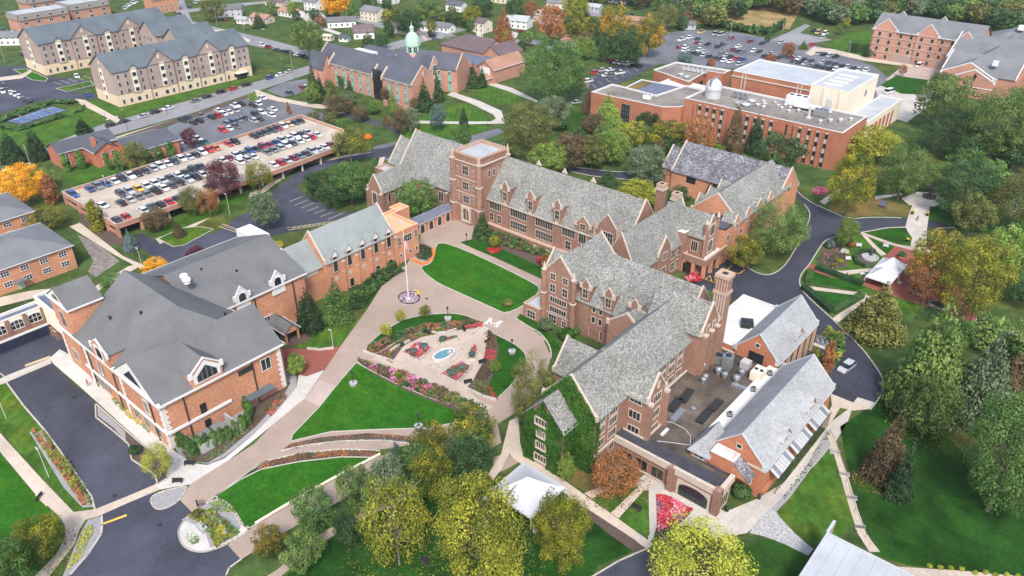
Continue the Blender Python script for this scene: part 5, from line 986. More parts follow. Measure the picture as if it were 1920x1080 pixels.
# ---------------- parking deck
B=Bld('parking_deck','two level concrete parking deck with brick parapet beside the curved ramp','parking garage',-230,120)
DZ=3.35
dk=MB(); dk.prism([(-246.9,76.8,DZ),(-212.2,76.8,DZ),(-212.6,130,DZ),(-214.4,156.5,DZ),(-226.5,168.2,DZ),(-252.5,168.2,DZ),(-248.6,122,DZ)],.45,'deck_concrete'); dk.build('deck',B.root)
def par(a,b,z0=DZ-.6,z1=4.2,m='brick_soft',t=.3): B.bit('parapet').prism([(a[0],a[1],z1),(b[0],b[1],z1),(b[0]+(t if a[0]==b[0] else 0)+(.0 if a[1]!=b[1] else 0),b[1]+(t if a[1]==b[1] else 0),z1),(a[0]+(t if a[0]==b[0] else 0),a[1]+(t if a[1]==b[1] else 0),z1)],z1-z0,m)
def wallseg(root,name,a,b,z0,z1,t,m,cap=None):
    d=Vector((b[0]-a[0],b[1]-a[1])); d.normalize(); n=Vector((-d[1],d[0]))*t/2; q=[(a[0]-n[0],a[1]-n[1],z1),(b[0]-n[0],b[1]-n[1],z1),(b[0]+n[0],b[1]+n[1],z1),(a[0]+n[0],a[1]+n[1],z1)]
    mb=MB(); mb.prism(q,z1-z0,m)
    if cap: n=n*1.3; mb.prism([(a[0]-n[0],a[1]-n[1],z1+.1),(b[0]-n[0],b[1]-n[1],z1+.1),(b[0]+n[0],b[1]+n[1],z1+.1),(a[0]+n[0],a[1]+n[1],z1+.1)],.1,cap)
    return mb.build(name,root)
O=[(-247.0,76.7),(-212.0,76.7),(-212.4,130),(-214.2,156.7),(-226.4,168.5),(-252.8,168.5),(-248.8,122)]
for i in range(7): wallseg(B.root,'parapet',O[i],O[(i+1)%7],DZ-.55,4.2,.35,'brick_soft','deck_concrete')
for y in range(84,157,8): B.boxm('column',-213.6-(y>130)*(y-130)*.06,-213.0-(y>130)*(y-130)*.06,y,y+.6,0,DZ-.45,'concrete')
for x in (-211.2+.0,): pass
for x,y in ((-212.5,76.9),(-212.4,83.6),(-219,76.9),(-246.5,76.9),(-237,76.9),(-228,76.9)): B.boxm('column',x-.4,x+.4,y-.4,y+.4,0,DZ-.45,'brick_soft')
wallseg(B.root,'lower_wall',(-246.8,77.2),(-213,77.2),0,1.1,.3,'brick_soft'); wallseg(B.root,'lower_wall',(-247,78),(-251,150),0,DZ-.5,.3,'concrete'); wallseg(B.root,'lower_wall',(-232,78),(-232,166),0,DZ-.5,.4,'concrete')
B.finish()
# ---------------- Q: red brick apartments by the deck
B=Bld('red_apartments','low red brick apartment block with blue black roof and stepped front','apartments',-275,100)
B.gable(-286.4,-277.2,88.6,108,5.4,7.8,'v','brick_red','shingle_dark',cm='white_trim',oh=.4,eave=.15); B.gable(-282,-268.6,96.8,105.5,5.4,7.8,'u','brick_red','shingle_dark',cm='white_trim',oh=.4,hip=(0,0),eave=.15)
B.gable(-276,-259.8,105,122,5.2,7.6,'v','brick_red','shingle_dark',cm='white_trim',oh=.4,eave=.15)
for z in (.9,3.4):
    for v in (91.0,94.2): B.win(-277.15,v,z,0,1.0,1.2,nx=1,ny=2,fr=.1,fm='white_trim')
    B.win(-268.55,99.4,z,0,1.1,1.2,nx=1,ny=2,fr=.1,fm='white_trim'); B.win(-268.55,102.5,z,0,1.1,1.2,nx=1,ny=2,fr=.1,fm='white_trim')
    for v in (108,112,117): B.win(-259.75,v,z,0,1.2,1.2,nx=2,ny=1,fr=.1,fm='white_trim')
B.boxm('chimney',-272.8,-271.6,98,99.2,0,9.4,'brick_red'); B.finish()
# ---------------- R: left apartments
def flats(label,u0,u1,v0,v1,zt=6.6):
    B=Bld('apartment_block',label,'apartments',(u0+u1)/2,(v0+v1)/2); B.gable(u0,u1,v0,v1,zt,zt+2.7,'v','brick_orange','shingle_mid',cm='white_trim',oh=.5,hip=(1,1),eave=.15)
    for z in (4.4,1.6):
        v=v1-2.6
        while v>v0+1: B.win(u1+.02,v,z,0,1.8,1.3,nx=3,ny=2,fr=.1,fm='white_trim'); v-=4.6
    for u in (u0+4,u1-4): 
        for z in (4.4,1.6): B.win(u,v1+.02,z,1,1.2,1.3,nx=2,ny=2,fr=.1,fm='white_trim')
    return B
B=flats('pink brick walk up flats nearest the arts hall with grey hipped roof',-223,-203.5,20,61.3); B.boxm('door_canopy',-203.5,-201.9,46,49,2.3,2.6,'shingle_mid'); B.boxm('door',-203.5,-203.3,46.7,48.2,0,2.2,'copper_green'); B.finish()
B=flats('further pink brick walk up flats partly behind the olive tree',-252,-233,25,63.5); B.finish()
# ---------------- U: foreground modern roof at the lower right edge
B=Bld('modern_pavilion','pale metal roofed pavilion with green glass balcony at the bottom edge','pavilion',-10,90)
UZ=6.0; a=G(1551,1000,UZ); b_=G(1497,1084,UZ); cpt=G(1665,1057,UZ)
e=Vector((a[0]-b_[0],a[1]-b_[1])); e.normalize(); f=Vector((cpt[0]-a[0],cpt[1]-a[1])); f.normalize()
P0=Vector(a); q=[P0,P0-e*26,P0-e*26+f*17,P0+f*17]; B.flat([tuple(x) for x in q],UZ,'siding_grey','roof_membrane',par=.12,cm='metal_light',cw=.2)
for k in range(1,9): s0=P0+f*k*1.9; s1=s0-e*25.5; B.bit('seam').beam((s0[0],s0[1],UZ+.03),(s1[0],s1[1],UZ+.03),.05,.06,'metal_light')
w0=P0; w1=P0+e*3.0; wallseg(B.root,'fin_wall',tuple(w0),tuple(w1),0,UZ+.25,.35,'limestone_pink','metal_light')
g0=P0+e*.3+f*.3; g1=P0+e*1.6+f*.4; g2=P0+e*1.6+f*11; g3=P0+f*11
B.bit('balcony_floor').prism([(p[0],p[1],3.0) for p in (P0,P0+f*11,P0+f*11+e*1.7,P0+e*1.7)][::-1] if False else [(p[0],p[1],3.0) for p in (P0+f*11,P0+f*11+e*1.7,P0+e*1.7,P0)],.25,'metal_dark')
bal=B.bit('balcony_rail'); 
for p,q_ in ((g1,g2),(g2,g3)):
    bal.beam((p[0],p[1],4.15),(q_[0],q_[1],4.15),.08,.08,'copper_green'); bal.beam((p[0],p[1],3.1),(q_[0],q_[1],3.1),.06,.06,'copper_green'); n=9
    for i in range(n+1): r_=p.lerp(q_,i/n); bal.beam((r_[0],r_[1],3.0),(r_[0],r_[1],4.15),.05,.05,'copper_green')
B.finish()
# ---------------- houses and far blocks
def house(label,px,py,w,d,ang,hw,hr,wm,rm,garage=False,z0=3,name='house',hip=False,cat='house'):
    x,y=G(px,py,hw*.6); B=Bld(name,label,cat,x,y,T=TF(x,y,ang),ang=ang)
    B.gable(-w/2,w/2,-d/2,d/2,hw,hr,'u',wm,rm,cm='white_trim',oh=.4,hip=(hip,hip)); n=max(2,int(w/3))
    for i in range(n):
        u=-w/2+w*(i+.5)/n
        for z in ([1.0] if hw<3.6 else [.9,3.4]): B.win(u,-d/2-.02,z,3,1.0,1.2,nx=1,ny=2,fr=.1,fm='white_trim')
    B.win(w/2+.02,0,1.0,0,1.1,1.2,nx=2,ny=1,fr=.1,fm='white_trim')
    if garage: B.gable(w/2-.1,w/2+5,-d/2+.8,d/2-1,2.7,4.0,'u',wm,rm,cm='white_trim',oh=.3)
    B.finish(); return B
A=R(52); Hs=[
('white ranch house with terracotta roof left of the orange tree',546,24,15,8,.1,3,4.6,'siding_white','shingle_rust'),
('tan brick ranch house with rusty roof behind the spruce',492,35,13,7,.2,3,4.6,'siding_tan','shingle_rust'),
('pale two storey house with grey porch at the top of the street',590,8,10,9,.1,5.4,7.2,'siding_white','shingle_mid'),
('white split level house with grey roof and orange deck',640,42,16,9,.95,3.4,5.2,'siding_white','shingle_grey'),
('cream two storey house with brown grey roof left of the cupola',700,26,13,9,.1,5.6,7.8,'cream_siding','shingle_mid'),
('weathered white cape house with patchy dark brown roof',682,62,11,9,.9,3.6,6.6,'siding_white','shingle_brown'),
('small white shed with dark roof beside the cape house',646,72,5,4,.5,2.3,3.2,'siding_white','shingle_dark'),
('pink garden shed standing in the open lawn',616,70,5,3.5,.3,2.4,3.1,'stucco_cream','siding_tan'),
('beige ranch house with brown roof directly behind the cupola',757,55,16,8,.05,3,4.6,'siding_tan','shingle_brown'),
('white garage with grey roof beside the narrow driveway',797,50,6,7,.9,2.8,4.4,'siding_white','shingle_mid'),
('white cottage with grey roof right of the driveway',831,52,12,7,.15,3,4.7,'siding_white','shingle_mid'),
('grey roofed bungalow hidden among trees behind the cottage',810,25,12,8,.2,3,4.4,'siding_grey','shingle_dark'),
('tall cream house with plum roof and lower wing',902,47,10,8,.05,5.6,7.4,'cream_siding','shingle_brown'),
('grey roofed white house behind the orange conifer',972,42,14,9,.3,4.4,6.6,'siding_white','shingle_light'),
('tan gabled house between the red maple and the fir',1001,30,10,8,.9,4,6,'siding_tan','cream_siding'),
('white garden house at the top edge by the red tree',1045,8,12,8,.4,3.5,5.4,'cream_siding','shingle_mid'),
('terracotta roofed bungalow behind the big willow',1078,78,12,9,.2,3,5,'siding_tan','shingle_rust'),
('low brick bungalow with reddish roof beside the cypress row',1192,40,13,8,.2,3,4.6,'brick_soft','shingle_rust'),
('blue grey garage with white door at the car park corner',1290,48,7,6,.9,2.8,4.2,'siding_grey','shingle_grey'),
('small white shed on the bright lawn by the far meadow',1302,13,4.5,4,.3,2.4,3.2,'siding_white','siding_white'),
('white house with garage under trees at the top',1290,3,12,7,.2,3,4.6,'siding_white','shingle_light'),
('grey split level house left of the big leafy tree',432,20,14,10,.9,4.6,6.4,'siding_grey','shingle_grey'),
('white garage beside the grey split level house',457,38,6,6,.3,2.6,3.6,'siding_white','shingle_light'),
('white bungalow with grey roof at the left edge by the street',22,72,15,10,.8,4.2,6.2,'siding_white','shingle_mid'),
('white house among trees at the top centre',856,12,11,8,.2,4,5.8,'siding_white','shingle_dark'),
('pale roofed outbuilding near the top right of the houses',1115,15,9,7,.2,3,4.4,'siding_grey','shingle_light'),

('brown roofed ranch house by the upper street bend',520,4,14,8,.3,3,4.6,'siding_tan','shingle_brown'),
('small grey house above the white ranch house',560,-6,11,8,.2,4,5.6,'siding_grey','shingle_mid'),
('white house behind the cream two storey house',728,-2,12,8,.2,4,5.8,'siding_white','shingle_dark'),
('tan house in the trees above the white cottage',835,-8,12,8,.4,3.2,5,'siding_tan','shingle_mid'),
('yellow house at the top edge among dark trees',940,-4,11,8,.2,4.4,6.2,'siding_yellow','shingle_brown'),
('grey bungalow between the fir and the lime tree',1030,38,11,7,.6,3,4.8,'siding_grey','shingle_light'),
('white house at the top edge right of the centre',1160,-3,12,8,.3,4,5.8,'siding_white','shingle_mid'),
('long pale bungalow at the upper left top edge',385,-8,14,8,1.2,3,4.6,'siding_white','shingle_mid'),
]
for h in Hs: house(*h)
def mansard(label,px,py,w,d,ang):
    x,y=G(px,py,4); B=Bld('apartment_block',label,'apartments',x,y,T=TF(x,y,ang),ang=ang); B.rect(-w/2,w/2,-d/2,d/2,9.2,'brick_soft','shingle_light',par=.1,cm='metal_grey')
    m=B.part('mansard_skirt'); e_=.5
    for a_,b_,n in (((-w/2,-d/2),(w/2,-d/2),(0,-1)),((w/2,-d/2),(w/2,d/2),(1,0)),((w/2,d/2),(-w/2,d/2),(0,1)),((-w/2,d/2),(-w/2,-d/2),(-1,0))):
        m.poly([B.T((a_[0]+n[0]*e_,a_[1]+n[1]*e_,6.0)),B.T((b_[0]+n[0]*e_,b_[1]+n[1]*e_,6.0)),B.T((b_[0]+n[0]*.12,b_[1]+n[1]*.12,9.3)),B.T((a_[0]+n[0]*.12,a_[1]+n[1]*.12,9.3))],'wood_grey')
    for face,L_,pl in ((0,d,w/2),(3,w,-d/2)):
        n=max(2,int(L_/7))
        for i in range(n):
            c=-L_/2+L_*(i+.5)/n
            for z in (.8,3.6): B.win(*((pl+.02,c) if face==0 else (c,pl-.02)),z,face,2.0,1.4,nx=2,ny=1,fr=.12,fm='white_trim')
            B.win(*((pl+.5,c) if face==0 else (c,pl-.5)),6.8,face,1.9,1.3,nx=2,ny=1,fr=.15,fm='white_trim')
    B.finish()
mansard('brick mansard apartment block nearest the taupe halls at upper left',74,36,28,14,R(90)+.06)
mansard('brick mansard apartment block at the top edge with grey skirt',158,18,24,16,R(90)+.05)
mansard('brick mansard apartment block cut by the top edge',90,5,30,14,R(90)+.06)
house('orange brick flats at the top edge beside the narrow street',302,6,16,12,R(90),8,9.6,'brick_orange','shingle_mid',cat='apartments',name='apartment_block')
# ================= VEHICLES =================
for n,c in dict(w=(.62,.63,.64),s=(.36,.38,.40),g=(.14,.15,.16),k=(.018,.019,.022),d=(.04,.048,.06),b=(.02,.06,.20),r=(.42,.015,.02),m=(.20,.02,.04),y=(.70,.38,.02),o=(.60,.12,.03),t=(.50,.38,.20),n=(.03,.10,.06)).items():
    m,t,b=newmat('paint_'+n+'_car'); b.inputs['Base Color'].default_value=c4(c); b.inputs['Roughness'].default_value=.28; b.inputs['Specular IOR Level'].default_value=.5; b.inputs['Coat Weight'].default_value=.4; MT['car_'+n]=m
CN=dict(w='white',s='silver',g='grey',k='black',d='dark slate',b='blue',r='bright red',m='maroon',y='yellow',o='orange',t='tan',n='green')
def car_proto(kind):
    L,Wd,hb,hr,a,b_,c,d_={'sedan':(4.7,1.82,.88,1.43,-1.55,-.85,.75,1.65),'suv':(4.75,1.9,1.02,1.72,-2.15,-1.75,.55,1.25),'pickup':(5.6,1.98,1.05,1.82,-.75,-.45,.75,1.35),'van':(5.6,2.0,1.1,2.15,-2.65,-2.45,1.5,2.3)}[kind]
    b=MB(); h=L/2; w=Wd/2
    prof=[(-h,.38,.93),(-h+.05,.72,.96),(-h+.3,hb-.02,.97),(a,hb,1),(d_,hb-.02,1),(h-.45,hb-.14,.97),(h-.08,.66,.93),(h,.42,.9)]
    up=[(x,z,w*k) for x,z,k in prof]; n=len(up)
    for i in range(n-1):
        (x0,z0,w0),(x1,z1,w1)=up[i],up[i+1]; b.poly([(x0,-w0,z0),(x1,-w1,z1),(x1,w1,z1),(x0,w0,z0)],'car_w')
        for sg in (1,-1):
            q=[(x0,sg*w0,z0),(x1,sg*w1,z1),(x1,sg*w1*.97,.28),(x0,sg*w0*.97,.28)]; b.poly(q[::-1] if sg<0 else q,'car_w')
    b.poly([(-h,-w*.93,.28),(-h,-w*.93,.38),(-h,w*.93,.38),(-h,w*.93,.28)],'car_w'); b.poly([(h,w*.9,.28),(h,w*.9,.42),(h,-w*.9,.42),(h,-w*.9,.28)],'car_w')
    wr=w*.80; rf=[(b_,-wr,hr),(c,-wr,hr),(c,wr,hr),(b_,wr,hr)]; b.prism(rf,.06,'car_w')
    for x in ((b_+c)/2,): 
        for sg in (1,-1): b.beam((x,sg*(w*.97),hb-.02),(x,sg*wr*1.0,hr-.04),.09,.05,'car_w')
    if kind=='pickup': b.box(-h+.25,a-.15,-w*.8,w*.8,hb-.01,hb+.005,'rubber')
    g=MB(); lo=[(a,-w*.96,hb-.03),(d_,-w*.96,hb-.03),(d_,w*.96,hb-.03),(a,w*.96,hb-.03)]; hi=[(b_,-wr*.985,hr-.05),(c,-wr*.985,hr-.05),(c,wr*.985,hr-.05),(b_,wr*.985,hr-.05)]
    for i in range(4): j=(i+1)%4; g.poly([lo[i],lo[j],hi[j],hi[i]],'glass_dark')
    wh=MB(); n=12; A=[(.33*math.cos(2*math.pi*i/n),-.11,.33*math.sin(2*math.pi*i/n)) for i in range(n)]; Bq=[(p[0],.11,p[2]) for p in A]
    for i in range(n): j=(i+1)%n; wh.poly([A[i],A[j],Bq[j],Bq[i]][::-1],'rubber')
    wh.poly(A,'rubber'); wh.poly(Bq[::-1],'rubber')
    for y in (-.115,.115): wh.poly([(p[0]*.6,y,p[2]*.6) for p in (A if y<0 else Bq[::-1])],'metal_light')
    li=MB()
    for sg in (-1,1): li.box(h-.12,h-.02,sg*w*.68-.2,sg*w*.68+.2,.56,.68,'white_trim')
    tl=MB()
    for sg in (-1,1): tl.box(-h+.0,-h+.1,sg*w*.74-.14,sg*w*.74+.14,.62,.82,'car_r')
    return dict(body=b.mesh('car_body'),glass=g.mesh('car_glass'),wheel=wh.mesh('wheel'),lamp=li.mesh('headlights'),tail=tl.mesh('tail_lights'),L=L,w=w)
CP={k:car_proto(k) for k in ('sedan','suv','pickup','van')}
rnd=random.Random(7)
def car(x,y,z,ang,col,kind,place,group,detail=True,lab=None):
    P=CP[kind]; nm={'sedan':'parked_car','suv':'parked_suv','pickup':'pickup_truck','van':'passenger_van'}[kind]
    r=bpy.data.objects.new(nm,None); COL.objects.link(r); r.location=(x,y,z); r.rotation_euler=(0,0,ang+rnd.uniform(-.03,.03)); r.empty_display_size=.3
    def ch(n,me,loc=(0,0,0)):
        o=bpy.data.objects.new(n,me); COL.objects.link(o); o.parent=r; o.location=loc; return o
    bd=ch('body',P['body']); bd.material_slots[0].link='OBJECT'; bd.material_slots[0].material=MT['car_'+col]; ch('windows',P['glass'])
    if detail:
        for sx in (-.3,.3):
            for sy in (-1,1): ch('wheel',P['wheel'],(P['L']*sx,sy*(P['w']-.12),.33))
        ch('headlights',P['lamp']); ch('tail_lights',P['tail'])
    base=lab or f"{CN[col]} {dict(sedan='car',suv='SUV',pickup='pickup',van='van')[kind]} {place}"
    r['category']={'sedan':'car','suv':'car','pickup':'pickup truck','van':'van'}[kind]
    if group: r['group']=group
    PEND.append((r,base)); return r
def crow(codes,x0,y0,x1,y1,z,ang,place,group,step=2.62,detail=True):
    L=math.hypot(x1-x0,y1-y0); n=len(codes)
    for i,c in enumerate(codes):
        if c=='.': continue
        f=i/(n-1); k=rnd.choice(['sedan','sedan','suv','suv','sedan','pickup'] if c in 'kdgsw' else ['sedan','suv'])
        if c in 'yo': k='sedan'
        car(x0+(x1-x0)*f+rnd.uniform(-.1,.1),y0+(y1-y0)*f,z,ang+(math.pi if rnd.random()<.2 else 0)+rnd.uniform(-.01,.01),c,k,place,group,detail)
GD='cars parked on the parking deck'
crow("b.bgbwkwkdswwdwskwro.rk..kkddmwtdk",-243.2,78.1,-247.9,164.7,3.36,0,'in the outer row along the far parapet of the deck',GD)
crow("dsywwsdwdkd..wmwgbkmmbswwds",-232.5,87.8,-235.4,158.6,3.36,0,'in the upper of the two middle deck rows',GD)
crow("ksggkwdkskw.k..wsw.ggswdwwrw",-226.2,84.8,-230.4,159.3,3.36,math.pi,'in the lower of the two middle deck rows',GD)
crow("dr.wgkrkd..k..s.....wrsmgdsswm",-215.6,78.5,-218.4,155.9,3.36,math.pi,'in the deck row nearest the curved ramp',GD)
car(-228.6,80.2,3.36,.3,'w','sedan','parked askew by the lamp at the deck end',GD)
GL='cars in the open lot behind the deck'
crow("kd.g..w..wk..ww",-291.8,140.6,-293.6,178,0,0,'in the far row of the open lot below the street',GL)
crow(".kk.krwws..kw.",-286.2,139,-288.4,175,0,math.pi,'in the second row of the open lot below the street',GL)
crow(".gbgd.kw.w",-275.4,147,-277.2,172,0,0,'in the third row of the open lot below the street',GL)
crow("rwg..sd.w",-269.6,144.5,-271.0,167,0,math.pi,'in the open lot row closest to the deck wall',GL)
crow("gsww",-271,124,-268,133,0,.2,'in the corner behind the purple leaved bush',GL); car(-262.5,132.5,0,.1,'n','pickup','beside the deck corner and purple bush',GL)
crow("k.m",-291,190,-292,198,0,0,'in the small lot by the seminary entrance',GL); crow("wrm",-293,200,-292,207,0,0,'at the inner end of the small seminary lot',GL)
def carpx(lst,z0,place,group,ang,detail=False,kinds=None):
    for e in lst:
        px,py,c=e[:3]; k=e[3] if len(e)>3 else rnd.choice(['sedan','suv','sedan','suv','pickup'] if c in 'kdgw' else ['sedan','suv'])
        x,y=G(px,py,.8); car(x,y,z0,ang,c,k,place,group,detail)
def Z(ox,oy,s,l): return [(ox+e[0]/s,oy+e[1]/s)+tuple(e[2:]) for e in l]
SA=R(95)
carpx(Z(0,0,4,[(835,932,'k','suv'),(930,905,'k'),(1075,865,'s','sedan'),(1168,835,'k','suv'),(1258,805,'w','sedan'),(1465,750,'g','sedan'),(1555,720,'k','sedan'),(1660,685,'k','suv'),(1750,660,'r','sedan'),(1850,632,'k','suv')]),.02,'parked along the street kerb by the front apartment hall','cars parked along the street',SA,True)
carpx(Z(480,0,4,[(105,578,'b','suv'),(180,556,'w','sedan'),(250,532,'s','sedan')]),.02,'parked on the street left of the seminary','cars parked along the street',SA,True)
carpx(Z(480,0,4,[(45,335,'w'),(95,350,'m'),(155,370,'d'),(205,380,'d'),(245,388,'k'),(310,408,'w'),(355,420,'k')]),.02,'in the line along the upper street bend','cars parked on the upper street',R(5))
NP='cars in the north car park'
z2L=[(230,260,'w'),(320,235,'w'),(410,250,'d'),(405,295,'m'),(460,300,'s'),(525,310,'k'),(450,175,'t','pickup'),(615,195,'s','van'),(675,205,'s','van'),(790,240,'m'),(635,340,'d'),(700,310,'d'),(1005,280,'m'),(1135,300,'k'),(205,345,'m'),(270,345,'w'),(265,378,'w')]
carpx(Z(1240,30,6,z2L),.02,'in the upper rows of the north car park',NP,R(88))
z2M=[(310,400,'s'),(360,415,'d'),(435,375,'w'),(495,395,'s'),(420,420,'d'),(480,435,'s'),(540,450,'d'),(600,465,'d'),(675,420,'g'),(730,435,'s'),(775,455,'d'),(655,470,'d'),(710,495,'w'),(780,505,'w'),(845,470,'r'),(915,480,'b'),(880,535,'s')]
carpx(Z(1240,30,6,z2M),.02,'in the packed double row behind the lecture wing',NP,R(88))
carpx(Z(1240,30,6,[(810,375,'m'),(870,335,'w'),(865,390,'d'),(925,395,'g'),(1045,385,'w'),(1105,390,'d'),(1165,445,'k'),(1235,415,'w'),(1305,465,'d'),(1350,290,'s'),(1820,235,'s'),(1695,315,'r'),(1770,415,'s'),(1830,425,'k'),(1895,440,'s')]),.02,'in the middle of the north car park',NP,R(88))
carpx(Z(1240,30,6,[(1480,460,'m'),(1550,470,'w'),(1490,502,'d'),(1550,517,'d'),(1610,480,'k'),(1620,527,'s'),(1690,495,'d'),(1680,545,'g'),(1750,560,'d'),(1820,512,'s'),(1820,570,'d'),(1885,520,'d'),(1890,582,'k')])+Z(1440,0,4,[(505,475,'d'),(510,512,'w'),(555,490,'k'),(600,497,'s'),(645,507,'d'),(685,517,'s'),(740,520,'w'),(510,420,'k'),(380,240,'t','van'),(430,247,'w','van'),(345,225,'k')]),.02,'in the rows behind the field house roof',NP,R(88))
carpx(Z(960,0,4,[(745,452,'m','suv'),(787,462,'s','sedan'),(825,468,'w','sedan'),(868,474,'w','suv'),(907,485,'k','sedan'),(952,492,'k','suv')]),.03,'along the tree line of the small dark car park','cars in the small dark car park',R(80))
carpx(Z(960,0,4,[(625,538,'r','suv'),(682,522,'s','suv'),(737,520,'w','sedan'),(668,548,'g','sedan'),(707,558,'w','sedan'),(747,562,'g','suv'),(812,542,'w','pickup'),(532,598,'d'),(572,603,'w','suv'),(482,762,'s','sedan')]),.03,'in the centre of the small dark car park','cars in the small dark car park',R(75),True)
carpx(Z(0,0,4,[(15,680,'w'),(48,665,'n'),(80,690,'w'),(108,703,'w'),(140,718,'w'),(172,738,'d'),(212,748,'k'),(25,635,'k')]),.03,'in the row at the left edge below the taupe halls','cars at the left edge',R(170),True)
carpx(Z(0,0,4,[(28,222,'d'),(60,236,'m'),(92,242,'w'),(160,402,'k'),(572,567,'w','suv'),(650,707,'b','sedan'),(165,32,'s'),(200,45,'w'),(235,52,'s'),(560,137,'s'),(605,132,'r'),(655,118,'w'),(690,118,'b'),(930,60,'s'),(945,47,'s'),(960,36,'w'),(978,27,'s'),(997,18,'w'),(1018,10,'s'),(1345,100,'d'),(1415,45,'d'),(1460,15,'s'),(1690,147,'m'),(1130,18,'w'),(1110,30,'w')]),.03,'around the taupe apartment halls at upper left','cars around the apartment halls',R(170))
carpx([(1668,171,'w','van')],.03,'on the shuttle drive by the small round lawn',None,R(75),True); carpx([(1724,122,'w','van')],.03,'parked on the pink paving before the north residence',None,R(88),True)
carpx([(811,66,'k','suv'),(975,57,'m','sedan'),(1183,27,'k','sedan')],.03,'in a driveway among the houses',None,R(80))
x,y=G(1588,686,.9); car(x,y,.03,math.atan2(G(1606,672)[1]-G(1570,700)[1],G(1606,672)[0]-G(1570,700)[0])+math.pi,'s','suv','',None,True,'silver SUV on the loop road beside the dining hall')
# ================= PLANTS =================
def leafcloud(name,lobes,nper,ls,flat=0.0,seed=0,shell=.75,m='leaf_green',core=True):
    rg=random.Random(seed); v=[];f=[];tone=[]
    for (cx,cy,cz,rx,ry,rz) in lobes:
        k=max(6,int(nper*(rx*ry*rz)**(2/3)/.02)); lt=rg.uniform(-.30,.30)
        for _ in range(k):
            th=rg.uniform(0,2*math.pi); u=rg.uniform(-1,1); s=math.sqrt(1-u*u); rr=shell+(1.08-shell)*rg.random()**.5
            px,py,pz=cx+rx*rr*s*math.cos(th),cy+ry*rr*s*math.sin(th),cz+rz*rr*u
            n=Vector((s*math.cos(th)+rg.gauss(0,.42),s*math.sin(th)+rg.gauss(0,.42),u+.25+rg.gauss(0,.42))); 
            if n.length<.1: continue
            n.normalize(); a=n.cross(Vector((rg.gauss(0,1),rg.gauss(0,1),rg.gauss(0,1)))).normalized(); b=n.cross(a); q=ls*rg.uniform(.6,1.35); w_=q*rg.uniform(.5,.9)
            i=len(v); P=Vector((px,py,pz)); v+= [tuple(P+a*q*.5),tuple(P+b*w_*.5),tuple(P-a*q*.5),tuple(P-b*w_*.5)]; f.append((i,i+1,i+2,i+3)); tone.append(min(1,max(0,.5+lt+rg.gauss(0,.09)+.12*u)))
    me=bpy.data.meshes.new(name); me.from_pydata(v,[],f); at=me.attributes.new('tone','FLOAT','FACE'); at.data.foreach_set('value',tone); me.materials.append(MT[m]); me.update(); return me
def round_lobes(n,seed,hz=.5,top=1.0,flatb=.12,sp=.40):
    rg=random.Random(seed); L=[(0,0,.5,.3,.3,.34)]
    for i in range(n):
        u=-0.75+1.7*(i+.5)/n; th=i*2.39996+rg.uniform(-.3,.3); s=math.sqrt(max(0,1-min(1,abs(u))**2.0)); r=rg.uniform(.085,.17)
        L.append((sp*(.72+rg.uniform(-.16,.22))*max(s,.25)*math.cos(th),sp*(.72+rg.uniform(-.16,.22))*max(s,.25)*math.sin(th),.55+.37*u*rg.uniform(.82,1.08),r,r,r*rg.uniform(.6,.95)))
    return L
def cone_lobes(n,seed,r0=.40,p=1.0,z0=.08):
    rg=random.Random(seed); L=[]
    for i in range(n):
        z=z0+(1-z0)*(i/(n-1)); rr=r0*(1-z)**p+.012; k=max(2,int(11*(rr/r0)+2))
        for j in range(k):
            th=j*2*math.pi/k+rg.uniform(-.4,.4)+i; q=rr*rg.uniform(.5,.9); sz=max(.035,rr*.42)
            L.append((q*math.cos(th),q*math.sin(th),z-.03*rg.random(),sz,sz,sz*.32 if p>=.9 else sz*.6))
    return L
def col_lobes(n,seed,r=.33):
    rg=random.Random(seed); L=[]
    for i in range(n):
        z=.05+.9*i/(n-1); rr=r*math.sin(math.pi*min(1,.12+z*.86))**.55
        for j in range(5): th=rg.uniform(0,6.28); L.append((rr*.55*math.cos(th),rr*.55*math.sin(th),z,rr*.55,rr*.55,.08))
    return L
def rough_lobes(n,seed,r0=.055,r1=.125):
    """uneven crown: limbs of different reach, each carrying a spray of leafy clumps"""
    rg=random.Random(seed*7+3); L=[(0,0,.48,.26,.26,.30)]; ax=(rg.uniform(.88,1.1),rg.uniform(.88,1.1)); ph=[rg.uniform(0,6.28) for _ in range(3)]
    for i in range(n):
        u=-.80+1.75*((i+.5)/n); th=i*2.39996+rg.uniform(-.4,.4); s=math.sqrt(max(.04,1-min(1,abs(u))**2.2)); k=1+.16*math.sin(2*th+ph[0])+.10*math.sin(3*th+ph[1]+u*2)
        q=.395*s*k*rg.choice([1,1,.9,.75,1.08]); r=rg.uniform(r0,r1); z=.52+.38*u*(1+.10*math.sin(th+ph[2]))*rg.uniform(.88,1.1)
        L.append((q*ax[0]*math.cos(th),q*ax[1]*math.sin(th),z,r,r,r*rg.uniform(.5,.85)))
    return L
PR={}
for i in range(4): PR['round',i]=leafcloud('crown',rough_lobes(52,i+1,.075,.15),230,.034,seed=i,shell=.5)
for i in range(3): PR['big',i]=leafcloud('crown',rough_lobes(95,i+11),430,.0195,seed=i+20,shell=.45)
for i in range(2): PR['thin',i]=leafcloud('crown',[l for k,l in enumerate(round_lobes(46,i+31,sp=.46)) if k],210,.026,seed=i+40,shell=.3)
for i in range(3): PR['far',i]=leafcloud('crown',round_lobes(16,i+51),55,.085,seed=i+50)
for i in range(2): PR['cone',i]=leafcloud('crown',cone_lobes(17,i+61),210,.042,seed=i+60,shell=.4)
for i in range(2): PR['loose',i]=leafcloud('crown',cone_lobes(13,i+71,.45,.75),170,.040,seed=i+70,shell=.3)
for i in range(2): PR['column',i]=leafcloud('crown',col_lobes(12,i+81),110,.055,seed=i+80)
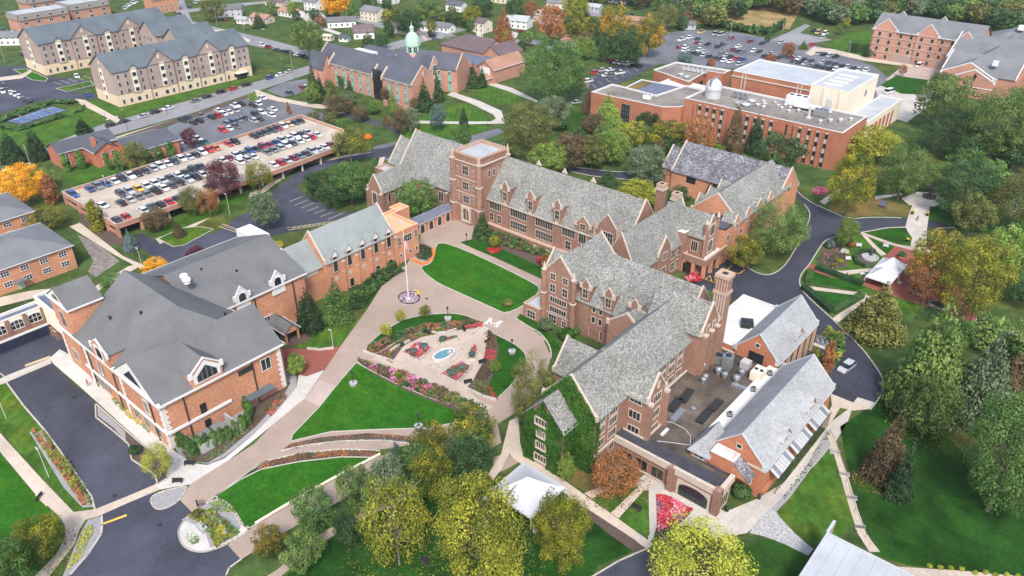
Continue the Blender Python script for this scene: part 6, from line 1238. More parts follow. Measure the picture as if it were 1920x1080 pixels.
PR['shrub',0]=leafcloud('crown',[(0,0,.42,.42,.42,.42)]+[(.22*math.cos(k),.22*math.sin(k),.5+.12*math.sin(k*2),.2,.2,.2) for k in range(7)],75,.09,seed=90)
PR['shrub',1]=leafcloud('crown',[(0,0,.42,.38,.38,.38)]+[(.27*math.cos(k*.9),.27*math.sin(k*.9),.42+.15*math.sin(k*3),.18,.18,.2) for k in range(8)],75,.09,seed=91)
def trunk_mesh(seed,top=.62,r=.022,n=7,spread=.26,m='bark'):
    rg=random.Random(seed); b=MB(); pts=[(0,0,0),(rg.uniform(-.01,.01),rg.uniform(-.01,.01),.22),(rg.uniform(-.02,.02),rg.uniform(-.02,.02),.42),(0,0,top)]
    for i in range(3): b.tube(pts[i],pts[i+1],r*(1-.27*i),r*(1-.27*(i+1)),m,7)
    for i in range(n):
        z=rg.uniform(.2,top-.05); th=i*2.4+rg.uniform(-.3,.3); e=(spread*rg.uniform(.6,1.1)*math.cos(th),spread*rg.uniform(.6,1.1)*math.sin(th),min(.92,z+rg.uniform(.12,.3))); b.tube((0,0,z),e,r*.5,r*.12,m,5)
        md=[e[k]*.6+(0,0,z)[k]*.4 for k in range(3)]; b.tube(md,(md[0]*1.3+rg.uniform(-.07,.07),md[1]*1.3+rg.uniform(-.07,.07),md[2]+.14),r*.25,r*.08,m,4)
    return b.mesh('trunk')
TK={'a':trunk_mesh(1),'b':trunk_mesh(2,n=9,spread=.34),'bare':trunk_mesh(3,top=.75,r=.018,n=22,spread=.40,m='bark_pale'),'cone':trunk_mesh(5,top=.95,r=.022,n=0)}
MARKS=[(872,410,'before the clock tower'),(240,290,'beside the red brick apartments'),(400,330,'along the near edge of the parking deck'),(120,370,'at the left end of the parking deck'),(600,330,'beside the curved ramp below the deck'),(700,150,'in front of the seminary'),(860,140,'at the east end of the seminary'),(580,600,'before the arts hall'),(260,820,'at the south corner of the arts hall'),(60,985,'on the lawn at the lower left'),(840,830,'between the drive and the ivy hall'),(640,950,'along the lower paver lane'),(850,1000,'at the bottom centre on the south lawn'),(1150,880,'beside the arcaded terrace'),(1300,1010,'at the bottom edge below the tulip bed'),(1640,860,'on the slope by the stair path'),(1760,700,'on the lawn east of the loop road'),(1880,850,'at the lower right edge'),(1790,500,'over the red brick garden'),(1600,440,'inside the garden by the loop road'),(1600,330,'north of the loop road junction'),(1720,300,'by the wide concrete walk'),(1860,240,'at the right edge beyond the science building'),(1440,430,'against the residence wing'),(1400,260,'in front of the science building'),(1190,250,'west of the science building'),(1000,230,'on the curved walk north of the tower'),(1120,330,'along the back road behind the long hall'),(1040,110,'west of the small dark car park'),(1170,60,'behind the small dark car park'),(1300,60,'around the north car park'),(1560,60,'below the north residence'),(960,50,'among the houses north of the chapel annex'),(780,40,'among the houses behind the cupola'),(600,40,'beside the upper street bend'),(430,40,'right of the rear apartment hall'),(60,260,'above the amber tree at the left'),(100,530,'beside the pink brick flats'),(1000,730,'left of the ivy covered gable'),(930,450,'under the long hall windows'),(1380,15,'along the far wood at the top'),(40,130,'by the taupe apartment halls'),(620,470,'beside the recital hall'),(740,210,'on the lawns between deck and tower')]
def mark(px,py): return min(MARKS,key=lambda m:(m[0]-px)**2+((m[1]-py)*1.4)**2)[2]
KIND={'round':('round',4,'a',.14),'big':('big',3,'b',.16),'thin':('thin',2,'bare',.16),'far':('far',3,'a',.12),'cone':('cone',2,'cone',.04),'loose':('loose',2,'cone',.08),'column':('column',2,'a',.05),'shrub':('shrub',2,None,0)}
LOOK={'leaf_green':'green','leaf_dark':'dark green','leaf_mid':'mid green','leaf_light':'pale green','leaf_sage':'grey green','leaf_lime':'lime yellow','leaf_gold':'olive gold','leaf_amber':'bright amber','leaf_rust':'rust orange','leaf_olive':'olive brown','leaf_turning':'green turning orange','leaf_goldtop':'green with gold top','leaf_purple':'dark purple','leaf_brown':'brown leaved','leaf_blue':'blue green','needle_green':'dark green','needle_gold':'yellow green','needle_blue':'silvery blue','flower_red':'red flowering','flower_yellow':'yellow flowering','shrub_mixed':'mottled autumn','leaf_ivy':'bright green'}
SHP={'round':'rounded tree','big':'big spreading tree','thin':'thinly leaved tree','far':'leafy tree','cone':'spruce','loose':'loose limbed pine','column':'narrow columnar tree','shrub':'round shrub'}
tr=random.Random(5); CNT={}
def plant(x,y,d,h,kind,mat,label=None,z=0,px=None,group=None,size=None,cat=None,name=None):
    pk,nv,tk,_=KIND[kind]; i=CNT.get(kind,0); CNT[kind]=i+1; me=PR[pk,i%nv]; rz=tr.uniform(0,6.28)
    nm=name or {'cone':'spruce_tree','loose':'pine_tree','column':'columnar_tree','shrub':'shrub'}.get(kind,'broadleaf_tree')
    if tk is None:
        o=bpy.data.objects.new(nm,me); COL.objects.link(o); o.location=(x,y,z); o.rotation_euler=(0,0,rz); o.scale=(d,d,h); o.material_slots[0].link='OBJECT'; o.material_slots[0].material=MT[mat]; r=o
    else:
        r=bpy.data.objects.new(nm,None); COL.objects.link(r); r.location=(x,y,z); r.rotation_euler=(0,0,rz); r.scale=(d,d,h); r.empty_display_size=.1
        o=bpy.data.objects.new('crown',me); COL.objects.link(o); o.parent=r; o.material_slots[0].link='OBJECT'; o.material_slots[0].material=MT[mat]
        t=bpy.data.objects.new('trunk',TK[tk]); COL.objects.link(t); t.parent=r
        if kind in('far','round','big') : t.scale=(h/d if d>0 else 1,)*2+(1,); t.scale=(1.1,1.1,1)
    r['category']=cat or ('shrub' if kind=='shrub' else 'tree')
    if group: r['group']=group
    if px is None: px=proj(x,y,h/2)
    if label is None: label=f"{(size+' ') if size else ''}{LOOK.get(mat,'green')} {SHP[kind]} {mark(*px)}"
    PEND.append((r,label)); return r
def fit(x0,y0,x1,y1,kind):
    """ground position, diameter and height of a plant seen in this box"""
    cx=(x0+x1)/2; wd=x1-x0; hh=y1-y0
    zc=3.0
    for _ in range(12):
        if kind in('cone','loose','column','shrub'):
            gx,gy=G(cx,y1 - 0.0,0); 
            dp=depth(gx,gy,0); s=F/dp; r=wd/2/s; th=math.atan2(H,math.hypot(gx,gy))
            gx,gy=G(cx,y1-r*math.sin(th)*s*.75,0); h=(hh-r*math.sin(th)*s*.75)/s/math.cos(th); return gx,gy,2*r,max(h,r*.8)
        gx,gy=G(cx,(y0+y1)/2,zc); dp=depth(gx,gy,zc); s=F/dp; r=wd/2/s; th=math.atan2(H-zc,math.hypot(gx,gy))
        q=(hh/2/s)**2-(r*math.sin(th))**2; a=math.sqrt(max(q,(r*.45)**2))/math.cos(th); a=min(a,r*1.9); zc=a*1.22
    return gx,gy,2*r,a*2.22
def tree(x0,y0,x1,y1,kind,mat,label=None,**k):
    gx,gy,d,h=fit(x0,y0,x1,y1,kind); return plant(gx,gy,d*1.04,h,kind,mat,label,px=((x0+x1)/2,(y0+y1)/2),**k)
TL=[
(948,660,1052,800,'big','leaf_olive','big olive brown tree between the drive and the ivy covered gable'),
(772,785,848,860,'round','leaf_goldtop'),(840,755,932,845,'round','leaf_goldtop'),(775,835,852,935,'round','leaf_goldtop'),(835,800,925,910,'round','leaf_dark'),
(718,826,772,885,'cone','leaf_blue'),(688,850,762,930,'round','leaf_sage'),(632,862,695,950,'round','leaf_mid'),
(547,905,626,992,'round','leaf_green'),(624,955,682,1022,'round','leaf_dark'),(473,978,532,1048,'round','leaf_turning'),(530,988,606,1072,'round','leaf_mid'),
(668,888,812,1062,'thin','leaf_gold'),(795,880,1003,1110,'big','leaf_gold'),(998,910,1110,1068,'big','leaf_gold'),(1190,975,1438,1180,'big','leaf_lime'),
(1105,838,1207,935,'thin','leaf_rust'),(1045,850,1078,900,'round','leaf_light'),
(1612,770,1690,912,'loose','leaf_brown'),(1648,822,1714,948,'cone','needle_green'),(1583,528,1692,650,'loose','needle_gold'),(1650,560,1795,790,'loose','leaf_mid'),(1690,600,1800,760,'loose','needle_gold'),(1755,620,1885,815,'loose','leaf_sage'),(1700,690,1800,820,'round','leaf_mid'),(1800,720,2000,965,'big','leaf_green'),(1870,650,1935,730,'loose','leaf_brown'),
(1708,425,1810,540,'round','leaf_turning'),(1760,435,1905,590,'big','leaf_gold'),(1705,490,1780,570,'thin','leaf_rust'),(1845,420,1945,530,'round','leaf_light'),(1890,500,1960,570,'round','leaf_dark'),(1568,405,1612,462,'round','leaf_light'),
(1552,275,1646,398,'big','leaf_goldtop'),(1640,262,1757,368,'big','leaf_mid'),(1585,232,1690,300,'round','leaf_lime'),(1752,290,1878,402,'big','leaf_dark'),(1795,360,1862,440,'round','leaf_olive'),(1862,320,1960,430,'thin','leaf_olive'),(1725,140,1828,235,'round','leaf_mid'),(1728,195,1835,290,'big','leaf_dark'),(1812,160,1935,300,'big','leaf_mid'),(1860,240,1960,312,'round','leaf_dark'),
(1418,246,1506,322,'round','leaf_dark'),(1353,188,1392,292,'loose','leaf_brown'),(1393,215,1430,292,'loose','needle_green'),(1280,212,1346,290,'thin','leaf_rust'),(1210,224,1292,275,'round','leaf_goldtop'),(1158,224,1216,272,'round','leaf_lime'),(1118,238,1182,305,'round','leaf_light'),(1108,173,1168,245,'loose','leaf_light'),(1090,158,1120,216,'loose','leaf_brown'),(1188,190,1224,236,'column','leaf_dark'),(1243,193,1285,225,'round','leaf_goldtop'),
(930,185,1055,292,'big','leaf_olive'),(1003,175,1067,235,'round','leaf_sage'),(1035,245,1110,312,'round','leaf_brown'),(1080,250,1140,312,'round','leaf_olive'),
(985,265,1067,325,'round','leaf_light'),(1118,314,1162,352,'cone','leaf_dark'),(1158,335,1237,382,'round','leaf_lime'),(1175,265,1256,338,'round','leaf_sage'),(1313,268,1362,296,'round','leaf_light'),(1252,345,1292,388,'round','leaf_dark'),(1310,343,1342,386,'cone','leaf_dark'),
(1400,370,1520,475,'big','leaf_mid'),(1370,438,1428,505,'round','leaf_gold'),
(744,332,818,402,'round','leaf_green'),(884,388,926,452,'cone','leaf_dark'),(1236,488,1258,522,'cone','leaf_olive'),
(553,540,612,628,'loose','needle_green'),(602,524,666,614,'loose','leaf_green'),(528,553,556,592,'round','leaf_green'),
(618,300,692,378,'round','leaf_green'),(568,315,632,372,'round','leaf_dark'),(600,335,652,388,'round','leaf_dark'),
(462,355,529,424,'round','leaf_sage'),(375,293,458,368,'big','leaf_purple'),(333,345,384,402,'thin','leaf_olive'),(365,350,412,402,'thin','leaf_rust'),(268,385,316,432,'round','leaf_brown'),(322,410,352,448,'cone','leaf_brown'),(230,428,264,474,'cone','needle_blue'),(163,376,208,440,'column','leaf_gold'),(80,328,122,388,'column','leaf_rust'),
(-5,303,82,378,'big','leaf_amber','large bright amber maple at the left edge'),(58,312,98,352,'round','leaf_light'),(42,383,122,432,'thin','leaf_gold'),(264,482,314,514,'round','leaf_amber'),(345,458,388,492,'round','leaf_purple'),(187,508,252,556,'round','leaf_green'),(455,300,512,355,'thin','leaf_gold'),(618,235,692,300,'thin','leaf_goldtop'),
(3,243,52,312,'loose','needle_green'),(54,236,94,304,'loose','needle_green'),(139,216,177,254,'cone','needle_green'),(224,262,274,318,'round','leaf_olive'),
(340,238,368,274,'round','leaf_purple'),(464,172,483,192,'round','leaf_light'),(536,192,548,216,'column','leaf_rust'),
(574,112,608,196,'cone','leaf_dark'),(590,135,612,180,'cone','leaf_dark'),(574,150,600,190,'round','leaf_light'),(610,150,633,190,'round','leaf_olive'),(645,140,670,190,'cone','leaf_dark'),(725,160,750,216,'cone','leaf_mid'),(775,145,818,212,'cone','leaf_dark'),(800,130,838,194,'cone','leaf_dark'),(798,100,826,146,'round','leaf_dark'),(850,112,884,165,'cone','leaf_dark'),(872,118,904,168,'cone','leaf_dark'),(892,120,916,166,'cone','leaf_dark'),
(984,60,1098,185,'big','leaf_green'),(1060,95,1098,175,'round','leaf_olive'),(858,195,882,242,'cone','needle_green'),(804,194,836,240,'round','leaf_blue'),(733,200,764,248,'round','leaf_brown'),(758,198,788,242,'round','leaf_sage'),(848,230,884,278,'round','leaf_green'),(714,208,734,238,'cone','leaf_brown'),
(604,178,662,214,'round','leaf_brown'),(636,170,668,195,'round','leaf_sage'),(658,196,692,226,'round','leaf_brown'),(685,190,716,212,'round','leaf_green'),(574,208,600,230,'round','leaf_olive'),(604,210,630,236,'round','leaf_olive'),(626,222,652,246,'round','leaf_green'),
(598,-25,664,28,'round','leaf_amber','orange maple at the top edge above the houses'),(545,33,606,100,'round','leaf_mid'),(470,20,502,55,'cone','needle_green'),(378,-5,420,35,'round','leaf_olive'),(590,28,610,52,'round','leaf_rust'),(865,8,907,50,'round','leaf_gold'),(922,15,966,88,'loose','leaf_rust'),(1008,5,1062,75,'round','leaf_rust'),(1058,-22,1102,40,'round','leaf_lime'),(1060,30,1118,78,'round','leaf_goldtop'),(1076,66,1116,108,'round','leaf_light'),(1118,5,1187,80,'round','leaf_turning'),(1190,25,1247,98,'round','leaf_turning'),(1145,50,1206,118,'round','leaf_dark'),(1120,65,1148,112,'round','leaf_dark'),(980,0,1010,35,'round','leaf_rust'),(1225,5,1275,52,'thin','leaf_olive'),(962,95,990,120,'round','leaf_sage'),(826,65,868,100,'round','leaf_sage'),(676,60,706,92,'loose','leaf_dark'),(704,62,730,88,'round','leaf_dark'),(726,42,742,72,'column','leaf_goldtop'),(740,20,790,62,'round','leaf_dark'),(780,-5,830,40,'round','leaf_mid'),(833,20,868,45,'round','leaf_dark'),(880,-10,925,28,'round','leaf_dark'),(946,-5,985,40,'round','leaf_dark'),
(1270,97,1300,120,'round','leaf_blue'),(1325,108,1342,128,'round','leaf_rust'),(1432,98,1456,126,'round','leaf_rust'),(1465,78,1492,106,'round','leaf_rust'),(1495,75,1516,94,'cone','leaf_mid'),(1433,62,1446,78,'round','leaf_dark'),(1592,78,1612,96,'round','leaf_dark'),(1618,90,1638,106,'round','leaf_dark'),(1568,42,1582,62,'round','leaf_mid'),(1578,32,1596,50,'round','leaf_lime'),
(1685,120,1702,142,'thin','leaf_rust'),(1785,225,1800,240,'round','leaf_rust'),
(1098,268,1130,300,'round','leaf_dark'),(1255,268,1285,300,'round','leaf_dark'),(1205,300,1230,330,'round','leaf_dark'),
(8,960,122,1062,'big','leaf_goldtop'),(-40,1000,50,1120,'round','leaf_green'),(262,828,324,896,'thin','leaf_lime','young lime yellow tree at the sharp corner of the arts hall'),(534,660,572,704,'round','leaf_light'),
(1780,230,1860,300,'round','leaf_dark'),(1495,600,1520,650,'round','leaf_green'),(1528,640,1562,712,'column','leaf_rust'),(1508,650,1535,700,'column','leaf_gold')]
for e in TL:
    if e[2]-e[0]<5 or (e[0]<1 and e[1]<0 and e[2]<10): continue
    tree(*e[:6],label=e[6] if len(e)>6 else None)
for b in ((117,288,139,326),(142,282,169,320),(197,285,216,322),(214,283,238,322),(272,280,291,312),(290,274,312,306),(311,265,335,299)): tree(*b,'column','leaf_green','clipped green arborvitae column against the red brick apartments',name='arborvitae',group='arborvitae by the red brick apartments')
# wood along the top, single trees one can just tell apart
def scatter(pts,n,mats,label,group,dr=(7,12),hr=(8,14),seed=1,kind='far',mind=5):
    rg=random.Random(seed); P=[G(*p) for p in pts]; xs=[p[0] for p in P]; ys=[p[1] for p in P]; done=[]; k=0
    def ins(x,y):
        c=False; j=len(P)-1
        for i in range(len(P)):
            if (P[i][1]>y)!=(P[j][1]>y) and x<(P[j][0]-P[i][0])*(y-P[i][1])/(P[j][1]-P[i][1])+P[i][0]: c=not c
            j=i
        return c
    while len(done)<n and k<n*60:
        k+=1; x,y=rg.uniform(min(xs),max(xs)),rg.uniform(min(ys),max(ys))
        if not ins(x,y) or any((x-a)**2+(y-b)**2<mind**2 for a,b in done): continue
        done.append((x,y)); r=plant(x,y,rg.uniform(*dr),rg.uniform(*hr),kind,rg.choice(mats),label); r['group']=group

def inpoly(P,x,y):
    c=False; j=len(P)-1
    for i in range(len(P)):
        if (P[i][1]>y)!=(P[j][1]>y) and x<(P[j][0]-P[i][0])*(y-P[i][1])/(P[j][1]-P[i][1])+P[i][0]: c=not c
        j=i
    return c
def wood(pts,n,mats,label,group,dr,hr,seed,kind='far',mind=7):
    """a far wood that reads as one mass: one object, many crowns of uneven height and colour"""
    rg=random.Random(seed); P=[G(*p) for p in pts]; xs=[p[0] for p in P]; ys=[p[1] for p in P]; L=[]; k=0; V=[];Fc=[];To=[];Mi=[]; mm=sorted(set(mats)); done=[]
    src=[]
    for i in range(3):
        me=PR['far',i]; src.append(([tuple(v.co) for v in me.vertices],[tuple(p.vertices) for p in me.polygons],[a.value for a in me.attributes['tone'].data]))
    while len(done)<n and k<n*80:
        k+=1; x,y=rg.uniform(min(xs),max(xs)),rg.uniform(min(ys),max(ys))
        if not inpoly(P,x,y) or any((x-a)**2+(y-b)**2<mind**2 for a,b in done): continue
        done.append((x,y)); vs,fs,ts=src[k%3]; d=rg.uniform(*dr); h=rg.uniform(*hr); a=rg.uniform(0,6.28); c,s_=math.cos(a)*d,math.sin(a)*d; b=len(V); off=rg.uniform(-.12,.12)
        V+= [(x+v[0]*c-v[1]*s_,y+v[0]*s_+v[1]*c,v[2]*h) for v in vs]; Fc+= [tuple(q+b for q in f) for f in fs]; To+= [min(1,max(0,t+off)) for t in ts]; Mi+= [mm.index(rg.choice(mats))]*len(fs)
    me=bpy.data.meshes.new('wood'); me.from_pydata(V,[],Fc); at=me.attributes.new('tone','FLOAT','FACE'); at.data.foreach_set('value',To)
    for m_ in mm: me.materials.append(MT[m_])
    me.polygons.foreach_set('material_index',Mi); me.update(); o=bpy.data.objects.new('distant_wood',me); COL.objects.link(o); tag(o,label,'wood',None,'stuff')
W_=['leaf_dark','leaf_dark','leaf_mid','leaf_green','leaf_olive','leaf_brown','leaf_sage']
wood([(1330,58),(1285,20),(1295,-22),(2000,-30),(2010,40),(1960,50),(1900,70),(1840,55),(1700,30),(1640,46),(1560,50),(1500,34),(1440,20)],330,W_,'dark mixed wood with brown patches along the top right edge','trees of the wood at the top right',(11,18),(9,15),3,mind=6.5)
wood([(640,-2),(620,-35),(1300,-35),(1290,5),(1240,25),(1120,10),(1000,0),(900,-5),(800,-8)],130,W_+['leaf_gold','leaf_rust'],'leafy belt of green and rust trees along the top centre edge','trees of the belt at the top centre',(8,13),(8,14),4,mind=9)
scatter([(480,5),(560,25),(640,12),(760,25),(860,30),(900,60),(990,90),(980,60),(1060,90),(1040,120),(960,100),(880,75),(790,80),(700,78),(640,55),(560,60),(500,30)],26,W_[:5]+['leaf_light','leaf_gold'],'yard tree among the houses north of the cupola','yard trees among the houses',(6,9),(6,10),21,'far',11)
scatter([(1030,235),(1110,225),(1280,262),(1300,285),(1280,300),(1180,296),(1100,292),(1050,290)],8,['leaf_dark','leaf_olive','leaf_mid','leaf_brown'],'mid height tree in the belt north of the back road','belt trees north of the back road',(7,10),(6,9),22,'round',6)
scatter([(1700,310),(1760,290),(1930,300),(1950,390),(1850,400),(1780,395)],4,['leaf_green','leaf_mid','leaf_mid'],'broad park tree by the wide walk','park trees by the wide walk',(10,13),(9,12),23,'round',8)
scatter([(1750,170),(1930,150),(1960,290),(1800,280),(1720,270)],4,['leaf_mid','leaf_mid','leaf_green'],'tall park tree between science annex and right edge','park trees right of the science annex',(11,14),(10,13),24,'round',9)
scatter([(700,900),(790,880),(830,930),(760,960),(700,940)],4,['leaf_dark','leaf_green'],'dark tree tucked behind the gold trees at the bottom','dark trees behind the gold trees',(6,8),(6,8),25,'round',5)
scatter([(620,150),(700,170),(830,215),(800,225),(700,205),(610,175)],7,['leaf_dark','leaf_brown','leaf_green'],'small dark tree on the seminary front lawn','small trees before the seminary',(4,6),(4,7),26,'far',6)
scatter([(1760,600),(1900,590),(1960,700),(1900,800),(1800,820),(1700,790)],2,['leaf_mid','leaf_green','leaf_sage'],'mixed tree of the thicket below the east walk','thicket trees below the east walk',(7,10),(7,10),27,'round',9)
scatter([(1240,60),(1260,20),(1300,30),(1310,48),(1265,62)],8,W_,'dark tree crowding the corner of the north car park','trees at the car park corner',(7,10),(7,10),5)
scatter([(1880,60),(1940,40),(1990,300),(1930,280),(1900,150)],7,W_,'dark tree at the right edge behind the north residence','trees at the right edge',(9,13),(9,13),6)
wood([(-60,20),(-60,-60),(560,-60),(520,-8),(300,-10),(100,-8)],40,W_,'belt of trees above the upper left apartment blocks','trees at the top left edge',(7,11),(7,11),7,mind=10)
scatter([(740,45),(800,28),(850,40),(870,55),(830,40),(790,42)],6,['leaf_dark','leaf_mid'],'dark yard tree behind the cottages north of the cupola','yard trees behind the cupola',(6,8),(7,9),8)
scatter([(1060,45),(1120,40),(1200,70),(1180,95),(1100,110),(1080,95)],12,['leaf_dark','leaf_dark','leaf_green','leaf_brown'],'dark understorey tree west of the small dark car park','trees behind the dark car park',(7,10),(7,10),9)
scatter([(1040,240),(1110,240),(1240,275),(1300,285),(1290,300),(1180,300),(1090,300)],6,['leaf_dark','leaf_brown','leaf_olive'],'low dark tree in the belt behind the back road','trees in the belt behind the back road',(6,9),(5,7),10)
scatter([(1740,330),(1800,300),(1950,330),(1950,400),(1850,420),(1760,400)],2,['leaf_green','leaf_mid','leaf_olive'],'shading tree in the park at the right edge','trees in the park at the right',(9,12),(8,11),12)
scatter([(1780,640),(1900,620),(1960,800),(1850,820),(1780,740)],2,['leaf_mid','leaf_green','leaf_sage'],'dim tree in the thicket at the right edge','trees in the thicket at the right',(7,10),(7,10),13)
# ================= BEDS, FURNITURE, PEOPLE =================
rb=random.Random(11)
def bed(px,mat,label,n=None,h=.5,ls=.28,dens=9,world=False,cat='flower bed',name='flower_bed',lump=.5,mats=None,z=0.05):
    """mixed planting too fine to count: one leafy mass on an outline"""
    P=[p if world else G(*p) for p in px]; A=abs(sum(P[i][0]*P[(i+1)%len(P)][1]-P[(i+1)%len(P)][0]*P[i][1] for i in range(len(P))))/2
    xs=[p[0] for p in P]; ys=[p[1] for p in P]; mats=mats or [mat]; V=[];Fc=[];To=[];Mi=[]; cl=[(rb.uniform(min(xs),max(xs)),rb.uniform(min(ys),max(ys)),rb.randrange(len(mats)),rb.uniform(.5,1.1),rb.uniform(-.2,.2)) for _ in range(int(A/1.4)+4)]
    N=int(A*dens*3.2)+20; k=0; c=0
    while c<N and k<N*8:
        k+=1; x,y=rb.uniform(min(xs),max(xs)),rb.uniform(min(ys),max(ys))
        if not inpoly(P,x,y): continue
        c+=1; q=min(cl,key=lambda t:(t[0]-x)**2+(t[1]-y)**2); dd=math.sqrt((q[0]-x)**2+(q[1]-y)**2); zz=z+h*q[3]*max(.15,1-(dd/(1.2))**2*lump)*rb.uniform(.5,1.05)
        nn=Vector((rb.gauss(0,.5),rb.gauss(0,.5),1)).normalized(); a=nn.cross(Vector((rb.gauss(0,1),rb.gauss(0,1),.1))).normalized(); b=nn.cross(a); s=ls*rb.uniform(.6,1.3); i=len(V); p=Vector((x,y,zz))
        V+= [tuple(p+a*s*.5),tuple(p+b*s*.5),tuple(p-a*s*.5),tuple(p-b*s*.5)]; Fc.append((i,i+1,i+2,i+3)); To.append(min(1,max(0,.5+q[4]+rb.gauss(0,.2)))); Mi.append(q[2])
    me=bpy.data.meshes.new(name); x0,y0=P[0]; me.from_pydata([(a-x0,b-y0,c_) for a,b,c_ in V],[],Fc); at=me.attributes.new('tone','FLOAT','FACE'); at.data.foreach_set('value',To)
    for m_ in mats: me.materials.append(MT[m_])
    me.polygons.foreach_set('material_index',Mi); me.update(); o=bpy.data.objects.new(name,me); COL.objects.link(o); o.location=(x0,y0,0); return tag(o,label,cat,None,'stuff')
bed([(684,660),(700,646),(745,625),(790,612),(840,603),(890,600),(905,605),(880,612),(835,616),(790,624),(745,640),(712,656),(700,665)],None,'dark purple and green shrub belt round the north of the fountain garden',mats=['leaf_dark','leaf_brown','shrub_mixed','leaf_dark'],h=1.1,ls=.4,cat='shrub bed',name='shrub_bed')
bed([(705,664),(722,652),(757,634),(800,621),(850,613),(905,606),(905,614),(850,622),(800,630),(757,645),(735,662),(736,682),(720,674)],None,'red and gold flower ribbon along the north terrace wall of the fountain garden',mats=['flower_red','shrub_mixed','leaf_gold','leaf_olive','shrub_mixed'],h=.6)
bed([(915,622),(928,630),(932,655),(926,690),(912,715),(925,735),(935,748),(905,742),(888,735),(885,718),(903,690),(910,655)],None,'red, pink and brown flower belt on the east of the fountain garden',mats=['flower_red','shrub_mixed','leaf_brown','leaf_brown','leaf_olive'],h=.9)
bed([(668,674),(700,682),(760,700),(830,728),(880,752),(898,764),(880,775),(850,766),(790,742),(735,718),(690,692)],None,'long border of pink, yellow and brown shrubs between lawn and plaza walk',mats=['leaf_brown','shrub_mixed','leaf_gold','shrub_mixed','flower_pink','leaf_olive','leaf_brown','leaf_dark'],h=1.1,ls=.36)
bed([(530,842),(550,832),(620,820),(700,814),(766,820),(768,824),(690,820),(600,828)],None,'rust and maroon shrub strip above the white flower band',mats=['shrub_mixed','leaf_rust','leaf_brown'],h=.8)
bed([(535,847),(560,838),(640,826),(720,823),(768,827),(768,830),(720,827),(640,830),(575,838)],None,'silvery white flower band edged with rust beside the curved walk',mats=['flower_white','needle_blue'],h=.3)
bed([(482,878),(500,866),(560,852),(640,844),(706,846),(702,856),(640,855),(560,863),(500,877)],None,'rust brown flower strip along the top of the lower lawn',mats=['leaf_rust','shrub_mixed','leaf_brown'],h=.5)
bed([(478,874),(500,863),(560,849),(640,842),(706,843),(706,846),(640,845),(560,853),(500,867)],None,'pale edging flowers between the curved walk and rust strip',mats=['flower_white'],h=.25)
bed([(748,562),(752,552),(765,548),(782,550),(786,560),(780,568),(768,569),(754,568)],None,'lilac flowers in the round flagpole bed',mats=['flower_lilac'],h=.35)
bed([(778,545),(790,549),(789,555),(779,551)],None,'yellow flowers at the back of the flagpole bed',mats=['flower_yellow'],h=.5)
bed([(771,488),(793,499),(812,488),(817,474),(811,466),(808,468),(812,478),(806,488),(792,494),(774,486)],None,'curving band of orange marigolds at the corner of the great lawn',mats=['flower_orange'],h=.4,dens=16)
bed([(790,460),(808,466),(811,480),(800,490),(785,486),(778,480)],None,'dark green shrubs inside the orange marigold band',mats=['leaf_dark','leaf_brown'],h=1.0,ls=.4,cat='shrub bed',name='shrub_bed')
bed([(1231,927),(1248,928),(1300,955),(1288,968),(1262,985),(1234,998)],None,'brilliant magenta, red and pink flower triangle on the dining terrace',mats=['flower_mix','flower_mix','flower_red','flower_pink'],h=.4,dens=16)
bed([(1283,524),(1296,516),(1312,520),(1318,527),(1308,535),(1290,531)],None,'bright red and pink flower mound beside the porch steps',mats=['flower_mix','flower_red'],h=1.3,dens=14)
bed([(1521,358),(1530,351),(1548,351),(1555,359),(1545,366),(1528,365)],None,'magenta and white flower crescent beyond the residence wing',mats=['flower_mix','flower_pink'],h=.4,dens=9)
bed([(893,449),(920,432),(985,456),(1060,484),(1060,492),(1000,478),(940,462),(905,452)],None,'dark clipped foundation shrubs along the long hall',mats=['leaf_dark','leaf_green','leaf_brown'],h=1.2,ls=.45,cat='shrub bed',name='shrub_bed')
bed([(960,445),(990,452),(1020,466),(1040,480),(1036,484),(1010,474),(975,458),(956,450)],None,'red and white flower edging before the long hall shrubs',mats=['flower_red','flower_white'],h=.45)
bed([(58,810),(66,808),(110,855),(165,945),(155,948),(115,890)],None,'outer row of tan ornamental grasses beside the entry road',mats=['leaf_rust','leaf_gold'],h=.9,ls=.4,cat='grasses',name='ornamental_grass')
bed([(76,812),(84,812),(130,868),(175,942),(170,948),(118,876)],None,'inner row of tan ornamental grasses beside the entry road kerb',mats=['leaf_gold','leaf_olive'],h=.8,ls=.4,cat='grasses',name='ornamental_grass')
bed([(350,968),(372,955),(400,962),(430,985),(450,1000),(430,1015),(405,1028),(395,1010),(375,985)],None,'tawny and green ornamental grasses on the gate island',mats=['leaf_olive','leaf_gold','leaf_mid'],h=1.0,ls=.45,cat='grasses',name='ornamental_grass')
bed([(347,1002),(358,998),(372,1008),(373,1020),(360,1022),(349,1012)],None,'small white flowered green bed on the pale gate island',mats=['leaf_green','flower_white'],h=.4)
bed([(392,945),(415,940),(440,952),(445,965),(425,962),(400,958)],None,'low green shrubs behind the gate island boulders',mats=['leaf_light','leaf_green'],h=.7,cat='shrub bed',name='shrub_bed')
bed([(120,1075),(140,1040),(155,1000),(170,985),(178,992),(165,1020),(150,1050)],None,'lime green perennials in the rocky bed by the south lot',mats=['leaf_light','leaf_lime','leaf_mid'],h=.5)
bed([(208,748),(216,745),(260,785),(285,805),(280,812),(262,800),(230,775)],None,'row of lime and yellow hostas along the arts hall base',mats=['leaf_lime','flower_yellow','leaf_light'],h=.5)
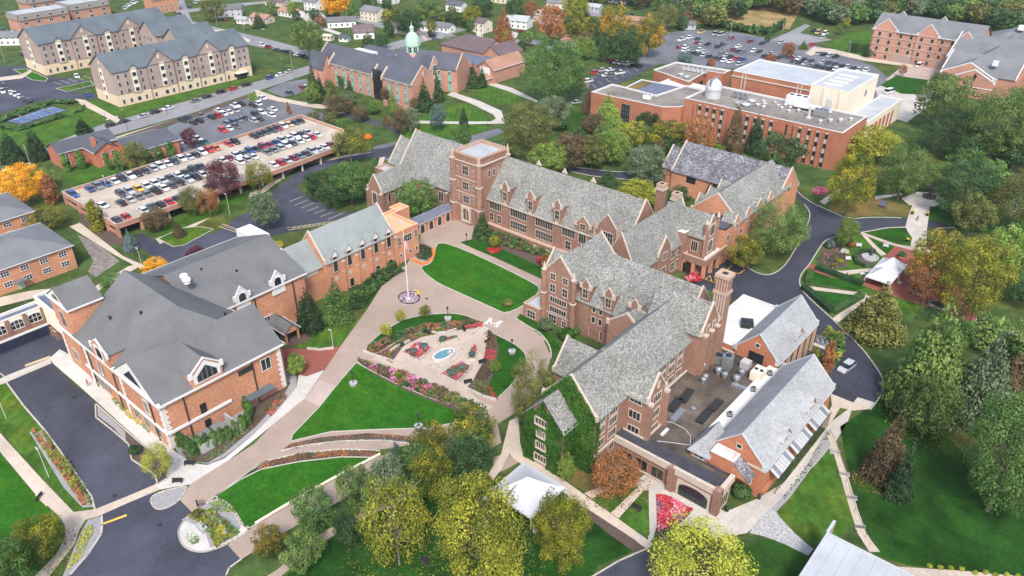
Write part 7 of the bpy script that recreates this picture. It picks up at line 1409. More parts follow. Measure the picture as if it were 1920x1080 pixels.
bed([(340,853),(356,862),(388,864),(415,853),(470,808),(520,758),(512,750),(465,795),(412,842),(385,855)],None,'yellow flowers and perennials along the curved white walk',mats=['leaf_sage','flower_yellow','leaf_brown','leaf_sage','leaf_olive','leaf_green'],h=.35,dens=5)
bed([(500,775),(530,735),(540,745),(508,782)],None,'red flowers near the end of the curved white walk',mats=['flower_red','shrub_mixed'],h=.4)
bed([(640,578),(700,522),(735,500),(760,508),(712,540),(690,566),(670,585)],None,'dark rounded yew mass below the recital hall',mats=['leaf_dark','leaf_green'],h=2.0,ls=.5,cat='shrub bed',name='shrub_bed')
bed([(1532,490),(1550,458),(1568,455),(1588,478),(1585,498),(1560,505)],None,'perennials in the brown garden bed by the road junction',mats=['leaf_dark','leaf_olive','flower_pink','leaf_gold'],h=.6,dens=4)
bed([(1530,635),(1550,620),(1580,630),(1585,660),(1565,690),(1545,700),(1535,680),(1560,650)],None,'green shrub screen around the equipment pad beside the loop road',mats=['leaf_green','leaf_lime','leaf_olive'],h=1.8,ls=.5,cat='shrub bed',name='shrub_bed')
bed([(1552,808),(1560,812),(1520,878),(1470,940),(1462,940),(1512,872)],None,'sparse small tufts in the gravel strip by the cafe walk',mats=['leaf_green','leaf_dark'],h=.4,dens=1.5)
bed([(1335,50),(1395,62),(1440,68),(1472,52),(1470,46),(1438,60),(1396,54),(1338,44)],None,'tall dark arborvitae screen above the north car park',mats=['leaf_dark','leaf_green'],h=4.0,ls=.8,lump=.3,cat='hedge',name='arborvitae_hedge')
bed([(1048,652),(1066,640),(1085,640),(1098,652),(1090,668),(1070,680),(1055,676)],None,'dark shrubs and mulch below the dormitory windows',mats=['leaf_dark','leaf_green','leaf_brown'],h=.9,ls=.4,cat='shrub bed',name='shrub_bed')
bed([(-10,225),(30,212),(70,200),(125,186),(150,192),(130,197),(100,195),(60,210),(0,232)],None,'row of low arborvitae behind the tennis court',mats=['leaf_dark','leaf_green'],h=1.6,ls=.5,cat='hedge',name='arborvitae_hedge')
bed([(-10,235),(20,243),(60,234),(150,206),(160,198),(158,208),(100,228),(40,246),(-10,242)],None,'row of low arborvitae in front of the tennis court',mats=['leaf_dark','leaf_green'],h=1.6,ls=.5,cat='hedge',name='arborvitae_hedge')
bed([(1715,600),(1740,604),(1770,590),(1755,575),(1725,580)],None,'dark shrubs along the south edge of the brick garden',mats=['leaf_dark'],h=.8,cat='shrub bed',name='shrub_bed')
# hedges and clipped plants one can count
def hedge(label,px,w,h,mat='leaf_green'):
    P=[G(*p) for p in px]; r=thing('clipped_hedge',label,'hedge',*P[0])
    for a,b in zip(P,P[1:]):
        d=Vector((b[0]-a[0],b[1]-a[1])); d.normalize(); n=Vector((-d[1],d[0]))*w/2; q=[(a[0]-n[0],a[1]-n[1]),(b[0]-n[0],b[1]-n[1]),(b[0]+n[0],b[1]+n[1]),(a[0]+n[0],a[1]+n[1])]
        mb=MB(); mb.prism([(x*.97+a[0]*.03,y*.97+a[1]*.03,h*.9) for x,y in q],h*.9,mat); mb.build('core',r)
        o=bed(q,None,None,mats=[mat],world=True,h=h*1.05,lump=0,dens=14,ls=.28); o.name='foliage'; o.parent=r; o.location=(q[0][0]-P[0][0],q[0][1]-P[0][1],0)
        del o['category']; 
        if 'kind' in o: del o['kind']
hedge('long clipped hedge beside the brick garden path to the tent',[(1530,504),(1618,537)],1.6,1.3,'leaf_dark')
hedge('short clipped hedge at the road end of the garden path',[(1520,512),(1513,530)],1.6,1.3,'leaf_green')
hedge('clipped hedge from loop road to the hedge corner',[(1506,541),(1562,588)],1.8,1.3,'leaf_dark')
hedge('clipped bright hedge from hedge corner up to the pine',[(1562,588),(1616,556)],1.8,1.3,'leaf_green')
for (x,y) in ((338,832),(348,838),(358,845),(366,851),(376,842),(389,838),(404,832),(417,826),(430,820),(443,812),(456,802),(466,792),(470,776),(462,764),(452,756),(448,748),(478,745),(492,735)): gx,gy=G(x,y+4); plant(gx,gy,2.3,3.7+rb.uniform(-.4,.4),'column','leaf_green','arborvitae in the curving row round the chiller court',name='arborvitae',group='arborvitae round the chiller court',cat='shrub')
for (x,y,m,l) in ((752,604,'leaf_lime','yellow green sapling on the north oval lawn'),(797,595,'leaf_gold','yellow green sapling on the north oval lawn'),(724,630,'leaf_lime','yellow green sapling on the north oval lawn'),(928,700,'leaf_light','small light green bush on the east oval lawn')): gx,gy=G(x,y); plant(gx,gy,2.6,3.6,'round',m,l)
for (x,y,d_,h_,m,l) in ((927,465,3.4,4.2,'leaf_gold','russet ornamental tree ringed with pink flowers'),(1022,500,3.8,4.2,'leaf_rust','brown ornamental tree under the long hall'),(1015,492,3,2,'flower_red','red flower ball at the end of the hall lawn'),(926,470,4.2,.8,'flower_red','pink flower ring round the russet tree'),(735,504,3.0,2.8,'leaf_dark','dark clipped ball yew left of the flower corner'),(1024,618,4.2,3.6,'leaf_sage','grey green rounded yew at the dormitory corner'),(1062,635,4.6,3.0,'leaf_ivy','bright glossy bush by the dormitory wall'),(1078,625,3.2,2.4,'leaf_green','smaller green bush by the dormitory wall'),(952,572,3.2,1.5,'leaf_olive','mounded shrub at the foot of the lawn steps'),(1690,484,2.4,2.6,'leaf_green','clipped green topiary ball in a red pot'),(555,690,3.4,3.6,'leaf_light','young bright tree on the gravel east of the arts hall'),(1555,466,3,3.4,'leaf_blue','blue spruce bush in the garden bed'),(1594,462,3,2,'leaf_rust','orange brown shrub beside the garden bench'),(1583,475,2.6,1.6,'flower_white','creamy flowering bush in the garden bed'),(1573,492,2.4,1.2,'leaf_gold','golden round shrub in the garden bed'),(1562,500,2.0,1.0,'leaf_gold','smaller golden shrub in the garden bed'),(1390,930,3.8,2.6,'leaf_dark','dark round shrub beside the dining hall corner'),(254,850,2.6,2.2,'leaf_dark','round green bush in the entry bed'),(645,262,5,4,'leaf_olive','rounded olive shrub above the curved ramp'),(520,465,4,2.4,'flower_yellow','yellow flowers in the island by the recital lot'),(783,250,3,1.5,'flower_orange','orange flowers by the chapel road bend'),(1050,575,2.2,1.8,'leaf_dark','dark shrub by the lawn stair'),(690,262,3.6,2.4,'flower_orange','amber shrub beside the ramp bend')): gx,gy=G(x,y); plant(gx,gy,d_,h_,'shrub',m,l)
for (x,y) in ((1742,1063),(1762,1066),(1782,1067),(1802,1069),(1828,1076),(1847,1075),(1866,1080),(1887,1080),(1908,1082)): gx,gy=G(x,y); plant(gx,gy,1.0,.7,'shrub','leaf_lime','lime green tuft in the row along the lower right path',group='lime tufts by the lower right path')
# ivy on the dormitory's south end
def ivy(quads,dens=14):
    V=[];Fc=[];To=[]; rg=random.Random(3)
    for tri_,n in quads:
        a,b,c=[Vector(p) for p in tri_]; A=(b-a).cross(c-a).length/2; N=Vector(n)
        for _ in range(int(A*dens*2.6)):
            u,v=rg.random(),rg.random()
            if u+v>1: u,v=1-u,1-v
            p=a+(b-a)*u+(c-a)*v; hole=math.sin(p.x*1.3+p.z*.9)+math.sin(p.z*1.7-p.x*.6)
            lump=.12+.22*max(0,math.sin(p.x*1.9)*math.sin(p.z*.5+p.x)) ; p=p+N*(lump+rg.uniform(-.05,.15)); nn=(N+Vector((rg.gauss(0,.45),rg.gauss(0,.45),rg.gauss(0,.45)+.25))).normalized(); t_=nn.cross(Vector((rg.gauss(0,1),rg.gauss(0,1),rg.gauss(0,1)))).normalized(); w_=nn.cross(t_); s=rg.uniform(.25,.55); i=len(V)
            V+= [tuple(p+t_*s*.5),tuple(p+w_*s*.4),tuple(p-t_*s*.6),tuple(p-w_*s*.4)]; Fc.append((i,i+1,i+2,i+3)); To.append(min(1,max(0,.45+.2*math.sin(p.x*.9+p.z*.35)+rg.gauss(0,.18)+(p.z-8)*.012)))
    me=bpy.data.meshes.new('ivy'); L=DORM.location; me.from_pydata([(v[0]-L.x,v[1]-L.y,v[2]) for v in V],[],Fc); at=me.attributes.new('tone','FLOAT','FACE'); at.data.foreach_set('value',To); me.materials.append(MT['leaf_ivy']); me.update(); o=bpy.data.objects.new('ivy',me); COL.objects.link(o); o.parent=DORM; return o
S_=(0,-1,0); E_=(1,0,0); W0=(-1,0,0)
ivy([(((-68,87.5,0),(-56.4,87.5,0),(-56.4,87.5,12.8)),S_),(((-68,87.5,0),(-56.4,87.5,12.8),(-68,87.5,12.8)),S_),(((-68,87.5,12.8),(-56.4,87.5,12.8),(-62.2,87.5,19.6)),S_),
 (((-68.8,83.4,0),(-66.6,83.4,0),(-66.6,83.4,12.5)),S_),(((-68.8,83.4,0),(-66.6,83.4,12.5),(-68.8,83.4,10.6)),S_),(((-63.3,83.4,0),(-60.2,83.4,0),(-60.2,83.4,10.6)),S_),(((-63.3,83.4,0),(-60.2,83.4,10.6),(-63.3,83.4,13.5)),S_),(((-66.6,83.4,11.3),(-63.3,83.4,11.3),(-64.5,83.4,15.3)),S_),(((-66.6,83.4,2.8),(-63.3,83.4,2.8),(-63.3,83.4,3.6)),S_),(((-66.6,83.4,2.8),(-63.3,83.4,3.6),(-66.6,83.4,3.6)),S_),(((-66.6,83.4,5.6),(-63.3,83.4,5.6),(-63.3,83.4,6.4)),S_),(((-66.6,83.4,5.6),(-63.3,83.4,6.4),(-66.6,83.4,6.4)),S_),(((-66.6,83.4,8.3),(-63.3,83.4,8.3),(-63.3,83.4,9.1)),S_),(((-66.6,83.4,8.3),(-63.3,83.4,9.1),(-66.6,83.4,9.1)),S_),(((-66.6,83.4,6.4),(-66.05,83.4,6.4),(-66.05,83.4,8.4)),S_),(((-66.6,83.4,6.4),(-66.05,83.4,8.4),(-66.6,83.4,8.4)),S_),(((-63.95,83.4,6.4),(-63.3,83.4,6.4),(-63.3,83.4,8.4)),S_),(((-68.8,83.4,0),(-66.4,83.4,0),(-66.4,83.4,12.3)),S_),(((-63.6,83.4,0),(-60.2,83.4,0),(-63.6,83.4,13.2)),S_),
 (((-60.2,83.5,0),(-60.2,87.5,0),(-60.2,87.5,10.5)),E_),(((-60.2,83.5,0),(-60.2,87.5,10.5),(-60.2,83.5,10.5)),E_),(((-56.4,87.5,0),(-56.4,88.6,0),(-56.4,88.4,12.5)),E_),(((-56.4,87.5,0),(-56.4,88.4,12.5),(-56.4,87.5,12.8)),E_),(((-68.8,83.5,0),(-68.8,87.5,0),(-68.8,87.5,10.5)),W0)])
# fountain garden
def edgewall(label,px,h,mat='concrete',w=.35,name='garden_wall',z0=0,world=False,closed=False):
    P=[p if world else G(*p) for p in px]; P=P+[P[0]] if closed else P; mb=MB(); kerb(P,w,z0+h,True,mat,mb=mb); return mb.build(name,None,(P[0][0],P[0][1],0),label=label,cat='low wall')
r=thing('fountain','white oval fountain with blue water and a small tiered jet','fountain',*G(832,668)); cx,cy=r.location[:2]
ang=math.atan2(G(855,655)[1]-G(808,680)[1],G(855,655)[0]-G(808,680)[0])
def ell(mb,a,b,a2,b2,z0,z1,m,c=(cx,cy),n=28):
    P=lambda A,B_,z:[(c[0]+A*math.cos(t)*math.cos(ang)-B_*math.sin(t)*math.sin(ang),c[1]+A*math.cos(t)*math.sin(ang)+B_*math.sin(t)*math.cos(ang),z) for t in [2*math.pi*i/n for i in range(n)]]
    o,i_,ob,ib=P(a,b,z1),P(a2,b2,z1),P(a,b,z0),P(a2,b2,z0)
    for k in range(n): j=(k+1)%n; mb.poly([o[k],o[j],i_[j],i_[k]],m); mb.poly([ob[k],ob[j],o[j],o[k]],m); mb.poly([ib[j],ib[k],i_[k],i_[j]],m)
    return P
b=MB(); ell(b,2.9,1.8,2.45,1.35,0,.7,'concrete_white'); b.build('basin',r); b=MB(); P=ell(b,2.47,1.37,.01,.01,.45,.5,'water'); b.build('water',r)
b=MB(); fx,fy=G(844,662,.6); b.box(fx-.5,fx+.5,fy-.5,fy+.5,.45,.72,'granite'); b.box(fx-.35,fx+.35,fy-.35,fy+.35,.75,1.05,'granite'); b.build('plinth',r)
b=MB(); b.lathe((fx,fy,1.05),[(.3,0),(.16,.3),(.12,.8),(.2,.9),(.05,1.4)],'cloth_white',8); b.build('jet',r)
edgewall('low oval stone kerb around the fountain',[(804,683),(808,688),(822,689),(845,680),(862,667),(866,656),(858,652)],.3,'concrete')
def planter(label,px,mats,discs=()):
    r=thing('planter',label,'planter',*G(*px[0])); P=[G(*p) for p in px]; mb=MB(); kerb(P+[P[0]],.32,.5,True,'concrete',mb=mb); mb.build('stone_edge',r)
    o=bed(px,None,'',mats=mats,h=.45,z=.3,dens=16,ls=.24); o.parent=r; o.location=(P[0][0]-r.location.x,P[0][1]-r.location.y,0); o.name='flowers'; 
    for k in ('label','category'): 
        if k in o: del o[k]
    for (x,y) in discs:
        gx,gy=G(x,y,.7); b=MB(); b.lathe((gx,gy,.3),[(.8,0),(.85,.5),(.5,.75)],'leaf_blue',12); q=b.build('clipped_dome',r)
planter('west stone planter of red and pink flowers with two grey green domes',[(755,663),(778,675),(785,677),(797,667),(809,655),(802,645),(790,643),(778,647)],['flower_mix','flower_red','leaf_brown','flower_pink'],[(776,657),(795,647)])
planter('south stone planter of red and violet flowers with two grey green domes',[(827,704),(855,718),(860,716),(875,702),(884,688),(866,681),(850,688)],['flower_red','flower_mix','leaf_olive','flower_pink'],[(849,698),(867,687)])
planter('north stone planter of green plants behind the fountain',[(820,642),(826,647),(848,639),(858,636),(857,632),(838,634),(828,633)],['leaf_green','leaf_rust'],[(830,634)])
planter('east stone planter with red flowers and one grey green dome',[(878,675),(891,675),(895,660),(893,650),(888,649),(884,656),(880,664)],['flower_red','leaf_brown','leaf_olive'],[(885,663)])
for (l,px) in (('curved low stone wall on the north west of the fountain garden',[(733,659),(745,650),(757,645),(768,640)]),('curved low stone wall on the north of the fountain garden',[(811,624),(820,626),(838,624),(855,619)]),('low stone wall at the west entrance of the fountain garden',[(682,660),(705,668),(737,679)]),('low stone wall at the south east of the fountain garden',[(868,727),(885,734),(905,744),(930,751)]),('short low stone wall beside the garden steps',[(878,624),(886,628),(898,616)]),('granite seat wall at the edge of the brick court',[(577,655),(600,657),(625,654)])): edgewall(l,px,.5)
edgewall('cream edging wall with rails along the paver lane',[(480,982),(550,940),(632,894),(712,853)],.35,'stucco_cream')
edgewall('brick retaining wall at the porch parking bays',[G(1365,488),G(1402,503)],1.1,'brick_campus',.4,world=True)
edgewall('grey screen wall around the chiller court',[(-119.1,44.6),(-114.2,44.9),(-114.2,53.0),(-119.1,52.8)],2.0,'granite',.35,world=True)
unit(-116.7,48.6,0,2.6,5.2,1.9,'large grey chiller with dark coils in the walled court',0,'metal_grey',4)

st=MB()
for i in range(4):
    a=G(896+i*4.2,622-i*2.4); st.box(a[0]-1.2,a[0]+1.2,a[1]-.25,a[1]+.25,0,.12+.0*i,'concrete')
st.build('garden_steps',None,label='pale stone steps from the drive into the fountain garden',cat='steps')
# benches, lamps, bins, poles, signs
def bench(px,py,ang,label,m='metal_dark',z=.05):
    x,y=G(px,py); r=thing('bench',label,'bench',x,y,0,None,ang); L=1.8
    def bb(n,*a):
        b=MB(); b.box(*a); o=b.build(n,None,(0,0,0)); o.parent=r
    bb('seat',-L/2,L/2,-.25,.25,.42,.48,m); bb('backrest',-L/2,L/2,.22,.3,.5,.92,m)
    for s in (-1,1): bb('leg',s*.75-.04,s*.75+.04,-.24,.26,0,.42,m)
    PEND.append((r,label))
for (x,y,a,l) in ((800,626,.2,'dark bench in the north terrace niche of the fountain garden'),(750,649,.5,'dark bench in the north terrace niche of the fountain garden'),(868,619,-.2,'dark bench in the north terrace niche of the fountain garden'),(905,681,1.2,'grey bench on the east rim of the fountain garden'),(878,719,1.0,'white sided bench at the south rim of the fountain garden'),(914,640,-1.5,'bench with a seated person at the east rim of the garden'),(333,905,.75,'black bench on the white walk facing the south lot'),(355,872,.75,'black bench against the curved wall of the arts hall walk'),(73,934,-.9,'grey bench on the concrete pad by the west path'),(796,1055,0,'green bench under the big gold tree at the bottom'),(1193,955,0,'black bench on the small lawn beside the flower triangle'),(1894,637,-.3,'grey bench beside the east walk')): bench(x,y,a,l)
def lamp(px,py,h,label,planter_=True,m='metal_dark',arm=False,group=None):
    x,y=G(px,py); r=thing('street_lamp' if arm else 'garden_lamp',label,'lamp',x,y,0,group); b=MB(); b.cyl((x,y,0),.09,.06,h,m,8); b.build('post',r); c=MB()
    if arm: c.box(x-.9,x+.1,y-.12,y+.12,h,h+.14,'metal_light')
    else: c.lathe((x,y,h),[(.1,0),(.24,.1),(.26,.45),(.3,.5),(.08,.72)],'white_trim' if m!='metal_dark' else 'metal_dark',8)
    c.build('lantern',r)
    if planter_: d=MB(); d.lathe((x,y,0),[(.75,0),(.9,.7),(.7,.72)],'granite',8); d.build('base',r)
    PEND.append((r,label))
for (x,y,l) in ((840,600,'black lamp in a stone tub on the north oval lawn'),(663,722,'black lamp in a stone tub on the bright west lawn'),(960,662,'black lamp in a stone tub on the east oval lawn'),(785,803,'black lamp in a stone tub above the gold topped trees')): lamp(x,y,3.0,l)
for (x,y,h,l) in ((1815,612,4.2,'black post lamp with white globe by the east brick walk'),(1691,456,4.0,'black post lamp with globe on the small garden lawn'),(875,460,3,'short globe lamp beside the cloister plaza')): lamp(x,y,h,l,False)
for (x,y,h,l) in ((92,895,6.5,'tall silver lamp post on the west verge'),(12,785,6.5,'tall silver lamp post at the left edge verge'),(431,402,6.5,'white lamp post on the slope below the deck'),(625,652,4.5,'silver bollard lamp beside the seat wall'),(266,498,5,'silver lamp by the pink brick flats corner'),(205,370,7,'lamp mast at the near end of the parking deck')): lamp(x,y,h,l,False,'metal_light',True)
for (x,y,h) in ((151,165,8),(240,245,8),(314,215,8),(435,175,8),(205,250,8),(400,150,8),(532,135,6)): lamp(x,y,h,'dark street lamp along the avenue by the apartment halls',False,'metal_dark',True)
for (x,y,h) in ((1368,77,9),(1590,105,7),(1467,60,6),(1487,130,6)): lamp(x,y,h,'tall lamp mast in the north car park',False,'metal_light',True)
lamp(530,268,7,'dark lamp mast in the middle of the parking deck rows',False,'metal_dark',True); lamp(307,325,7,'dark lamp mast above the outer deck row',False,'metal_dark',True)
def pole(px,py,h,label):
    x,y=G(px,py); r=thing('utility_pole',label,'utility pole',x,y); b=MB(); b.cyl((x,y,0),.16,.11,h,'wood_grey',7); b.build('mast',r); c=MB(); c.box(x-1.1,x+1.1,y-.06,y+.06,h-1.0,h-.86,'wood_grey'); c.box(x-.9,x+.9,y-.06,y+.06,h-1.7,h-1.58,'wood_grey'); c.build('crossarm',r); PEND.append((r,label))
for (x,y,h,l) in ((580,96,12,'pale utility pole beside the upper street bend'),(551,147,13,'utility pole at the seminary end of the avenue'),(1110,28,11,'double armed utility pole among the top trees'),(408,50,11,'utility pole right of the rear apartment hall'),(10,118,11,'utility pole beside the white bungalow at the left'),(903,70,8,'white pole before the tall cream house'),(60,318,9,'white pole in front of the amber maple'),(458,58,8,'utility pole by the white garage')): pole(x,y,h,l)
# flagpole
x,y=G(766,561); r=thing('flagpole','tall white flagpole with striped flag in the round flower bed','flagpole',x,y); b=MB(); b.cyl((x,y,0),.16,.07,18.6,'white_trim',8); b.lathe((x,y,0),[(.7,0),(.6,.35),(.3,.4)],'concrete_white',10); b.build('pole',r); b=MB(); b.lathe((x,y,18.6),[(.1,0),(.2,.15),(.05,.3)],'paint_yellow',8); b.build('finial',r)
b=MB(); n=7; Hf,Lf=1.9,3.4
for i in range(13):
    for k in range(10):
        f0,f1=k/10,(k+1)/10; z0=17.9-f0*.0
        P=lambda f,t:(x+.12+.35*math.sin(f*9)*.5+f*.55,y+.1+.28*math.sin(f*7+t*2),17.9-(1-t)*Hf*(1-.0)-f*Lf*.75)
        t0,t1=i/13,(i+1)/13; b.poly([P(f0,t0),P(f1,t0),P(f1,t1),P(f0,t1)],('car_b' if (f0<.4 and t0>.45) else ('car_r' if i%2==0 else 'cloth_white')))
b.build('flag',r)
# tents
def tent(label,c,hw,hd,ang,he,peaks,hp):
    r=thing('marquee_tent',label,'tent',c[0],c[1]); T=TF(c[0],c[1],ang); b=MB(); n=len(peaks); w_=2*hd/n
    for i in range(n):
        y0=-hd+i*w_; y1=y0+w_; p=(0,(y0+y1)/2,hp); cs=[(-hw,y0,he),(hw,y0,he),(hw,y1,he),(-hw,y1,he)]
        if i>0: cs[0]=(-hw,y0,he+.1); cs[1]=(hw,y0,he+.1)
        for k in range(4):
            a,d_=cs[k],cs[(k+1)%4]; N=6; pr=None
            for j in range(N+1):
                t=j/N; q=1-(1-t)**1.0; zc=he+(hp-he)*t**1.35; L=(a[0]*(1-t)+p[0]*t,a[1]*(1-t)+p[1]*t,zc); Rr=(d_[0]*(1-t)+p[0]*t,d_[1]*(1-t)+p[1]*t,zc)
                if pr: b.poly([T(pr[0]),T(pr[1]),T(Rr),T(L)],'cloth_white')
                pr=(L,Rr)
    for a,d_ in (((-hw,-hd),(hw,-hd)),((hw,-hd),(hw,hd)),((hw,hd),(-hw,hd)),((-hw,hd),(-hw,-hd))): b.poly([T((*a,he)),T((*d_,he)),T((*d_,he-.3)),T((*a,he-.3))],'cloth_white')
    b.build('canopy',r,smooth=False)
    for sx in (-1,1):
        for i in range(n+1): q=T((sx*hw*.98,-hd*.99+i*w_*.99,0)); m_=MB(); m_.cyl(q,.07,.07,he,'white_trim',6); m_.build('pole',r); k_=MB(); e=T((sx*hw*1.18,-hd+i*w_,0)); k_.lathe(e,[(.4,0),(.4,.5),(.3,.55)],'cloth_white',8); k_.beam(e,(q[0],q[1],he),.04,.04,'white_trim'); k_.build('anchor_barrel',r)
tent('white twin peaked marquee on the red brick garden',(-40.7,193.8),3.1,6.6,0,2.5,[0,1],5.0)
tent('white single peaked marquee beside the ivy hall walk',(-61.4,75.3),4.7,4.7,0,2.5,[0],5.4)
# garden pieces
r=thing('garden_fountain','round dark fountain with statue inside the curved garden hedge','fountain',*G(1631,484)); b=MB(); gx,gy=r.location[:2]; b.lathe((gx,gy,0),[(2.2,0),(2.2,.5),(1.9,.5),(1.85,.3)],'granite',20); b.build('basin',r); b=MB(); b.lathe((gx-.3,gy+1.4,.3),[(.5,0),(.35,.5),(.45,.9),(.5,1.3),(.3,1.8),(.2,2.2)],'statue_dark',10); b.build('statue',r)
hedge('curved clipped hedge around the dark garden fountain',[(1640,473),(1612,473),(1601,482),(1606,495),(1622,501)],1.0,1.0,'leaf_dark')
b=MB(); gx,gy=G(1690,486); b.lathe((gx,gy,0),[(.7,0),(.9,.7),(.8,.72)],'brick_red',12); b.build('flower_pot',None,(gx,gy,0),label='red pot under the clipped topiary ball',cat='planter')
def swing(px,py,ang,label):
    x,y=G(px,py); r=thing('garden_swing',label,'garden seat',x,y,0,None,ang)
    def bb(n,*a): b=MB(); b.box(*a,'metal_light'); o=b.build(n,None,(0,0,0)); o.parent=r
    bb('seat',-.7,.7,-.3,.3,.4,.48); bb('backrest',-.7,.7,.25,.33,.5,1.1)
    for s in (-1,1): bb('leg',s*.65-.04,s*.65+.04,-.3,.3,0,.4)
swing(1590,488,.6,'white slatted seat on the crescent garden lawn'); swing(1610,463,.4,'white slatted seat beside the orange brown shrub'); swing(1617,516,1.0,'white slatted seat next to the marquee'); swing(1660,464,.2,'white garden sculpture seat on the small triangle lawn')
r=thing('park_sign','dark blue display panel on the tree lawn north of the road','sign',*G(1654,390)); gx,gy=r.location[:2]; b=MB(); b.box(gx-1.1,gx+1.1,gy-.1,gy+.1,.6,2.4,'roof_navy'); b.build('panel',r)
for s in (-1,1): b=MB(); b.cyl((gx+s*.9,gy,0),.08,.08,2.4,'metal_dark',6); b.build('leg',r)
r=thing('monument_fountain','dark tiered column fountain in the tree shaded paving circle','monument',*G(1742,370)); gx,gy=r.location[:2]; b=MB(); b.lathe((gx,gy,0),[(2,0),(2,.5),(1.7,.5),(.5,.6),(.4,3.0),(.9,3.2),(.3,3.6),(.3,5)],'statue_dark',12); b.build('column',r)
for (x,y,l) in ((1710,402,'dark planter urn with yellow flowers left of the wide walk'),(1738,405,'dark planter urn with pale flowers right of the wide walk'),(1701,454,'grey planter box with yellow flowers by the garden lamp')): gx,gy=G(x,y); r=thing('planter_urn',l,'planter',gx,gy); b=MB(); b.lathe((gx,gy,0),[(.3,0),(.45,.8),(.35,.82)],'metal_dark',8); b.build('urn',r); o=plant(gx,gy,1.1,.8,'shrub','flower_yellow','',z=0); PEND.pop(); o.parent=r; o.location=(0,0,.7); o.name='flowers'; del o['category']

r=thing('statue','slender dark bronze statue on the gravel by the arts hall','statue',*G(524,727)); gx,gy=r.location[:2]; b=MB(); b.lathe((gx,gy,0),[(.5,0),(.4,.5),(.3,.55),(.32,1.0),(.22,1.5),(.38,2.2),(.45,2.7),(.2,3.0),(.22,3.3),(.1,3.5)],'statue_dark',8); b.build('figure',r)
for (x,y,l) in ((1423,935,'black litter bin at the dining hall corner'),(1363,958,'dark short bollard bin on the dining terrace')): gx,gy=G(x,y); b=MB(); b.lathe((gx,gy,0),[(.3,0),(.32,.9),(.36,.95),(.2,1.1)],'metal_dark',10); b.build('litter_bin',None,(gx,gy,0),label=l,cat='litter bin')
for i,(x,y) in enumerate(((390,965),(401,972),(407,973),(413,979),(416,985),(418,992),(421,999))): gx,gy=G(x,y); b=MB(); b.lathe((gx,gy,0),[(.45,0),(.5,.3),(.35,.55),(.1,.65)],'rock_white',7); PEND.append((tag(b.build('boulder',None,(gx,gy,0)),None,'boulder','pale boulders on the gate island'),'pale boulder in the line across the gate island'))
gx,gy=G(380,993); b=MB(); b.box(gx-1.0,gx+1.0,gy-.5,gy+.5,0,.9,'granite'); b.build('entrance_stone',None,(gx,gy,0),label='flat grey entrance stone among the island grasses',cat='stone')
def gate(a,b_,label):
    A_,B_=G(*a),G(*b_); r=thing('drive_gate',label,'gate',*A_); m=MB(); m.beam((*A_,.5),(*B_,.5),.05,.05,'metal_dark'); m.beam((*A_,1.3),(*B_,1.3),.05,.05,'metal_dark')
    for i in range(9): t=i/8; m.beam((A_[0]+(B_[0]-A_[0])*t,A_[1]+(B_[1]-A_[1])*t,.1),(A_[0]+(B_[0]-A_[0])*t,A_[1]+(B_[1]-A_[1])*t,1.3),.03,.03,'metal_dark')
    m.build('rails',r); p=MB(); p.cyl((*A_,0),.12,.12,1.6,'metal_dark',6); p.build('gate_post',r)
gate((371,950),(385,947),'dark iron gate at the mouth of the paver drive')
# stairs with rails on the slope
def rail(px,label):
    P=[G(*p) for p in px]; r=thing('handrail',label,'railing',*P[0]); m=MB()
    for a,b_ in zip(P,P[1:]): m.beam((*a,.95),(*b_,.95),.05,.05,'metal_dark'); m.beam((*a,0),(*a,.95),.05,.05,'metal_dark')
    m.build('rail',r)
rail([(1555,812),(1572,855),(1586,905),(1602,960),(1622,1008),(1640,1032)],'left black handrail down the long slope stair'); rail([(1574,838),(1590,890),(1606,945),(1624,995),(1640,1020)],'right black handrail down the long slope stair')
for k,(x,y) in enumerate(((1565,844),(1583,886),(1597,930),(1612,985))):
    m=MB(); a=G(x-9,y); c=G(x+10,y+2)
    for i in range(5): dx,dy=(G(x,y+4)[0]-G(x,y)[0])*.35*i,(G(x,y+4)[1]-G(x,y)[1])*.35*i; m.beam((a[0]+dx,a[1]+dy,.09),(c[0]+dx,c[1]+dy,.09),.28,.1,'concrete')
    PEND.append((tag(m.build('stair_flight',None,(a[0],a[1],0)),None,'steps','step flights on the slope path'),'flight of concrete steps on the slope path'))
r=thing('equipment_pad','row of small dark condensers on a white pad inside the shrub screen','air conditioner',*G(1544,644)); gx,gy=r.location[:2]; b=MB(); b.box(gx-2.4,gx+2.4,gy-2.2,gy+2.2,0,.15,'concrete_white'); b.build('pad',r)
for i in range(4):
    for j in range(2): b=MB(); b.box(gx-2.0+i*1.1,gx-1.25+i*1.1,gy-1.4+j*1.7,gy-.6+j*1.7,.15,1.0,'metal_grey'); b.cyl((gx-1.62+i*1.1,gy-1.0+j*1.7,1.0),.28,.28,.03,'metal_dark',10); b.build('condenser',r)
# courtyard roof equipment of the dining hall

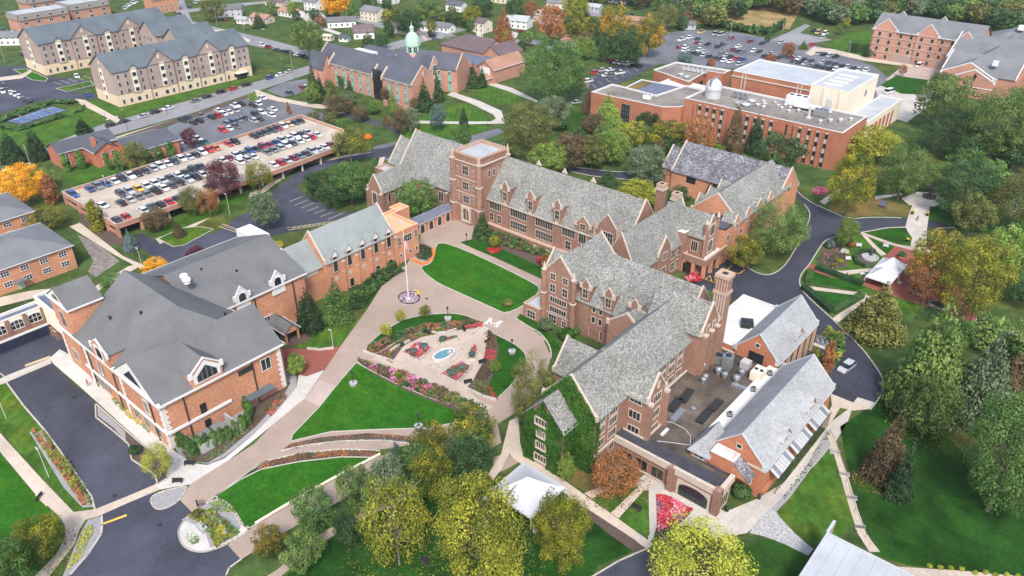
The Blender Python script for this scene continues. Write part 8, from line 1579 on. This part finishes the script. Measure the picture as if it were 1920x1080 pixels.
def tray(a,b_,w_,h,m,label,z=4.7):
    A_,B_=G(*a,z),G(*b_,z); mb=MB(); mb.beam((*A_,z+.25),(*B_,z+.25),w_,h,m); PEND.append((tag(mb.build('roof_skylight',None,(A_[0],A_[1],z)),None,'skylight'),label))
tray((1278,755),(1295,732),1.5,.5,'metal_dark','dark covered box in the left pair on the courtyard roof'); tray((1256,772),(1274,750),1.5,.5,'metal_dark','dark covered box in the left pair on the courtyard roof'); tray((1310,794),(1329,772),1.5,.5,'metal_dark','dark covered box in the right pair on the courtyard roof'); tray((1332,771),(1350,752),1.5,.5,'metal_dark','dark covered box in the right pair on the courtyard roof'); tray((1261,791),(1281,770),1.2,.6,'metal_grey','pale grey duct box on the courtyard roof'); tray((1240,818),(1252,806),.6,.3,'cloth_white','white plank lying on the courtyard roof')
for (x,y,r_,h) in ((1318,692,.75,1.7),(1318,718,.6,1.4),(1322,712,.6,1.4),(1346,702,.7,1.8),(1358,708,.7,1.4),(1380,716,.8,1.7),(1390,704,.7,1.5),(1299,769,.55,.8)): gx,gy=G(x,y,4.7); vent(gx,gy,4.7,r_,h,'galvanised exhaust fan on the courtyard roof','metal_grey','exhaust_fan')
gx,gy=G(1346,680,4.7); unit(gx,gy,4.7,3.2,2.2,2.0,'large grey vent cabinet against the chapel gable on the courtyard roof',0,'metal_grey',1)
gx,gy=G(1362,692,4.7); unit(gx,gy,4.7,1.8,1.8,3.4,'tall round mouthed fan stack on the courtyard roof',0,'metal_grey',1)
gx,gy=G(1397,690,4.7); unit(gx,gy,4.7,1.8,1.8,1.8,'boxy grey intake hood on the courtyard roof',0,'metal_light',0)
gx,gy=G(1420,710,4.7); unit(gx,gy,4.7,2.2,3.2,2.2,'cream fan cabinet with two rusty outlets on the courtyard roof',0,'stucco_cream',2)
tray((1372,722),(1400,733),1.0,.6,'metal_grey','low grey duct run on the courtyard roof'); gx,gy=G(1400,611,6.1); unit(gx,gy,6.1,2.6,2.6,1.2,'dark eight fan condenser on the white flat roof',.5,'metal_dark',2)
for (x,y) in ((1443,703),(1412,733),(1368,780)): gx,gy=G(x,y,5.5); unit(gx,gy,5.5,.9,.8,.9,'small condenser on the white strip roof',.6,'metal_grey',1)
hz=MB(); pts=[G(*p,4.75) for p in ((1232,827),(1260,830),(1294,835),(1295,818),(1285,805),(1262,793),(1244,790))]
for a,c in zip(pts,pts[1:]): hz.beam((*a,4.78),(*c,4.78),.09,.06,'cloth_white')
hz.build('lightning_cable',None,label='thin white cable curving over the courtyard roof',cat='cable')
# tennis court
r=thing('tennis_court','blue fenced tennis court with white lines at the left','tennis court',*G(60,218)); MT['court_blue']=plain('court_blue',(.05,.11,.22),.8)
c_=[G(14,227),G(42,232),G(124,207),G(98,200)]; b=MB(); b.poly([(x,y,.10) for x,y in c_],'court_blue'); b.build('surface',r); l_=MB(); Cc=[Vector(p) for p in c_]
def LP(s,t): p=(Cc[0]*(1-s)+Cc[3]*s)*(1-t)+(Cc[1]*(1-s)+Cc[2]*s)*t; return (p[0],p[1],.125)
for s0 in (0.02,.48,.52,.98,.12,.38,.62,.88): l_.beam(LP(s0,.05),LP(s0,.95),.14,.01,'paint_white')
for t0 in (.05,.95,.15,.85): l_.beam(LP(.02,t0),LP(.48,t0),.14,.01,'paint_white'); l_.beam(LP(.52,t0),LP(.98,t0),.14,.01,'paint_white')
l_.build('court_lines',r); f_=MB()
for a,c in zip(c_,c_[1:]+c_[:1]):
    for t in range(6): q=(a[0]+(c[0]-a[0])*t/5,a[1]+(c[1]-a[1])*t/5); f_.beam((*q,0),(*q,1.1),.05,.05,'metal_dark')
    f_.beam((*a,1.1),(*c,1.1),.04,.04,'metal_dark'); f_.beam((*a,.55),(*c,.55),.03,.03,'metal_dark')
f_.build('fence',r)
for s in (.25,.75): n_=MB(); a,c=LP(s,.02),LP(s,.98); n_.poly([(a[0],a[1],.1),(c[0],c[1],.1),(c[0],c[1],1.0),(a[0],a[1],1.0)],'metal_grey'); n_.build('net',r)
# ---------------- people
for n,c in dict(skin=(.45,.27,.19),hair_dark=(.03,.02,.015),cloth_red=(.45,.04,.05),cloth_blue=(.04,.10,.30),cloth_navy=(.02,.025,.05),cloth_grey=(.16,.16,.17),cloth_pale=(.6,.58,.55)).items(): plain(n,c,.8,v=.03)
def skinned(name,parent,pts,edges,rad,mat,root=0):
    me=bpy.data.meshes.new(name); me.from_pydata(pts,edges,[]); o=bpy.data.objects.new(name,me); COL.objects.link(o); o.parent=parent; me.materials.append(MT[mat])
    o.modifiers.new('skin','SKIN'); me.skin_vertices.new() if not me.skin_vertices else None
    for i,s in enumerate(me.skin_vertices[0].data): s.radius=(rad[i],rad[i]); s.use_root=(i==root)
    sb=o.modifiers.new('sub','SUBSURF'); sb.levels=1; sb.render_levels=1; return o
def person(px,py,ang,label,shirt,pants,sit=False,step=.25):
    x,y=G(px,py); r=bpy.data.objects.new('person',None); COL.objects.link(r); r.location=(x,y,0); r.rotation_euler=(0,0,ang); tag(r,label,'person')
    hz_=.95 if not sit else .52; k=(.48,.42) if sit else None
    hip=(0,0,hz_); ch=(.02,0,hz_+.42); nk=(.03,0,hz_+.56); hd=(.05,0,hz_+.68); tp=(.05,0,hz_+.84)
    P=[hip,(0,0,hz_+.2),ch,nk,hd,tp]; E_=[(0,1),(1,2),(2,3),(3,4),(4,5)]; Rd=[.14,.13,.15,.055,.095,.08]
    def add(l,rs,base):
        prev=base
        for q,rr in zip(l,rs): P.append(q); Rd.append(rr); E_.append((prev,len(P)-1)); prev=len(P)-1
    for s in (-1,1):
        fw=step*s
        if sit: leg=[(.05,s*.1,hz_-.02),(.45,s*.11,hz_-.02),(.47,s*.11,.08),(.6,s*.11,.04)]
        else: leg=[(0,s*.1,hz_-.08),(fw*.5+.04,s*.1,.48),(fw*.9-.03,s*.1,.09),(fw*.9+.14,s*.1,.04)]
        add(leg,[.085,.062,.042,.035],0)
        arm=[(.02,s*.2,hz_+.44),(-fw*.4,s*.25,hz_+.16),(.1-fw*.8,s*.24,hz_-.06),(.14-fw*.9,s*.24,hz_-.13)]
        add(arm,[.05,.04,.03,.034],2); w=len(P)-1
        for f in range(4): a0=P[w]; add([(a0[0]+.035,a0[1]+(f-1.5)*.018,a0[2]-.035),(a0[0]+.03,a0[1]+(f-1.5)*.018,a0[2]-.075)],[.009,.008],w)
        add([(P[w][0]+.05,P[w][1]-s*.02,P[w][2]-.01)],[.009],w-1)
    skinned('body',r,P,E_,Rd,'skin')
    q=[P[1],P[2],(.02,-.19,hz_+.45),(-.0,-.24,hz_+.2),(.02,.19,hz_+.45),(.0,.24,hz_+.2),P[0]]; skinned('shirt',r,q,[(0,1),(1,2),(2,3),(1,4),(4,5),(0,6)],[.16,.175,.075,.058,.075,.058,.16],shirt)
    q=[P[0]];e=[];rr=[.155]
    for s in (-1,1):
        fw=step*s; L=[(.05,s*.1,hz_-.02),(.45,s*.11,hz_-.02),(.47,s*.11,.14)] if sit else [(0,s*.1,hz_-.08),(fw*.5+.04,s*.1,.48),(fw*.9-.03,s*.1,.12)]; pv=0
        for a,rd_ in zip(L,(.105,.08,.062)): q.append(a); rr.append(rd_); e.append((pv,len(q)-1)); pv=len(q)-1
    skinned('trousers',r,q,e,rr,pants); hb=MB(); hb.lathe((.03,0,hz_+.72),[(.105,0),(.11,.08),(.08,.16),(.02,.19)],'hair_dark',10); o=hb.build('hair',None,(0,0,0)); o.parent=r
    return r
person(165.5,724,.8,'person in a red top walking beside the arts hall','cloth_red','cloth_grey'); person(1719,414,2.2,'person in dark clothes walking on the wide concrete walk','cloth_navy','cloth_navy',step=.4)
person(1587,521,1.0,'person in a blue top walking to the marquee','cloth_blue','cloth_navy'); person(1249,919,.5,'person in dark clothes beside the flower triangle','cloth_navy','cloth_grey'); person(912,641,3.0,'seated person in pale clothes on the garden bench','cloth_pale','cloth_navy',sit=True,step=.05)

def litter(px,py,r_,mat,label,n=1.3):
    cx_,cy_=G(px,py); bed([(cx_+r_*rb.uniform(.8,1.15)*math.cos(k*.45),cy_+r_*rb.uniform(.8,1.15)*math.sin(k*.45)) for k in range(14)],None,label,mats=mat,world=True,h=.03,ls=.26,dens=n,z=.09,cat='fallen leaves',name='fallen_leaves')
litter(895,1040,11,['leaf_gold','leaf_olive'],'yellow leaves fallen under the biggest gold tree'); litter(740,1040,9,['leaf_gold','leaf_brown'],'scattered leaves under the thin gold tree'); litter(1155,910,6.5,['leaf_rust','leaf_brown'],'rusty leaves fallen beside the arcaded terrace',2.2)
litter(1800,590,11,['leaf_rust','leaf_gold'],'orange leaves fallen over the brick garden'); litter(1640,905,4,['leaf_brown','leaf_rust'],'brown needles fallen under the two slope spruces',3); litter(1740,790,10,['leaf_brown','leaf_gold'],'leaf litter at the lower edge of the thicket',1.2); litter(40,360,8,['leaf_amber'],'amber leaves under the maple at the left edge',1.5); litter(75,1040,6,['leaf_gold'],'yellow leaves under the gold topped tree at lower left',1.2)

for (l,px) in (('long dark planter box on the brick garden nearer the marquee',[(1706,543),(1722,547),(1733,556),(1716,553)]),('second dark planter box on the brick garden beside the walk end',[(1742,566),(1760,568),(1778,576),(1765,583),(1742,572)])): planter(l,px,['leaf_dark'])

for (x,y,l) in ((215,930,'round drain cover on the south lot asphalt'),(140,745,'round drain cover on the entry lot'),(1560,640,'round drain cover on the loop road'),(1470,500,'round drain cover at the loop road bend'),(800,560,'round drain cover on the paver plaza'),(300,985,'second round drain cover near the gate island')): gx,gy=G(x,y); b=MB(); b.cyl((gx,gy,.05),.38,.38,.05,'metal_dark',12); b.build('drain_cover',None,(gx,gy,0),label=l,cat='drain cover')
# ---------------- air
m=bpy.data.materials.new('haze'); m.use_nodes=True; t=m.node_tree; t.nodes.remove(t.nodes['Principled BSDF']); v=t.nodes.new('ShaderNodeVolumePrincipled'); v.inputs['Color'].default_value=(.86,.91,1,1); v.inputs['Density'].default_value=.00007; v.inputs['Anisotropy'].default_value=.2
t.links.new(v.outputs[0],t.nodes['Material Output'].inputs['Volume']); MT['haze']=m
hb=MB(); hb.box(-1000,350,-250,1100,-1.0,104,'haze'); hb.build('haze',None,(0,0,0),kind='stuff',label='thin pale haze over the far houses and woods',cat='haze')
# ================= kerbs, labels =================
KERB.build('kerb_stones',None,(G(700,600)[0],G(700,600)[1],0),kind='structure')
ORD=['','second','third','fourth','fifth','sixth','seventh','eighth','ninth','tenth','eleventh','twelfth','thirteenth','fourteenth','fifteenth','sixteenth','seventeenth','eighteenth','nineteenth','twentieth','twenty-first','twenty-second','twenty-third','twenty-fourth','twenty-fifth','twenty-sixth','twenty-seventh']
from collections import defaultdict
byl=defaultdict(list)
for o,l in PEND: byl[l].append(o)
for l,os_ in byl.items():
    if len(os_)==1: os_[0]['label']=l; continue
    os_.sort(key=lambda o:proj(*o.location)[0])
    for i,o in enumerate(os_):
        n=len(os_)
        if i==0: p='leftmost'
        elif i==n-1: p='rightmost'
        else: p=(ORD[i] if i<len(ORD) else 'number %d'%(i+1))+' from left'
        o['label']=f'{p} {l}'
    if len(os_)>3 and 'group' not in os_[0]:
        for o in os_: o['group']=l if len(l.split())<9 else ' '.join(l.split()[:8])
for o in COL.objects:
    if o.parent is None and 'label' in o:
        w_=o['label'].split()
        if len(w_)>16: o['label']=' '.join(w_[:16])
